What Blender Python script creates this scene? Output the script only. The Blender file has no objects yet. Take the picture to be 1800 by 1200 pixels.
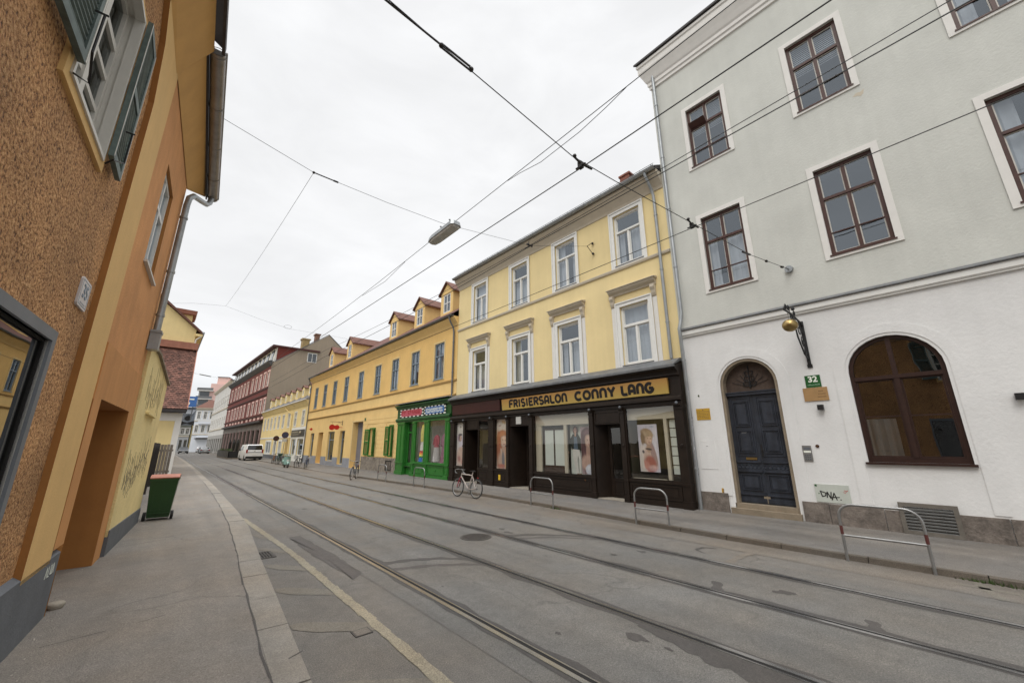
import bpy, math, random
from mathutils import Vector, Matrix
random.seed(7)
PI = math.pi
C = bpy.context.scene.collection

# ------------------------------------------------------------------ mesh builder
class MB:
    def __init__(s):
        s.v = []; s.f = []; s.m = []; s.uv = {}
    def face(s, pts, m=0, uv=None):
        i = len(s.v); s.v += [tuple(p) for p in pts]
        s.f.append(tuple(range(i, i + len(pts)))); s.m.append(m)
        return s
    def box(s, x0, x1, y0, y1, z0, z1, m=0):
        if x0 > x1: x0, x1 = x1, x0
        if y0 > y1: y0, y1 = y1, y0
        if z0 > z1: z0, z1 = z1, z0
        i = len(s.v)
        s.v += [(x0,y0,z0),(x1,y0,z0),(x1,y1,z0),(x0,y1,z0),(x0,y0,z1),(x1,y0,z1),(x1,y1,z1),(x0,y1,z1)]
        for q in ((0,3,2,1),(4,5,6,7),(0,1,5,4),(1,2,6,5),(2,3,7,6),(3,0,4,7)):
            s.f.append(tuple(i+k for k in q)); s.m.append(m)
        return s
    def hexa(s, p, m=0):            # eight corners: bottom loop then top loop
        i = len(s.v); s.v += [tuple(q) for q in p]
        for q in ((0,3,2,1),(4,5,6,7),(0,1,5,4),(1,2,6,5),(2,3,7,6),(3,0,4,7)):
            s.f.append(tuple(i+k for k in q)); s.m.append(m)
        return s
    def prism(s, poly, y0, y1, m=0, axis='y', mside=None):
        # poly in two axes, extruded along the third
        def P(a, b, c):
            return {'y': (a, c, b), 'x': (c, a, b), 'z': (a, b, c)}[axis]
        n = len(poly); i = len(s.v)
        s.v += [P(a, b, y0) for a, b in poly] + [P(a, b, y1) for a, b in poly]
        s.f.append(tuple(i+k for k in range(n))); s.m.append(m)
        s.f.append(tuple(i+n+k for k in reversed(range(n)))); s.m.append(m)
        for k in range(n):
            k2 = (k+1) % n
            s.f.append((i+k2, i+k, i+n+k, i+n+k2)); s.m.append(m if mside is None else mside)
        return s
    def tube(s, pts, r, seg=6, m=0, cap=True, closed=False):
        pts = [Vector(p) for p in pts]; n = len(pts)
        rs = r if isinstance(r, (list, tuple)) else [r]*n
        i0 = len(s.v); up = None
        for k in range(n):
            if closed: t = pts[(k+1) % n] - pts[k-1]
            else: t = pts[min(k+1, n-1)] - pts[max(k-1, 0)]
            if t.length < 1e-9: t = Vector((0,0,1))
            t.normalize()
            if up is None:
                up = Vector((0,0,1)) if abs(t.z) < .9 else Vector((1,0,0))
            a = up - t*up.dot(t)
            if a.length < 1e-6: a = t.orthogonal()
            a.normalize(); b = t.cross(a); up = a
            for j in range(seg):
                q = 2*PI*j/seg
                s.v.append(tuple(pts[k] + (a*math.cos(q) + b*math.sin(q))*rs[k]))
        for k in range(n if closed else n-1):
            k2 = (k+1) % n
            for j in range(seg):
                j2 = (j+1) % seg
                s.f.append((i0+k*seg+j, i0+k*seg+j2, i0+k2*seg+j2, i0+k2*seg+j)); s.m.append(m)
        if cap and not closed:
            s.f.append(tuple(i0+j for j in reversed(range(seg)))); s.m.append(m)
            s.f.append(tuple(i0+(n-1)*seg+j for j in range(seg))); s.m.append(m)
        return s
    def torus(s, c, ax, R, r, n=24, seg=6, m=0):
        ax = Vector(ax).normalized(); a = ax.orthogonal().normalized(); b = ax.cross(a); c = Vector(c)
        return s.tube([c + (a*math.cos(2*PI*k/n) + b*math.sin(2*PI*k/n))*R for k in range(n)], r, seg, m, closed=True)
    def lathe(s, prof, c=(0,0,0), seg=16, m=0, sy=1.0):
        i0 = len(s.v); n = len(prof)
        for r, z in prof:
            for j in range(seg):
                q = 2*PI*j/seg
                s.v.append((c[0]+r*math.cos(q), c[1]+r*math.sin(q)*sy, c[2]+z))
        for k in range(n-1):
            for j in range(seg):
                j2 = (j+1) % seg
                s.f.append((i0+k*seg+j, i0+k*seg+j2, i0+(k+1)*seg+j2, i0+(k+1)*seg+j)); s.m.append(m)
        s.f.append(tuple(i0+j for j in reversed(range(seg)))); s.m.append(m)
        s.f.append(tuple(i0+(n-1)*seg+j for j in range(seg))); s.m.append(m)
        return s
    def ball(s, c, r, m=0, seg=16, ring=10, sz=1.0):
        return s.lathe([(max(1e-4, r*math.sin(PI*k/ring)), -r*sz*math.cos(PI*k/ring)) for k in range(ring+1)], c, seg, m)
    def disc(s, c, r, n=20, m=0, h=.004):   # flat disc in the x-z plane facing +y
        return s.prism([(c[0]+r*math.cos(2*PI*k/n), c[2]+r*math.sin(2*PI*k/n)) for k in range(n)], c[1], c[1]+h, m)
    def ring2(s, outer, inner, y0, y1, m=0):  # extruded band between two matching open outlines in x-z
        n = len(outer)
        for k in range(n-1):
            o0, o1, i0, i1 = outer[k], outer[k+1], inner[k], inner[k+1]
            s.hexa([(o0[0],y0,o0[1]),(o1[0],y0,o1[1]),(i1[0],y0,i1[1]),(i0[0],y0,i0[1]),
                    (o0[0],y1,o0[1]),(o1[0],y1,o1[1]),(i1[0],y1,i1[1]),(i0[0],y1,i0[1])], m)
        return s
    def mesh(s, name, mats, smooth=False, weld=False, off=(0,0,0)):
        me = bpy.data.meshes.new(name)
        ox, oy, oz = off
        me.from_pydata([(x-ox, y-oy, z-oz) for x, y, z in s.v], [], s.f)
        for mt in (mats if isinstance(mats, (list, tuple)) else [mats]): me.materials.append(mt)
        me.polygons.foreach_set('material_index', s.m)
        if smooth: me.polygons.foreach_set('use_smooth', [True]*len(s.f))
        import bmesh
        bm = bmesh.new(); bm.from_mesh(me)
        if weld or smooth: bmesh.ops.remove_doubles(bm, verts=bm.verts, dist=1e-5)
        bmesh.ops.recalc_face_normals(bm, faces=bm.faces)
        bm.to_mesh(me); bm.free()
        if smooth:
            try: me.set_sharp_from_angle(angle=math.radians(50))
            except Exception: pass
        return me

def link(name, me, parent=None, loc=(0,0,0), rot=(0,0,0)):
    o = bpy.data.objects.new(name, me); C.objects.link(o)
    o.parent = parent; o.location = loc; o.rotation_euler = rot
    return o
def tag(o, label=None, cat=None, group=None, kind=None):
    if label: o['label'] = label
    if cat: o['category'] = cat
    if group: o['group'] = group
    if kind: o['kind'] = kind
    return o
class Thing:
    """an Empty at the base of a thing; parts are built in facade coordinates (along, outward, up)"""
    def __init__(s, name, label, cat, loc=(0,0,0), rz=0, x0=0, group=None, y0=0):
        s.o = link(name, None, None, loc, (0,0,rz)); tag(s.o, label, cat, group); s.x0 = x0; s.y0 = y0; s.z0 = loc[2]
        s.o.empty_display_size = .2
    def part(s, name, mb, mats, parent=None, smooth=False, label=None):
        pl = parent.location if parent else (0, 0, 0)
        me = mb.mesh(name, mats, smooth, off=(s.x0+pl[0], s.y0+pl[1], s.z0+pl[2]))
        o = link(name, me, parent or s.o)
        if label: o['label'] = label
        return o
    def inst(s, name, me, x, y, z, parent=None, rot=(0,0,0)):
        return link(name, me, parent or s.o, (x - s.x0, y - s.y0, z - s.z0), rot)
def solo(name, mb, mats, label, cat, group=None, smooth=False, loc=None):
    """a thing that is one mesh, its origin at its base"""
    if loc is None:
        xs = [v[0] for v in mb.v]; ys = [v[1] for v in mb.v]; zs = [v[2] for v in mb.v]
        loc = ((min(xs)+max(xs))/2, (min(ys)+max(ys))/2, min(zs))
    o = link(name, mb.mesh(name, mats, smooth, off=loc), None, loc)
    return tag(o, label, cat, group)
def struct(name, mb, mats, smooth=False):
    o = link(name, mb.mesh(name, mats, smooth)); o['kind'] = 'structure'; return o
def copy_tree(o, parent=None):
    c = o.copy(); C.objects.link(c)
    if parent: c.parent = parent
    for ch in list(o.children): copy_tree(ch, c)
    return c
RIGHT = PI/2          # local x -> +Y world, local y -> -X world (towards the street)

# ------------------------------------------------------------------ materials
def newmat(name):
    m = bpy.data.materials.new(name); m.use_nodes = True
    nt = m.node_tree; b = nt.nodes['Principled BSDF']
    return m, nt, b
def N(nt, t, **kw):
    n = nt.nodes.new(t)
    for k, v in kw.items():
        if k.startswith('_'): setattr(n, k[1:], v)
        else: n.inputs[k].default_value = v
    return n
def col(c): return (c[0], c[1], c[2], 1)
def mat(name, c, rough=.8, var=.12, scale=2.0, bump=0.0, bscale=60, metal=0.0, spec=.4, fine=.0, fscale=90, streak=0.0, world=True, island=0.0):
    m, nt, b = newmat(name); L = nt.links.new
    b.inputs['Roughness'].default_value = rough; b.inputs['Metallic'].default_value = metal
    b.inputs['Specular IOR Level'].default_value = spec
    g = N(nt, 'ShaderNodeNewGeometry'); pos = g.outputs['Position']
    if not world:
        pos = N(nt, 'ShaderNodeTexCoord').outputs['Object']
    cur = None
    if var > 0:
        n1 = N(nt, 'ShaderNodeTexNoise', Scale=scale, Detail=6, Roughness=.62); L(pos, n1.inputs['Vector'])
        r = N(nt, 'ShaderNodeMapRange'); r.inputs[1].default_value = .28; r.inputs[2].default_value = .72
        r.inputs[3].default_value = 1-var; r.inputs[4].default_value = 1+var*.8
        L(n1.outputs['Fac'], r.inputs[0]); cur = r.outputs[0]
    def mul(a, bb):
        if a is None: return bb
        q = N(nt, 'ShaderNodeMath', _operation='MULTIPLY'); L(a, q.inputs[0]); L(bb, q.inputs[1]); return q.outputs[0]
    if fine > 0:
        n2 = N(nt, 'ShaderNodeTexNoise', Scale=fscale, Detail=3, Roughness=.7); L(pos, n2.inputs['Vector'])
        r = N(nt, 'ShaderNodeMapRange'); r.inputs[1].default_value = .3; r.inputs[2].default_value = .7
        r.inputs[3].default_value = 1-fine; r.inputs[4].default_value = 1+fine
        L(n2.outputs['Fac'], r.inputs[0]); cur = mul(cur, r.outputs[0])
    if streak > 0:
        mp = N(nt, 'ShaderNodeMapping'); mp.inputs['Scale'].default_value = (5, 5, .35); L(pos, mp.inputs['Vector'])
        n3 = N(nt, 'ShaderNodeTexNoise', Scale=1.3, Detail=5, Roughness=.6); L(mp.outputs[0], n3.inputs['Vector'])
        r = N(nt, 'ShaderNodeMapRange'); r.inputs[1].default_value = .35; r.inputs[2].default_value = .75
        r.inputs[3].default_value = 1; r.inputs[4].default_value = 1-streak
        L(n3.outputs['Fac'], r.inputs[0]); cur = mul(cur, r.outputs[0])
    if island > 0:
        r = N(nt, 'ShaderNodeMapRange'); r.inputs[3].default_value = 1-island; r.inputs[4].default_value = 1+island
        L(g.outputs['Random Per Island'], r.inputs[0]); cur = mul(cur, r.outputs[0])
    if cur is None: b.inputs['Base Color'].default_value = col(c)
    else:
        q = N(nt, 'ShaderNodeVectorMath', _operation='SCALE'); q.inputs[0].default_value = c[:3]
        L(cur, q.inputs['Scale']); L(q.outputs[0], b.inputs['Base Color'])
    if bump > 0:
        n4 = N(nt, 'ShaderNodeTexNoise', Scale=bscale, Detail=4, Roughness=.6); L(pos, n4.inputs['Vector'])
        bp = N(nt, 'ShaderNodeBump', Strength=bump, Distance=.02); L(n4.outputs['Fac'], bp.inputs['Height'])
        L(bp.outputs[0], b.inputs['Normal'])
    return m
def glassmat(name, tint=(.9,.93,.92), base=.1, rough=.0, wob=.0, gcol=(1,1,1)):
    m = bpy.data.materials.new(name); m.use_nodes = True; nt = m.node_tree; nt.nodes.clear(); L = nt.links.new
    out = N(nt, 'ShaderNodeOutputMaterial'); mx = N(nt, 'ShaderNodeMixShader')
    lw = N(nt, 'ShaderNodeLayerWeight', Blend=.5); tr = N(nt, 'ShaderNodeBsdfTransparent'); gl = N(nt, 'ShaderNodeBsdfGlossy', Roughness=rough)
    tr.inputs[0].default_value = col(tint); gl.inputs[0].default_value = col(gcol)
    pw = N(nt, 'ShaderNodeMath', _operation='POWER'); pw.inputs[1].default_value = 4.2; L(lw.outputs['Facing'], pw.inputs[0])
    ad = N(nt, 'ShaderNodeMath', _operation='MULTIPLY_ADD', _use_clamp=True); ad.inputs[1].default_value = 1-base; ad.inputs[2].default_value = base; L(pw.outputs[0], ad.inputs[0])
    L(ad.outputs[0], mx.inputs[0]); L(tr.outputs[0], mx.inputs[1]); L(gl.outputs[0], mx.inputs[2]); L(mx.outputs[0], out.inputs[0])
    if wob > 0:
        g = N(nt, 'ShaderNodeNewGeometry')
        n = N(nt, 'ShaderNodeTexNoise', Scale=1.6, Detail=1); L(g.outputs['Position'], n.inputs['Vector'])
        bp = N(nt, 'ShaderNodeBump', Strength=wob, Distance=.05); L(n.outputs['Fac'], bp.inputs['Height'])
        L(bp.outputs[0], gl.inputs['Normal'])
    return m

# ------------------------------------------------------------------ facade pieces
def arcpts(a, b, spring, top, n=14):
    cx = (a+b)/2; rx = (b-a)/2; rz = top - spring
    return [(cx - rx*math.cos(PI*k/n), spring + rz*math.sin(PI*k/n)) for k in range(n+1)]
def wall(mb, x0, x1, z0, z1, holes=(), n=0.0, mw=0, mr=None, mi=None, y_back=None):
    """sheet at y=n with openings; holes: dict(a,b,c,d, spring, depth, room)"""
    mr = mw if mr is None else mr
    if x0 > x1: x0, x1 = x1, x0
    xs = sorted({x0, x1, *[h['a'] for h in holes], *[h['b'] for h in holes]})
    zs = sorted({z0, z1, *[h['c'] for h in holes], *[h['d'] for h in holes]})
    xs = [x for x in xs if x0-1e-9 <= x <= x1+1e-9]; zs = [z for z in zs if z0-1e-9 <= z <= z1+1e-9]
    for i in range(len(xs)-1):
        for j in range(len(zs)-1):
            xm = (xs[i]+xs[i+1])/2; zm = (zs[j]+zs[j+1])/2
            if any(h['a'] < xm < h['b'] and h['c'] < zm < h['d'] for h in holes): continue
            mb.face([(xs[i],n,zs[j]),(xs[i+1],n,zs[j]),(xs[i+1],n,zs[j+1]),(xs[i],n,zs[j+1])], mw)
    for h in holes:
        a, b, c, d = h['a'], h['b'], h['c'], h['d']; dp = h.get('depth', .15); sp = h.get('spring')
        if sp is None: out = [(a,c),(a,d),(b,d),(b,c)]
        else:
            arc = arcpts(a, b, sp, d); out = [(a,c)] + arc + [(b,c)]
            half = len(arc)//2
            for k in range(half):
                mb.face([(a,n,d),(arc[k][0],n,arc[k][1]),(arc[k+1][0],n,arc[k+1][1])], mw)
                q = len(arc)-1-k
                mb.face([(b,n,d),(arc[q][0],n,arc[q][1]),(arc[q-1][0],n,arc[q-1][1])], mw)
        for k in range(len(out)):
            p, q = out[k], out[(k+1) % len(out)]
            if k == len(out)-1 and h.get('nosill'): continue
            mb.face([(p[0],n,p[1]),(q[0],n,q[1]),(q[0],n-dp,q[1]),(p[0],n-dp,p[1])], mr)
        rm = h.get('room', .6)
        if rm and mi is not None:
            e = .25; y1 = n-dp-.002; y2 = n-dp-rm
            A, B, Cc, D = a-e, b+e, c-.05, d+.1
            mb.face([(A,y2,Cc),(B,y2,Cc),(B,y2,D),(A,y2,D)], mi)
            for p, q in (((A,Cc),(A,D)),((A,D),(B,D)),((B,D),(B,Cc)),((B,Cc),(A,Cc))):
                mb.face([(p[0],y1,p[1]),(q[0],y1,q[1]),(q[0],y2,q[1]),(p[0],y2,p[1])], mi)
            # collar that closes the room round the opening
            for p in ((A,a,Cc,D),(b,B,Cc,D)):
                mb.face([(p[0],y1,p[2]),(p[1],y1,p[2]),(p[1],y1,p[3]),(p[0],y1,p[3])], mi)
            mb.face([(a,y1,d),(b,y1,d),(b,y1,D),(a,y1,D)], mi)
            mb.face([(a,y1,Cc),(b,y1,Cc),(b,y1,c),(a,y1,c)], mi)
    return mb
def framerect(mb, x0, x1, z0, z1, t, y0, y1, m=0, tb=None, tt=None):
    tb = t if tb is None else tb; tt = t if tt is None else tt
    mb.box(x0, x0+t, y0, y1, z0, z1, m); mb.box(x1-t, x1, y0, y1, z0, z1, m)
    mb.box(x0+t, x1-t, y0, y1, z0, z0+tb, m); mb.box(x0+t, x1-t, y0, y1, z1-tt, z1, m)
    return mb
_cache = {}
def window_set(T, x, z, w, h, style, depth=.12, seed=0):
    """a window part with its pane, trim, sill and curtain, hung at (x, z) = middle of its sill"""
    st = STYLES[style]; key = (style, round(w,3), round(h,3), round(depth,3))
    if key not in _cache:
        d = {}
        y1 = -depth + .07; y0 = -depth
        fr = MB(); t = st['t']; framerect(fr, -w/2, w/2, 0, h, t, y0, y1)
        tz = h*st['transom'] if st.get('transom') else None
        if tz: fr.box(-w/2+t, w/2-t, y0, y1+.012, tz-t*.45, tz+t*.45)
        mu = st.get('mull', 'full')
        if mu == 'full':
            segs = [(t, tz-t*.45), (tz+t*.45, h-t)] if tz else [(t, h-t)]
        elif mu == 'low': segs = [(t, tz-t*.45)]
        else: segs = []
        for a, b in segs: fr.box(-t*.45, t*.45, y0, y1-.004, a, b)
        if st.get('bar') and tz:
            for a in (-1, 1):
                zb = t + (tz-t)*st['bar']
                fr.box(min(a*t*.45, a*(w/2-t)), max(a*t*.45, a*(w/2-t)), y0+.01, y1-.02, zb-.012, zb+.012)
        # inner casements: a second slimmer frame line
        il = st.get('inner')
        if il:
            cells = []
            xs = [(-w/2+t, -t*.45), (t*.45, w/2-t)]
            for a, b in segs: cells += [(p, q, a, b) for p, q in xs]
            if mu == 'low': cells.append((-w/2+t, w/2-t, tz+t*.45, h-t))
            if mu == 'none': cells.append((-w/2+t, w/2-t, t, h-t))
            for p, q, a, b in cells: framerect(fr, p+.002, q-.002, a+.002, b-.002, il, y0-.012, y0+.03, 1)
        d['frame'] = fr.mesh('window', [st['mat'], st.get('mat2', st['mat'])])
        g = MB(); rp = random.Random(int(w*1000+h*77))
        zsp = [(t*.5, tz), (tz, h-t*.5)] if tz else [(t*.5, h-t*.5)]; xsp = [(-w/2+t*.5, 0), (0, w/2-t*.5)]
        for za, zb in zsp:
            for xa, xb in (xsp if not (mu == 'low' and za > t) else [(-w/2+t*.5, w/2-t*.5)]):   # each light leans a little, as old glazing does
                a_, b_ = rp.uniform(-.006,.006), rp.uniform(-.006,.006); yy = y0+.015
                g.face([(xa,yy+a_+b_,za),(xa,yy+a_-b_,zb),(xb,yy-a_-b_,zb),(xb,yy-a_+b_,za)])
        d['pane'] = g.mesh('pane', st['glass'])
        if st.get('trim'):
            a = st['trim']; p = st.get('trimp', .03); q = MB()
            framerect(q, -w/2-a, w/2+a, -st.get('trimb', a*.8), h+a, a, -.01, p, 0, tb=st.get('trimb', a*.8))
            if st.get('lip'): framerect(q, -w/2-a-.03, w/2+a+.03, -st.get('trimb', a*.8)-.002, h+a+.03, .045, p+.002, p+.03, 0, tb=.001)
            d['trim'] = q.mesh('trim', st['trimmat'])
        if st.get('sill'):
            q = MB(); q.box(-w/2-.03, w/2+.03, -depth+.072, .05, -.035, .0); d['sill'] = q.mesh('sill', st['sillmat'])
        _cache[key] = d
    d = _cache[key]
    f = T.inst('window', d['frame'], x, 0, z)
    for nm in ('pane', 'trim', 'sill'):
        if nm in d: link(nm, d[nm], f)
    cu = st.get('curtain')
    if cu:
        rnd = random.Random(seed*13+5); kind = cu if isinstance(cu, str) else cu[seed % len(cu)]
        ck = key + (kind,)
        if kind != 'none':
            if ck not in _cache:
                q = MB(); y = -depth-.14
                def drape(a, b, z0, z1):
                    k = max(6, int((b-a)/.05)); ps = [(a+(b-a)*i/k, y + .022*math.sin(i*1.9) + .01*math.sin(i*.7)) for i in range(k+1)]
                    for (xa, ya), (xb, yb) in zip(ps, ps[1:]): q.face([(xa,ya,z0),(xb,yb,z0),(xb,yb,z1),(xa,ya,z1)])
                if kind == 'full': drape(-w/2, w/2, 0, h)
                elif kind == 'low': drape(-w/2, w/2, 0, h*.62)
                elif kind == 'sides': drape(-w/2, -w*.18, 0, h); drape(w*.18, w/2, 0, h)
                elif kind == 'left': drape(-w/2, -w*.02, 0, h*.7); drape(w*.25, w/2, 0, h*.7)
                elif kind == 'blind':
                    for i in range(int(h*.45/.06)): q.face([(-w/2, y, h-.06*i), (w/2, y, h-.06*i), (w/2, y+.03, h-.06*i-.05), (-w/2, y+.03, h-.06*i-.05)])
                _cache[ck] = q.mesh('curtain', st['curmat'], smooth=kind != 'blind')
            link('curtain', _cache[ck], f)
    return f
def hole(x, z, w, h, depth=.12, room=.6, spring=None):
    return dict(a=x-w/2, b=x+w/2, c=z, d=z+h, depth=depth, room=room, spring=spring)
def run(mb, x0, x1, prof, m=0, mitre0=False, mitre1=False, axis=None):
    """extrude an (outward, up) profile along the facade; a mitred end returns round the corner"""
    n = len(prof); i = len(mb.v)
    mb.v += [(x0 - (p[0] if mitre0 else 0), p[0], p[1]) for p in prof]
    mb.v += [(x1 + (p[0] if mitre1 else 0), p[0], p[1]) for p in prof]
    for k in range(n-1):
        mb.f.append((i+k, i+k+1, i+n+k+1, i+n+k)); mb.m.append(m)
    mb.f.append(tuple(i+k for k in range(n))); mb.m.append(m)
    mb.f.append(tuple(i+n+k for k in reversed(range(n)))); mb.m.append(m)
    return mb
def pipe(mb, pts, r=.055, m=0, clips=(), seg=10):
    mb.tube(pts, r, seg, m)
    for p, h in clips: mb.tube([(p[0],p[1],p[2]-h/2),(p[0],p[1],p[2]+h/2)], r+.012, seg, m)
    return mb
_fc = {}
def text_mesh(body, size, m, extrude=.003, align='CENTER', bold=0.0):
    cu = bpy.data.curves.new('lettering', 'FONT'); cu.body = body; cu.size = size; cu.extrude = extrude; cu.offset = bold
    cu.align_x = align; cu.align_y = 'CENTER'; cu.resolution_u = 3
    o = bpy.data.objects.new('lettering', cu); C.objects.link(o)
    dg = bpy.context.evaluated_depsgraph_get(); dg.update()
    me = bpy.data.meshes.new_from_object(o.evaluated_get(dg), depsgraph=dg)
    bpy.data.objects.remove(o)
    me.transform(Matrix(((-1,0,0,0),(0,0,1,0),(0,1,0,0),(0,0,0,1))))
    me.materials.clear(); me.materials.append(m); me.name = 'lettering'
    return me
def stroke(mb, pts, w, y0, y1, m=0, k=[0]):
    """a flat marker stroke in the x-z plane, seen from +y"""
    for (a, b) in zip(pts, pts[1:]):
        d = Vector((b[0]-a[0], b[1]-a[1])); 
        if d.length < 1e-6: continue
        d.normalize(); nrm = Vector((-d.y, d.x))*w/2; e = d*w*.18; k[0] += 1; yy = y1 + (k[0] % 7)*.00025
        mb.prism([(a[0]+nrm.x-e.x, a[1]+nrm.y-e.y), (b[0]+nrm.x+e.x, b[1]+nrm.y+e.y), (b[0]-nrm.x+e.x, b[1]-nrm.y+e.y), (a[0]-nrm.x-e.x, a[1]-nrm.y-e.y)], y0, yy, m)
    return mb
# ------------------------------------------------------------------ materials of the place
M = {}
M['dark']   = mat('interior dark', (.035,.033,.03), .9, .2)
M['zinc']   = mat('zinc', (.36,.38,.39), .45, .18, 3, metal=.55, streak=.25)
M['zincdk'] = mat('weathered zinc', (.17,.175,.18), .5, .2, 3, metal=.4, streak=.2)
M['iron']   = mat('wrought iron', (.012,.012,.013), .5, .1)
M['blackp'] = mat('black plastic', (.015,.015,.016), .45, .1)
M['rubber'] = mat('tyre rubber', (.018,.018,.018), .8, .1)
M['steel']  = mat('galvanised steel', (.27,.27,.265), .42, .15, 8, metal=.65)
M['chrome'] = mat('chrome', (.6,.6,.6), .22, .05, metal=1)
M['white']  = mat('white paint', (.74,.74,.71), .5, .05, 6)
M['whitew'] = mat('whitewash', (.72,.72,.71), .9, .07, 1.0, bump=.25, bscale=14, fine=.025, fscale=40, streak=.04)
M['sage']   = mat('grey green render', (.565,.572,.53), .92, .09, .8, bump=.3, bscale=18, fine=.03, fscale=120, streak=.05)
M['trimw']  = mat('plaster trim', (.70,.685,.65), .9, .05, 4)
M['brownf'] = mat('brown window paint', (.066,.027,.020), .42, .3, 9)
M['brownd'] = mat('dark brown window paint', (.034,.016,.012), .42, .3, 9)
M['yellow'] = mat('pale yellow render', (.76,.62,.33), .92, .085, .6, bump=.2, bscale=30, fine=.03, streak=.045)
M['beige']  = mat('beige plaster', (.55,.49,.39), .9, .06, 3, streak=.05)
M['gold']   = mat('golden render', (.72,.475,.175), .92, .09, .9, bump=.25, bscale=26, fine=.05, fscale=70, streak=.04)
M['gold2']  = mat('golden render smooth', (.76,.535,.225), .92, .08, 1.1, bump=.15, bscale=30, streak=.04)
M['goldtr'] = mat('golden trim', (.66,.50,.24), .9, .08, 4)
M['cream']  = mat('cream render', (.77,.62,.31), .92, .07, 1.0, streak=.05)
M['bluegr'] = mat('blue grey window paint', (.20,.25,.30), .45, .15, 8)
M['orange'] = mat('orange render', (.62,.30,.115), .93, .2, 1.0, bump=.35, bscale=30, fine=.07, fscale=60, streak=.1)
M['eave']   = mat('orange eave plaster', (.62,.36,.125), .9, .09, 2.0, streak=.05)
M['tan']    = mat('tan plaster', (.70,.455,.185), .9, .07, 2.0, bump=.2, bscale=40, fine=.03, streak=.06)
M['brownj'] = mat('ochre brown reveal', (.36,.155,.040), .8, .14, 1.2, bump=.15, bscale=12, streak=.1)
M['greypl'] = mat('grey plinth paint', (.125,.135,.15), .85, .16, 3, bump=.2, bscale=30, fine=.06)
M['ledge']  = mat('dusty concrete', (.30,.27,.22), .95, .2, 6, bump=.4, bscale=40)
M['yroughw']= mat('yellow garden wall render', (.78,.635,.31), .95, .10, 1.6, bump=.7, bscale=22, fine=.09, fscale=45)
M['copper'] = mat('weathered metal gutter', (.30,.285,.27), .42, .2, 5, metal=.6)
M['shutg']  = mat('blue green shutter', (.115,.155,.145), .6, .3, 9, streak=.3)
M['offw']   = mat('off white window paint', (.60,.58,.53), .5, .07, 5)
M['wood']   = mat('weathered wood', (.19,.16,.13), .85, .3, 3, bump=.3, bscale=30, streak=.35, island=.2)
M['bing']   = mat('green bin plastic', (.017,.055,.014), .42, .12, 4)
M['binr']   = mat('orange red bin lid', (.40,.145,.09), .5, .25, 6)
M['tile']   = mat('clay roof tile', (.125,.058,.042), .85, .25, 3, island=.5, bump=.2)
M['tiler']  = mat('red ridge tile', (.31,.135,.09), .8, .2, 4)
M['roofdk'] = mat('dark roofing', (.055,.05,.05), .7, .2, 3)
M['brick']  = mat('chimney brick', (.25,.10,.07), .9, .3, 8)
M['maroon'] = mat('maroon render', (.14,.030,.023), .85, .15, .8)
M['taupe']  = mat('taupe fire wall', (.30,.25,.19), .95, .08, .3, streak=.1)
M['pale']   = mat('pale grey render', (.56,.55,.52), .9, .1, .4)
M['bluew']  = mat('blue white render', (.66,.69,.74), .9, .05, .4)
M['pinkw']  = mat('pink render', (.70,.48,.43), .9, .04, .3)
M['modern'] = mat('grey concrete', (.36,.37,.38), .8, .1, .5)
M['shopbr'] = mat('dark brown shopfront wood', (.017,.0105,.007), .45, .3, 5, streak=.2, spec=.3)
M['shopmr'] = mat('maroon fascia', (.045,.012,.011), .42, .2, 3)
M['shopgr'] = mat('green shopfront wood', (.026,.165,.024), .38, .2, 4, streak=.15)
M['shopgd'] = mat('dark green moulding', (.012,.075,.014), .45, .2, 4)
M['signbl'] = mat('blue sign', (.045,.135,.36), .5, .1, 8)
M['signpk'] = mat('pink sign', (.46,.085,.12), .5, .15, 8)
M['red']    = mat('red enamel', (.48,.02,.015), .4, .1)
M['brass']  = mat('tarnished brass', (.34,.245,.105), .36, .3, 3, metal=1.0)
M['doorb']  = mat('blue black door paint', (.034,.040,.054), .45, .4, 4, streak=.45, bump=.1, bscale=40)
M['stonebr']= mat('brown sandstone', (.24,.195,.14), .9, .25, 3, bump=.4, bscale=30, fine=.1)
M['plinth'] = mat('stone plinth', (.17,.145,.125), .9, .5, 5, bump=.8, bscale=12, fine=.18, fscale=30)
M['rubble'] = mat('rubble stone', (.22,.19,.155), .95, .45, 5, bump=.8, bscale=10, fine=.25, fscale=14)
M['sgreen'] = mat('green enamel', (.018,.095,.026), .35, .08)
M['cork']   = mat('tan board', (.36,.215,.09), .6, .1, 8)
M['ochre']  = mat('ochre notice', (.50,.30,.035), .5, .12, 9)
M['text']   = mat('black lettering', (.012,.01,.01), .5, 0)
M['textw']  = mat('white lettering', (.75,.78,.70), .5, 0)
M['textg']  = mat('pale green lettering', (.22,.34,.24), .5, 0)
M['textb']  = mat('brown lettering', (.20,.12,.05), .6, 0)
M['spray']  = mat('graffiti spray', (.20,.17,.13), .8, .3, 6)
M['skin']   = mat('printed skin', (.48,.29,.22), .6, .08, 9)
M['hairbr'] = mat('printed brown hair', (.095,.04,.04), .6, .2, 12)
M['hairbl'] = mat('printed blond hair', (.28,.18,.10), .6, .25, 14)
M['hairrd'] = mat('printed red hair', (.36,.10,.045), .6, .25, 12)
M['posterw']= mat('poster paper', (.60,.56,.55), .55, .08, 3)
M['posterp']= mat('lilac poster paper', (.50,.47,.55), .55, .1, 3)
M['posterr']= mat('poster red', (.33,.085,.065), .55, .2, 8)
M['posterm']= mat('poster mauve', (.30,.20,.22), .55, .2, 8)
M['postero']= mat('poster peach', (.55,.36,.25), .55, .2, 8)
M['curt']   = mat('white curtain', (.62,.62,.61), .9, .06, 6)
M['shopint']= mat('shop interior wall', (.52,.47,.38), .9, .06, 2)
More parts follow.
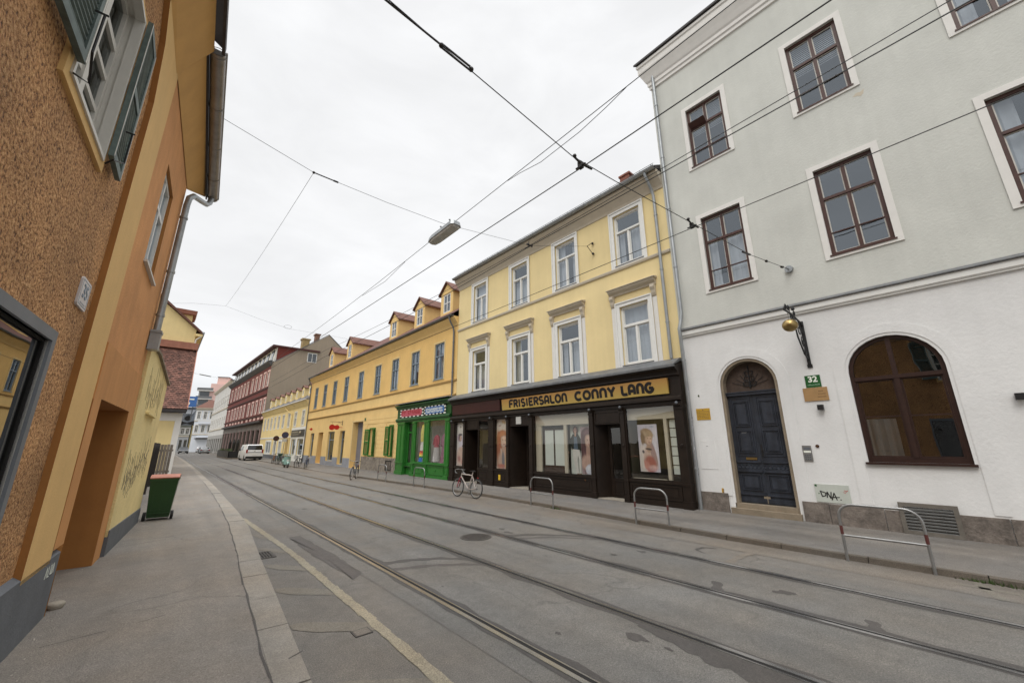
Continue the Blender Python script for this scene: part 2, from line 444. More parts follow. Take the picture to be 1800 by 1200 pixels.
M['shopfl'] = mat('shop interior floor', (.06,.05,.045), .7, .1)
M['panelw'] = mat('translucent white panel', (.62,.66,.62), .6, .04)
M['cloth1'] = mat('yellow cloth', (.62,.53,.12), .9, .15, 9)
M['cloth2'] = mat('crimson cloth', (.30,.03,.055), .9, .2, 9)
M['cloth3'] = mat('white cloth', (.62,.60,.57), .9, .1, 9)
M['cloth4'] = mat('blue cloth', (.03,.12,.36), .9, .15, 9)
M['cloth5'] = mat('mauve cloth', (.25,.10,.16), .9, .25, 6)
M['orangec']= mat('orange cloth', (.62,.17,.02), .9, .1, 9)
M['vanw']   = mat('white car paint', (.70,.71,.72), .25, .02, spec=.6)
M['carblk'] = mat('dark car paint', (.02,.022,.026), .2, .05, spec=.6)
M['carsil'] = mat('silver car paint', (.30,.31,.32), .25, .05, metal=.4)
M['carred'] = mat('tail light', (.25,.012,.01), .25, 0)
M['carglass']= mat('tinted car glass', (.010,.012,.013), .06, 0, spec=.8)
M['mint']   = mat('mint paint', (.27,.44,.39), .3, .06, spec=.6)
M['bikered']= mat('red bicycle paint', (.24,.018,.035), .35, .1)
M['bikewh'] = mat('cream bicycle paint', (.38,.33,.30), .35, .1)
M['bikegr'] = mat('grey bicycle paint', (.15,.15,.155), .35, .1)
M['bikegn'] = mat('green bicycle paint', (.03,.095,.06), .4, .1)
M['leath']  = mat('saddle black', (.015,.013,.012), .5, .1)
M['redband']= mat('red reflective band', (.10,.030,.027), .5, .1)
M['glass']  = glassmat('window glass', (.80,.83,.83), .13, wob=.06)
M['glassup']= glassmat('upper window glass', (.72,.76,.80), .17, wob=.05, gcol=(.84,.92,1.0))
M['glassl'] = glassmat('casement glass', (.45,.47,.47), .03, wob=.05, gcol=(.55,.58,.58))
M['glassa'] = glassmat('arched window glass', (.45,.47,.47), .20, wob=.07, gcol=(.78,.82,.86))
M['glasssh']= glassmat('shop window glass', (.90,.91,.89), .085, wob=.02)
M['glasslw'] = glassmat('street window glass', (.35,.36,.36), .14, wob=.008)
M['glassdk']= mat('dark window glass', (.045,.055,.065), .08, .3, .6, spec=.9)
M['glasspl']= mat('curtained window', (.48,.45,.44), .25, .1, 1.0, spec=.7)
M['lampgl'] = mat('frosted lamp cover', (.50,.50,.47), .35, .05)

def rough_render():      # coarse spatterdash: pits and dark grains in an ochre skin
    m, nt, b = newmat('coarse spatter render'); L = nt.links.new
    b.inputs['Roughness'].default_value = .95
    g = N(nt, 'ShaderNodeNewGeometry'); P = g.outputs['Position']
    n1 = N(nt, 'ShaderNodeTexNoise', Scale=40, Detail=5, Roughness=.62, Distortion=.3); L(P, n1.inputs['Vector'])
    n2 = N(nt, 'ShaderNodeTexNoise', Scale=1.1, Detail=6, Roughness=.65); L(P, n2.inputs['Vector'])
    n3 = N(nt, 'ShaderNodeTexVoronoi', Scale=26); L(P, n3.inputs['Vector'])
    r = N(nt, 'ShaderNodeValToRGB'); e = r.color_ramp.elements
    e[0].position = .36; e[0].color = (.105,.048,.021,1); e[1].position = .47; e[1].color = (.40,.20,.080,1)
    e2 = r.color_ramp.elements.new(.68); e2.color = (.58,.35,.165,1)
    L(n1.outputs['Fac'], r.inputs[0])
    mp = N(nt, 'ShaderNodeMapRange'); mp.inputs[1].default_value=.3; mp.inputs[2].default_value=.7; mp.inputs[3].default_value=.78; mp.inputs[4].default_value=1.5
    L(n2.outputs['Fac'], mp.inputs[0])
    q = N(nt, 'ShaderNodeVectorMath', _operation='SCALE'); L(r.outputs[0], q.inputs[0]); L(mp.outputs[0], q.inputs['Scale']); L(q.outputs[0], b.inputs['Base Color'])
    bp = N(nt, 'ShaderNodeBump', Strength=1.0, Distance=.03); ad = N(nt, 'ShaderNodeMath', _operation='MULTIPLY_ADD'); ad.inputs[1].default_value = .35
    L(n3.outputs['Distance'], ad.inputs[0]); L(n1.outputs['Fac'], ad.inputs[2]); L(ad.outputs[0], bp.inputs['Height']); L(bp.outputs[0], b.inputs['Normal'])
    return m
M['rough'] = rough_render()

def asphalt(name, c, warm=.0, speck=.35, band=False, crack=.5):
    m, nt, b = newmat(name); L = nt.links.new
    b.inputs['Roughness'].default_value = .82; b.inputs['Specular IOR Level'].default_value = .45
    g = N(nt, 'ShaderNodeNewGeometry'); P = g.outputs['Position']
    big = N(nt, 'ShaderNodeTexNoise', Scale=.45, Detail=6, Roughness=.65); L(P, big.inputs['Vector'])
    mp = N(nt, 'ShaderNodeMapping'); mp.inputs['Scale'].default_value = (2.2, .12, 1); L(P, mp.inputs['Vector'])
    lane = N(nt, 'ShaderNodeTexNoise', Scale=1.0, Detail=4, Roughness=.6); L(mp.outputs[0], lane.inputs['Vector'])
    fine = N(nt, 'ShaderNodeTexNoise', Scale=85, Detail=3, Roughness=.85); L(P, fine.inputs['Vector'])
    vor = N(nt, 'ShaderNodeTexVoronoi', Scale=62); L(P, vor.inputs['Vector'])
    def rng(sock, a, bb, lo, hi):
        r = N(nt, 'ShaderNodeMapRange'); r.inputs[1].default_value=a; r.inputs[2].default_value=bb; r.inputs[3].default_value=lo; r.inputs[4].default_value=hi
        L(sock, r.inputs[0]); return r.outputs[0]
    def mul(a, bb):
        q = N(nt, 'ShaderNodeMath', _operation='MULTIPLY'); L(a, q.inputs[0]); L(bb, q.inputs[1]); return q.outputs[0]
    v = mul(rng(big.outputs['Fac'], .3,.7,.84,1.16), rng(lane.outputs['Fac'], .32,.68,.82,1.18))
    v = mul(v, rng(fine.outputs['Fac'], .32,.68, 1-speck*1.3, 1+speck*1.3))
    v = mul(v, rng(vor.outputs['Distance'], 0,.6, 1+speck*.6, 1-speck*.25))
    mid = N(nt, 'ShaderNodeTexNoise', Scale=5.5, Detail=6, Roughness=.75); L(P, mid.inputs['Vector']); v = mul(v, rng(mid.outputs['Fac'], .3,.7,.87,1.13))
    if crack > 0:       # hairline cracks
        dn = N(nt, 'ShaderNodeTexNoise', Scale=1.4, Detail=4); L(P, dn.inputs['Vector'])
        sc = N(nt, 'ShaderNodeVectorMath', _operation='MULTIPLY_ADD'); sc.inputs[1].default_value=(.9,.9,.9); L(dn.outputs['Color'], sc.inputs[0]); L(P, sc.inputs[2])
        cv = N(nt, 'ShaderNodeTexVoronoi', Scale=.42, _feature='DISTANCE_TO_EDGE'); L(sc.outputs[0], cv.inputs['Vector'])
        msk = rng(big.outputs['Fac'], .45,.6, 0, 1)
        line = rng(cv.outputs['Distance'], .0,.012, 1, 0)
        k = N(nt, 'ShaderNodeMath', _operation='MULTIPLY_ADD'); k.inputs[1].default_value=-crack; k.inputs[2].default_value=1
        L(mul(line, msk), k.inputs[0]); v = mul(v, k.outputs[0])
    hue = N(nt, 'ShaderNodeMixRGB'); hue.inputs[1].default_value = col(c); hue.inputs[2].default_value = (c[0]*1.07, c[1]*1.01, c[2]*.94, 1)
    hn = N(nt, 'ShaderNodeTexNoise', Scale=.8, Detail=3); L(P, hn.inputs['Vector']); L(rng(hn.outputs['Fac'], .35,.65,0,1), hue.inputs[0])
    q = N(nt, 'ShaderNodeVectorMath', _operation='SCALE'); L(hue.outputs[0], q.inputs[0]); L(v, q.inputs['Scale']); L(q.outputs[0], b.inputs['Base Color'])
    bp = N(nt, 'ShaderNodeBump', Strength=.6, Distance=.012); L(fine.outputs['Fac'], bp.inputs['Height']); L(bp.outputs[0], b.inputs['Normal'])
    rr = rng(lane.outputs['Fac'], .3,.7,.62,.9); L(rr, b.inputs['Roughness'])
    return m
M['asph']  = asphalt('road asphalt', (.122,.115,.105), crack=.35)
M['asphtr']= asphalt('tram lane asphalt', (.119,.115,.107), crack=.3)
M['asphed']= asphalt('gutter asphalt', (.132,.119,.103), crack=.3)
M['asphpl']= asphalt('pavement asphalt left', (.178,.163,.145), speck=.32, crack=.45)
M['asphpr']= asphalt('pavement asphalt right', (.140,.132,.122), speck=.28, crack=.4)
M['asphdk']= asphalt('bitumen patch', (.074,.068,.065), speck=.25, crack=0)
M['bitum'] = asphalt('bitumen joint', (.060,.056,.053), speck=.25, crack=0)
M['kerbst']= asphalt('kerb granite', (.215,.199,.174), speck=.25, crack=.15)
M['kerbdk']= asphalt('worn kerb', (.095,.080,.063), speck=.3, crack=0)
M['paint'] = asphalt('worn yellow road paint', (.235,.212,.158), speck=.4, crack=.3)
M['paintf']= asphalt('faded hatch paint', (.142,.131,.110), speck=.28, crack=.2)
M['railst']= mat('polished rail steel', (.46,.46,.455), .24, .15, 4, metal=.9)
M['groove']= mat('rail groove', (.012,.011,.010), .9, .1)
M['ironco']= mat('cast iron cover', (.062,.055,.05), .6, .3, 20, bump=.3, bscale=60, metal=.3)
M['moss']  = mat('moss', (.045,.06,.02), .95, .3, 20, bump=.5)
M['grit']  = mat('grit', (.30,.27,.23), .95, .2, 20, island=.5)
M['leaf']  = mat('weed leaf', (.05,.085,.02), .8, .2, 20, island=.3)

# ------------------------------------------------------------------ sky and light
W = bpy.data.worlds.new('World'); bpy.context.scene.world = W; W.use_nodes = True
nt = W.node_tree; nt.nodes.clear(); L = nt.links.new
SUN_EL, SUN_AZ = math.radians(50), math.radians(248)
out = N(nt, 'ShaderNodeOutputWorld')
sky = N(nt, 'ShaderNodeTexSky', _sky_type='NISHITA', _sun_disc=False, _sun_elevation=SUN_EL, _sun_rotation=SUN_AZ)
b1 = N(nt, 'ShaderNodeBackground', Strength=.10); L(sky.outputs[0], b1.inputs[0])
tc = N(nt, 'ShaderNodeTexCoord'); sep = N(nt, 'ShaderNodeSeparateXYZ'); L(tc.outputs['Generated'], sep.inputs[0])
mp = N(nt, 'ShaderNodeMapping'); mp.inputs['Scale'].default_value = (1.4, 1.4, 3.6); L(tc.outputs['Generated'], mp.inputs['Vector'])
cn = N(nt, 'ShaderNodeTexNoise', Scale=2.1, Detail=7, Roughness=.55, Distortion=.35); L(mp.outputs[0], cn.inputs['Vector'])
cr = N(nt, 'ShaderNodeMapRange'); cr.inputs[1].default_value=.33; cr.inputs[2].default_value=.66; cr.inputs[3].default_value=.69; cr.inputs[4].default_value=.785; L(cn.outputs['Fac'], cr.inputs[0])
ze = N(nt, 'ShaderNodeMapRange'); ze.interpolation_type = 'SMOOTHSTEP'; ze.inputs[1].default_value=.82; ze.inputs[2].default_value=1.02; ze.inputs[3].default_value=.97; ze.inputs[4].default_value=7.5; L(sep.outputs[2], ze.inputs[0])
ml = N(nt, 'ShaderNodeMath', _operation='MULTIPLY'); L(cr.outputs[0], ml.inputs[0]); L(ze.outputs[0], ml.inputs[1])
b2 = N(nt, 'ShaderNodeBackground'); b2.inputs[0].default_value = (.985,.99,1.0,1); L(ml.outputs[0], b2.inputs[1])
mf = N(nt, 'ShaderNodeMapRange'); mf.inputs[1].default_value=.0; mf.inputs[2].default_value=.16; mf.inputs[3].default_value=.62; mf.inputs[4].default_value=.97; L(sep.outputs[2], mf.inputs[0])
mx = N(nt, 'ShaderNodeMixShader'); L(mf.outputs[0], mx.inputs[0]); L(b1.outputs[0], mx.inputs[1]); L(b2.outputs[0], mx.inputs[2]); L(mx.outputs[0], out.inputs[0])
sl = bpy.data.lights.new('sun', 'SUN'); sl.energy = 1.0; sl.angle = math.radians(24); sl.color = (1,.96,.90)
so = bpy.data.objects.new('sun', sl); C.objects.link(so)
dirv = Vector((math.sin(SUN_AZ)*math.cos(SUN_EL), math.cos(SUN_AZ)*math.cos(SUN_EL), math.sin(SUN_EL)))
so.rotation_euler = (-dirv).to_track_quat('-Z', 'Y').to_euler()
sc = bpy.context.scene
sc.view_settings.view_transform = 'Standard'; sc.view_settings.look = 'None'; sc.view_settings.exposure = .44; sc.view_settings.gamma = 1
sc.cycles.max_bounces = 6; sc.cycles.transparent_max_bounces = 16; sc.cycles.glossy_bounces = 3; sc.cycles.diffuse_bounces = 4
sc.cycles.use_denoising = True

# ------------------------------------------------------------------ camera
cam = bpy.data.cameras.new('camera'); cam.lens = 36*683.389/1800; cam.sensor_width = 36; cam.clip_end = 2000; cam.clip_start = .05
co = bpy.data.objects.new('camera', cam); C.objects.link(co); sc.camera = co
yaw, pitch, roll = .719945604, .256995041, -.00431330968
fw = Vector((math.sin(yaw)*math.cos(pitch), math.cos(yaw)*math.cos(pitch), math.sin(pitch)))
rt = Vector((math.cos(yaw), -math.sin(yaw), 0)); up = rt.cross(fw)
r_ = rt*math.cos(roll) + up*math.sin(roll); u_ = -rt*math.sin(roll) + up*math.cos(roll)
mw = Matrix((r_, u_, -fw)).transposed().to_4x4(); mw.translation = (0,0,1.9); co.matrix_world = mw
# ------------------------------------------------------------------ the setting: road, kerbs, pavements
def interp(tab, y):
    for (y0, *a), (y1, *b) in zip(tab, tab[1:]):
        if y0 <= y <= y1:
            t = (y-y0)/(y1-y0); return [p+(q-p)*t for p, q in zip(a, b)]
    return list(tab[0][1:]) if y < tab[0][0] else list(tab[-1][1:])
LK = [(-30,.60,.90),(-6,.70,1.0),(0,.78,1.05),(4,.97,1.24),(6,1.10,1.41),(8,1.25,1.57),(11.4,1.50,1.87),(14,1.63,1.98),(18.7,1.80,2.10),(24,1.93,2.22),(39,2.18,2.46),(60,2.3,2.6),(200,2.3,2.6)]
RK = [(-30,8.96,.08,.15),(0,8.95,.08,.15),(4,8.93,.08,.15),(6,9.06,.08,.15),(8,9.25,.08,.15),(12.3,9.40,.08,.15),(18,9.25,.08,.15),(26,8.98,.08,.14),(27.2,8.98,.07,.14),(28.2,8.99,.012,.13),(33.5,8.99,.012,.13),(35,9.0,.06,.13),(60,9.4,.06,.14),(75,10.2,.06,.14),(200,9.5,.06,.14)]
mb = MB(); mb.face([(-600,-300,0),(600,-300,0),(600,900,0),(-600,900,0)]); struct('road', mb, M['asph'])
def strip(name, m, xa, xb, ys, z):
    q = MB()
    for y0, y1 in zip(ys, ys[1:]):
        q.face([(xa(y0),y0,z),(xb(y0),y0,z),(xb(y1),y1,z),(xa(y1),y1,z)])
    return struct(name, q, m)
rnd = random.Random(3)
YS = [-25+i*1.5 for i in range(120)]
jit = {y: rnd.uniform(-.02,.02) for y in YS}
strip('tram_lane', M['asphtr'], lambda y: 2.62+jit[y], lambda y: 7.62-jit[y]*2, YS, .003)
strip('gutter_strip', M['asphed'], lambda y: 8.12+jit[y]*3+.08*math.sin(y*.4), lambda y: interp(RK,y)[0]-.0, YS, .003)
# pavements
stations = sorted({-25,-6,0,2,4,6,8,10,11.4,14,16,18.7,22,24,30,39,60,130})
q = MB()
for y0, y1 in zip(stations, stations[1:]):
    a, b = interp(LK,y0)[0], interp(LK,y1)[0]
    q.face([(-9,y0,.07),(a,y0,.10),(b,y1,.10),(-9,y1,.07)])
struct('pavement_left', q, M['asphpl'])
q = MB(); st_ = sorted({-25,0,4,6,8,12.3,18,26,27.2,28.2,33.5,35,60,75,130})
for y0, y1 in zip(st_, st_[1:]):
    (a,za,wa), (b,zb,wb) = interp(RK,y0), interp(RK,y1)
    q.face([(a+.13,y0,za+.002),(11.5,y0,wa),(11.5,y1,wb),(b+.13,y1,zb+.002)])
    q.face([(11.5,y0,wa),(16,y0,wa),(16,y1,wb),(11.5,y1,wb)])
struct('pavement_right', q, M['asphpr'])
# kerb stones
q = MB(); y = -12.0; rnd = random.Random(5)
while y < 60:
    ln = rnd.uniform(.85,1.25) if y < 30 else 3; y1 = y+ln
    (a0,b0),(a1,b1) = interp(LK,y), interp(LK,y1-.012)
    t = rnd.uniform(-.004,.004); e = .02
    for (lo,hi) in ((0,.085),):
        q.hexa([(a0,y,0),(b0,y,0),(b1,y1-.012,0),(a1,y1-.012,0),(a0,y,.098+t),(b0-e,y,.092+t),(b1-e,y1-.012,.092+t),(a1,y1-.012,.098+t)])
    y = y1
q.hexa([(2.3,60,0),(2.6,60,0),(2.6,200,0),(2.3,200,0),(2.3,60,.1),(2.58,60,.1),(2.58,200,.1),(2.3,200,.1)])
struct('kerb_left', q, M['kerbst'])
q = MB(); y = -12.0
while y < 75:
    y1 = y+rnd.uniform(.9,1.4) if y < 40 else y+3
    (x0,z0,_),(x1,z1,_) = interp(RK,y), interp(RK,y1-.012); t = rnd.uniform(-.006,.006)
    q.hexa([(x0-.005,y,-.02),(x0+.135,y,-.02),(x1+.135,y1-.012,-.02),(x1-.005,y1-.012,-.02),(x0+.012+t,y,z0+t),(x0+.135,y,z0+.004),(x1+.135,y1-.012,z1+.004),(x1+.012+t,y1-.012,z1+t)])
    y = y1
struct('kerb_right', q, M['kerbdk'])
# asphalt joint lines and repairs on the left pavement
q = MB()
for pts, w in (([(-.55,6.05),(-.1,6.1),(.35,6.2)], .012), ([(-.35,3.35),(.2,3.75),(.6,4.0),(.97,4.3)], .02), ([(-.3,10.7),(.4,10.9),(1.4,11.0)], .012), ([(-.2,14.9),(.6,15.1),(1.65,15.4)], .02),([(.0,20),(1.8,20.4)],.02),([(.97,4.2),(1.28,4.35)],.02)):
    for (a,b),(c,d) in zip(pts, pts[1:]):
        z = .092+.003
        q.face([(a,b-w/2,z),(c,d-w/2,z+.004),(c,d+w/2,z+.004),(a,b+w/2,z)])
struct('pavement_joints', q, M['bitum'])
q = MB(); rnd = random.Random(9)
pts = []
for i in range(60):
    y = 0 + i*.45; a = interp(LK,y)[0]; pts.append((a + rnd.uniform(-.02,.012), y))
for (a,b),(c,d) in zip(pts, pts[1:]):
    w0, w1 = rnd.uniform(.004,.022), rnd.uniform(.004,.022)
    q.face([(a-w0,b,.1025),(a+w0*.4,b,.1025),(c+w1*.4,d,.1025),(c-w1,d,.1025)])
struct('kerb_joint', q, M['bitum'])
# tram rails: steel head, groove, lip, bitumen joint
YR = [-25,-10,0,10,20,35,55,80,110,150,200]
def bend(y): return 0 if y < 95 else -.0012*(y-95)**2
def rail(x, side, label):
    q = MB(); rn = random.Random(int(x*100))
    def rib(a, b, z, m, ys=YR):
        for y0, y1 in zip(ys, ys[1:]):
            q.face([(x+a*side+bend(y0),y0,z),(x+b*side+bend(y0),y0,z),(x+b*side+bend(y1),y1,z),(x+a*side+bend(y1),y1,z)], m)
    rib(-.030,.022,.0095,0); rib(.022,.068,.0065,1); rib(.068,.082,.009,0)
    ys = [-12+i*.35 for i in range(150)]; jj = [(rn.uniform(-.02,.025), rn.uniform(-.02,.035)) for _ in ys]
    for k in range(len(ys)-1):
        y0, y1 = ys[k], ys[k+1]
        q.face([(x+(-.030-.045-jj[k][0])*side,y0,.0055),(x+(-.030)*side,y0,.0055),(x+(-.030)*side,y1,.0055),(x+(-.030-.045-jj[k+1][0])*side,y1,.0055)], 2)
        q.face([(x+.082*side,y0,.0055),(x+(.086+.06+jj[k][1]*1.5)*side,y0,.0055),(x+(.086+.06+jj[k+1][1]*1.5)*side,y1,.0055),(x+.082*side,y1,.0055)], 2)
    solo('tram_rail', q, [M['railst'], M['groove'], M['bitum']], label, 'tram rail', 'tram rails let into the road', loc=(x,5,0))
rail(2.95, 1, 'grooved steel tram rail nearest the left pavement')
rail(4.38,-1, 'second tram rail from the left pavement, right rail of the near track')
rail(5.79, 1, 'third tram rail from the left pavement, just left of the round manhole cover')
rail(7.21,-1, 'bright polished tram rail nearest the right kerb')
# patches of newer bitumen
def patch(name, pts, m, z=.0048, jitter=.02, seed=1):
    rn = random.Random(seed); out = []
    for (a,b),(c,d) in zip(pts, pts[1:]+pts[:1]):
        n = max(2, int(math.hypot(c-a,d-b)/.12))
        for k in range(n):
            t = k/n; out.append((a+(c-a)*t+rn.uniform(-jitter,jitter), b+(d-b)*t+rn.uniform(-jitter,jitter), z))
    q = MB(); cx = sum(p[0] for p in out)/len(out); cy = sum(p[1] for p in out)/len(out)
    for p, r in zip(out, out[1:]+out[:1]): q.face([(cx,cy,z), p, r])
    return struct(name, q, m)
patch('asphalt_patch', [(2.38,9.95),(2.58,9.9),(2.66,8),(2.64,6.5),(2.44,6.3),(2.36,8)], M['asphdk'], seed=2)
def arcstrip(pts, w, m, seed):
    rn = random.Random(seed); q = MB()
    pp = []
    for (a,b),(c,d) in zip(pts, pts[1:]):
        for k in range(6): pp.append((a+(c-a)*k/6, b+(d-b)*k/6))
    pp.append(pts[-1])
    for k in range(len(pp)-1):
        (a,b),(c,d) = pp[k], pp[k+1]; w0 = w*(1+.25*math.sin(k*1.7)); w1 = w*(1+.25*math.sin(k*1.7+1.7))
        q.face([(a,b-w0/2,.0051),(c,d-w1/2,.0051),(c,d+w1/2,.0051),(a,b+w0/2,.0051)])
    struct('trench_repair', q, m)
arcstrip([(3.05,6.75),(3.5,6.65),(4.0,6.35),(4.32,5.95)], .17, M['bitum'], 1)
arcstrip([(3.05,6.35),(3.6,6.15),(4.1,5.8),(4.32,5.55)], .15, M['asphdk'], 2)
arcstrip([(5.9,6.9),(6.4,6.6),(6.9,6.0),(7.15,5.6)], .22, M['bitum'], 3)
arcstrip([(5.9,6.55),(6.5,6.2),(7.1,5.35)], .16, M['asphdk'], 4)
arcstrip([(7.35,3.0),(7.9,3.0),(8.5,2.9)], .12, M['asphed'], 5)
arcstrip([(5.9,2.6),(6.25,2.75)], .14, M['bitum'], 6)
arcstrip([(5.95,1.02),(6.2,1.1)], .12, M['bitum'], 8)
arcstrip([(7.6,3.5),(7.75,3.72),(8.0,3.7),(8.1,3.5)], .06, M['bitum'], 9)
# ragged bitumen repair along the second rail
q = MB(); rn = random.Random(21)
prev = None
for k in range(30):
    y = 2.75 - k*.09; wl = .10 + .20*math.sin(PI*k/29)*rn.uniform(.7,1.2); wr = .05+rn.uniform(0,.05)
    cur = (4.38-.10-wl, 4.38-.095, y)
    if prev: q.face([(prev[0],prev[2],.0049),(prev[1],prev[2],.0049),(cur[1],cur[2],.0049),(cur[0],cur[2],.0049)])
    prev = cur
struct('rail_repair', q, M['bitum'])
# oil spots and small stains
q = MB(); rn = random.Random(77)
for k in range(70):
    x = rn.choice([rn.uniform(2.7,7.5), rn.uniform(2.2,8.8), rn.gauss(3.66,.25), rn.gauss(6.5,.25)]); y = rn.uniform(1,30)
    if min(abs(x-r) for r in (2.95,4.38,5.79,7.21)) < .2: continue
    r = rn.choice([.02,.03,.05,.08]); n = 9; ph = [rn.uniform(.5,1.2) for _ in range(n)]; z = .0056+k*1e-5
    q.face([(x+r*ph[i]*math.cos(2*PI*i/n), y+1.6*r*ph[i]*math.sin(2*PI*i/n), z) for i in range(n)])
struct('road_stains', q, M['bitum'])
# painted line and faded hatching on the left
def worn(pts, w, m, z, seed):
    rn = random.Random(seed); q = MB(); pp = []
    for (a,b),(c,d) in zip(pts, pts[1:]):
        n = max(1,int(math.hypot(c-a,d-b)/.2))
        for k in range(n): pp.append((a+(c-a)*k/n, b+(d-b)*k/n))
    pp.append(pts[-1])
    for k in range(len(pp)-1):
        (a,b),(c,d) = pp[k], pp[k+1]
        q.face([(a-w/2+rn.uniform(-.012,.012),b,z),(a+w/2+rn.uniform(-.012,.012),b,z),(c+w/2+rn.uniform(-.012,.012),d,z),(c-w/2+rn.uniform(-.012,.012),d,z)])
    struct('road_marking', q, m)
worn([(2.05,1.0),(2.08,3.2),(2.11,5.8),(2.12,8.0),(2.10,9.4),(2.02,12.0),(1.98,13.2)], .115, M['paint'], .0053, 4)
for k, (y, dy) in enumerate(((2.0,.3),(3.55,.34),(4.95,.36),(6.3,.4),(7.65,.42),(9.0,.45),(10.4,.45))):
    q = MB(); x0 = interp(LK,y)[1]+.06; x1 = 2.04; n = 10; rn = random.Random(k)
    for i in range(n):
        t0, t1 = i/n, (i+1)/n
        f = lambda t: (x0+(x1-x0)*t, y+.25-.55*t, dy*.95*(1-.25*t)*(.45+.55*min(1,t*4)))
        a, b = f(t0), f(t1)
        q.face([(a[0],a[1]-a[2]/2,.0045),(b[0],b[1]-b[2]/2,.0045),(b[0],b[1]+b[2]/2,.0045),(a[0],a[1]+a[2]/2,.0045)])
    struct('faded_hatching', q, M['paintf'])
for pts in ([(8.6,-.2),(8.62,.55)], [(8.15,.1),(8.9,.35)]):
    q = MB(); (a,b),(c,d) = pts
    dx, dy = c-a, d-b; ln = math.hypot(dx,dy); nx, ny = -dy/ln*.05, dx/ln*.05
    q.face([(a-nx,b-ny,.0056),(c-nx,d-ny,.0056),(c+nx,d+ny,.0056),(a+nx,b+ny,.0056)]); struct('faded_bay_line', q, M['paintf'])
# covers in the road
T = Thing('manhole_cover', 'round cast iron manhole cover between the second and third rails', 'manhole cover', (5.33,7.26,0))
q = MB(); q.lathe([(.33,.0),(.33,.010),(.285,.010),(.285,.006)], (0,0,0), 32); o = T.part('rim', q, M['ironco'], label='worn iron ring')
q = MB(); q.lathe([(.28,.0),(.28,.0085),(.001,.0085)], (0,0,0), 32)
for i in range(-4,5):
    for j in range(-4,5):
        if math.hypot(i,j)*.058 < .26: q.box(i*.058-.016,i*.058+.016,j*.058-.016,j*.058+.016,.008,.0135)
T.part('lid', q, M['ironco'])
T = Thing('drain_grate', 'small rectangular iron drain grate beside the left kerb', 'drain grate', (1.67,8.66,0))
q = MB(); framerect_ = None
for a,b,c,d in ((-.19,.19,-.25,-.22),(-.19,.19,.22,.25),(-.19,-.16,-.22,.22),(.16,.19,-.22,.22)): q.box(a,b,c,d,.0,.012)
T.part('frame', q, M['ironco'])
q = MB(); q.box(-.16,.16,-.22,.22,.001,.0055); T.part('pit', q, M['groove'])
q = MB()
for k in range(8): q.box(-.16+k*.043,-.142+k*.043,-.22,.22,.0,.011)
q.box(-.16,.16,-.012,.012,.0,.0105); T.part('bar_grid', q, M['ironco'])
q = MB(); q.box(1.82,2.0,4.5,4.66,0,.0075); q.box(1.835,1.985,4.515,4.645,.006,.0095,1)
solo('valve_cover', q, [M['ironco'], M['asphed']], 'small square iron valve cover by the yellow line', 'valve cover')
# litter and weeds along the edges
rn = random.Random(31); q = MB()
for k in range(420):
    if k < 200: x = -.62+abs(rn.gauss(0,.09)); y = rn.uniform(3.5,7.6)
    elif k < 300: x = -.35+abs(rn.gauss(0,.05))+.02; y = rn.uniform(9.3,13.8); x += (y-9.5)*.065
    else: x = rn.uniform(-.6,.9); y = rn.uniform(3,16)
    r = rn.uniform(.003,.010); z = .088
    q.hexa([(x-r,y-r,z),(x+r,y-r*.6,z),(x+r*.8,y+r,z),(x-r*.7,y+r*.8,z),(x-r*.6,y-r*.5,z+r),(x+r*.5,y-r*.4,z+r*.8),(x+r*.4,y+r*.5,z+r),(x-r*.4,y+r*.4,z+r*.9)])
o = link('grit', q.mesh('grit', M['grit'])); tag(o, 'loose grit and leaf crumbs along the foot of the left wall', 'grit', kind='stuff')
q = MB()
for k in range(300):
    y = rn.choice([rn.uniform(-1.4,.55), rn.uniform(-1,.4), rn.gauss(8.6,.12)]); x = interp(RK,y)[0] - rn.uniform(-.03,.05); h = rn.uniform(.02,.08)
    a = rn.uniform(0,PI); dx, dy = math.cos(a)*.012, math.sin(a)*.012
    q.face([(x-dx,y-dy,.0),(x+dx,y+dy,.0),(x+dx*2+rn.uniform(-.03,.03),y+dy*2+rn.uniform(-.03,.03),h)])
o = link('kerb_weeds', q.mesh('kerb_weeds', M['leaf'])); tag(o, 'low green weeds and moss at the foot of the right kerb', 'weeds', kind='stuff')
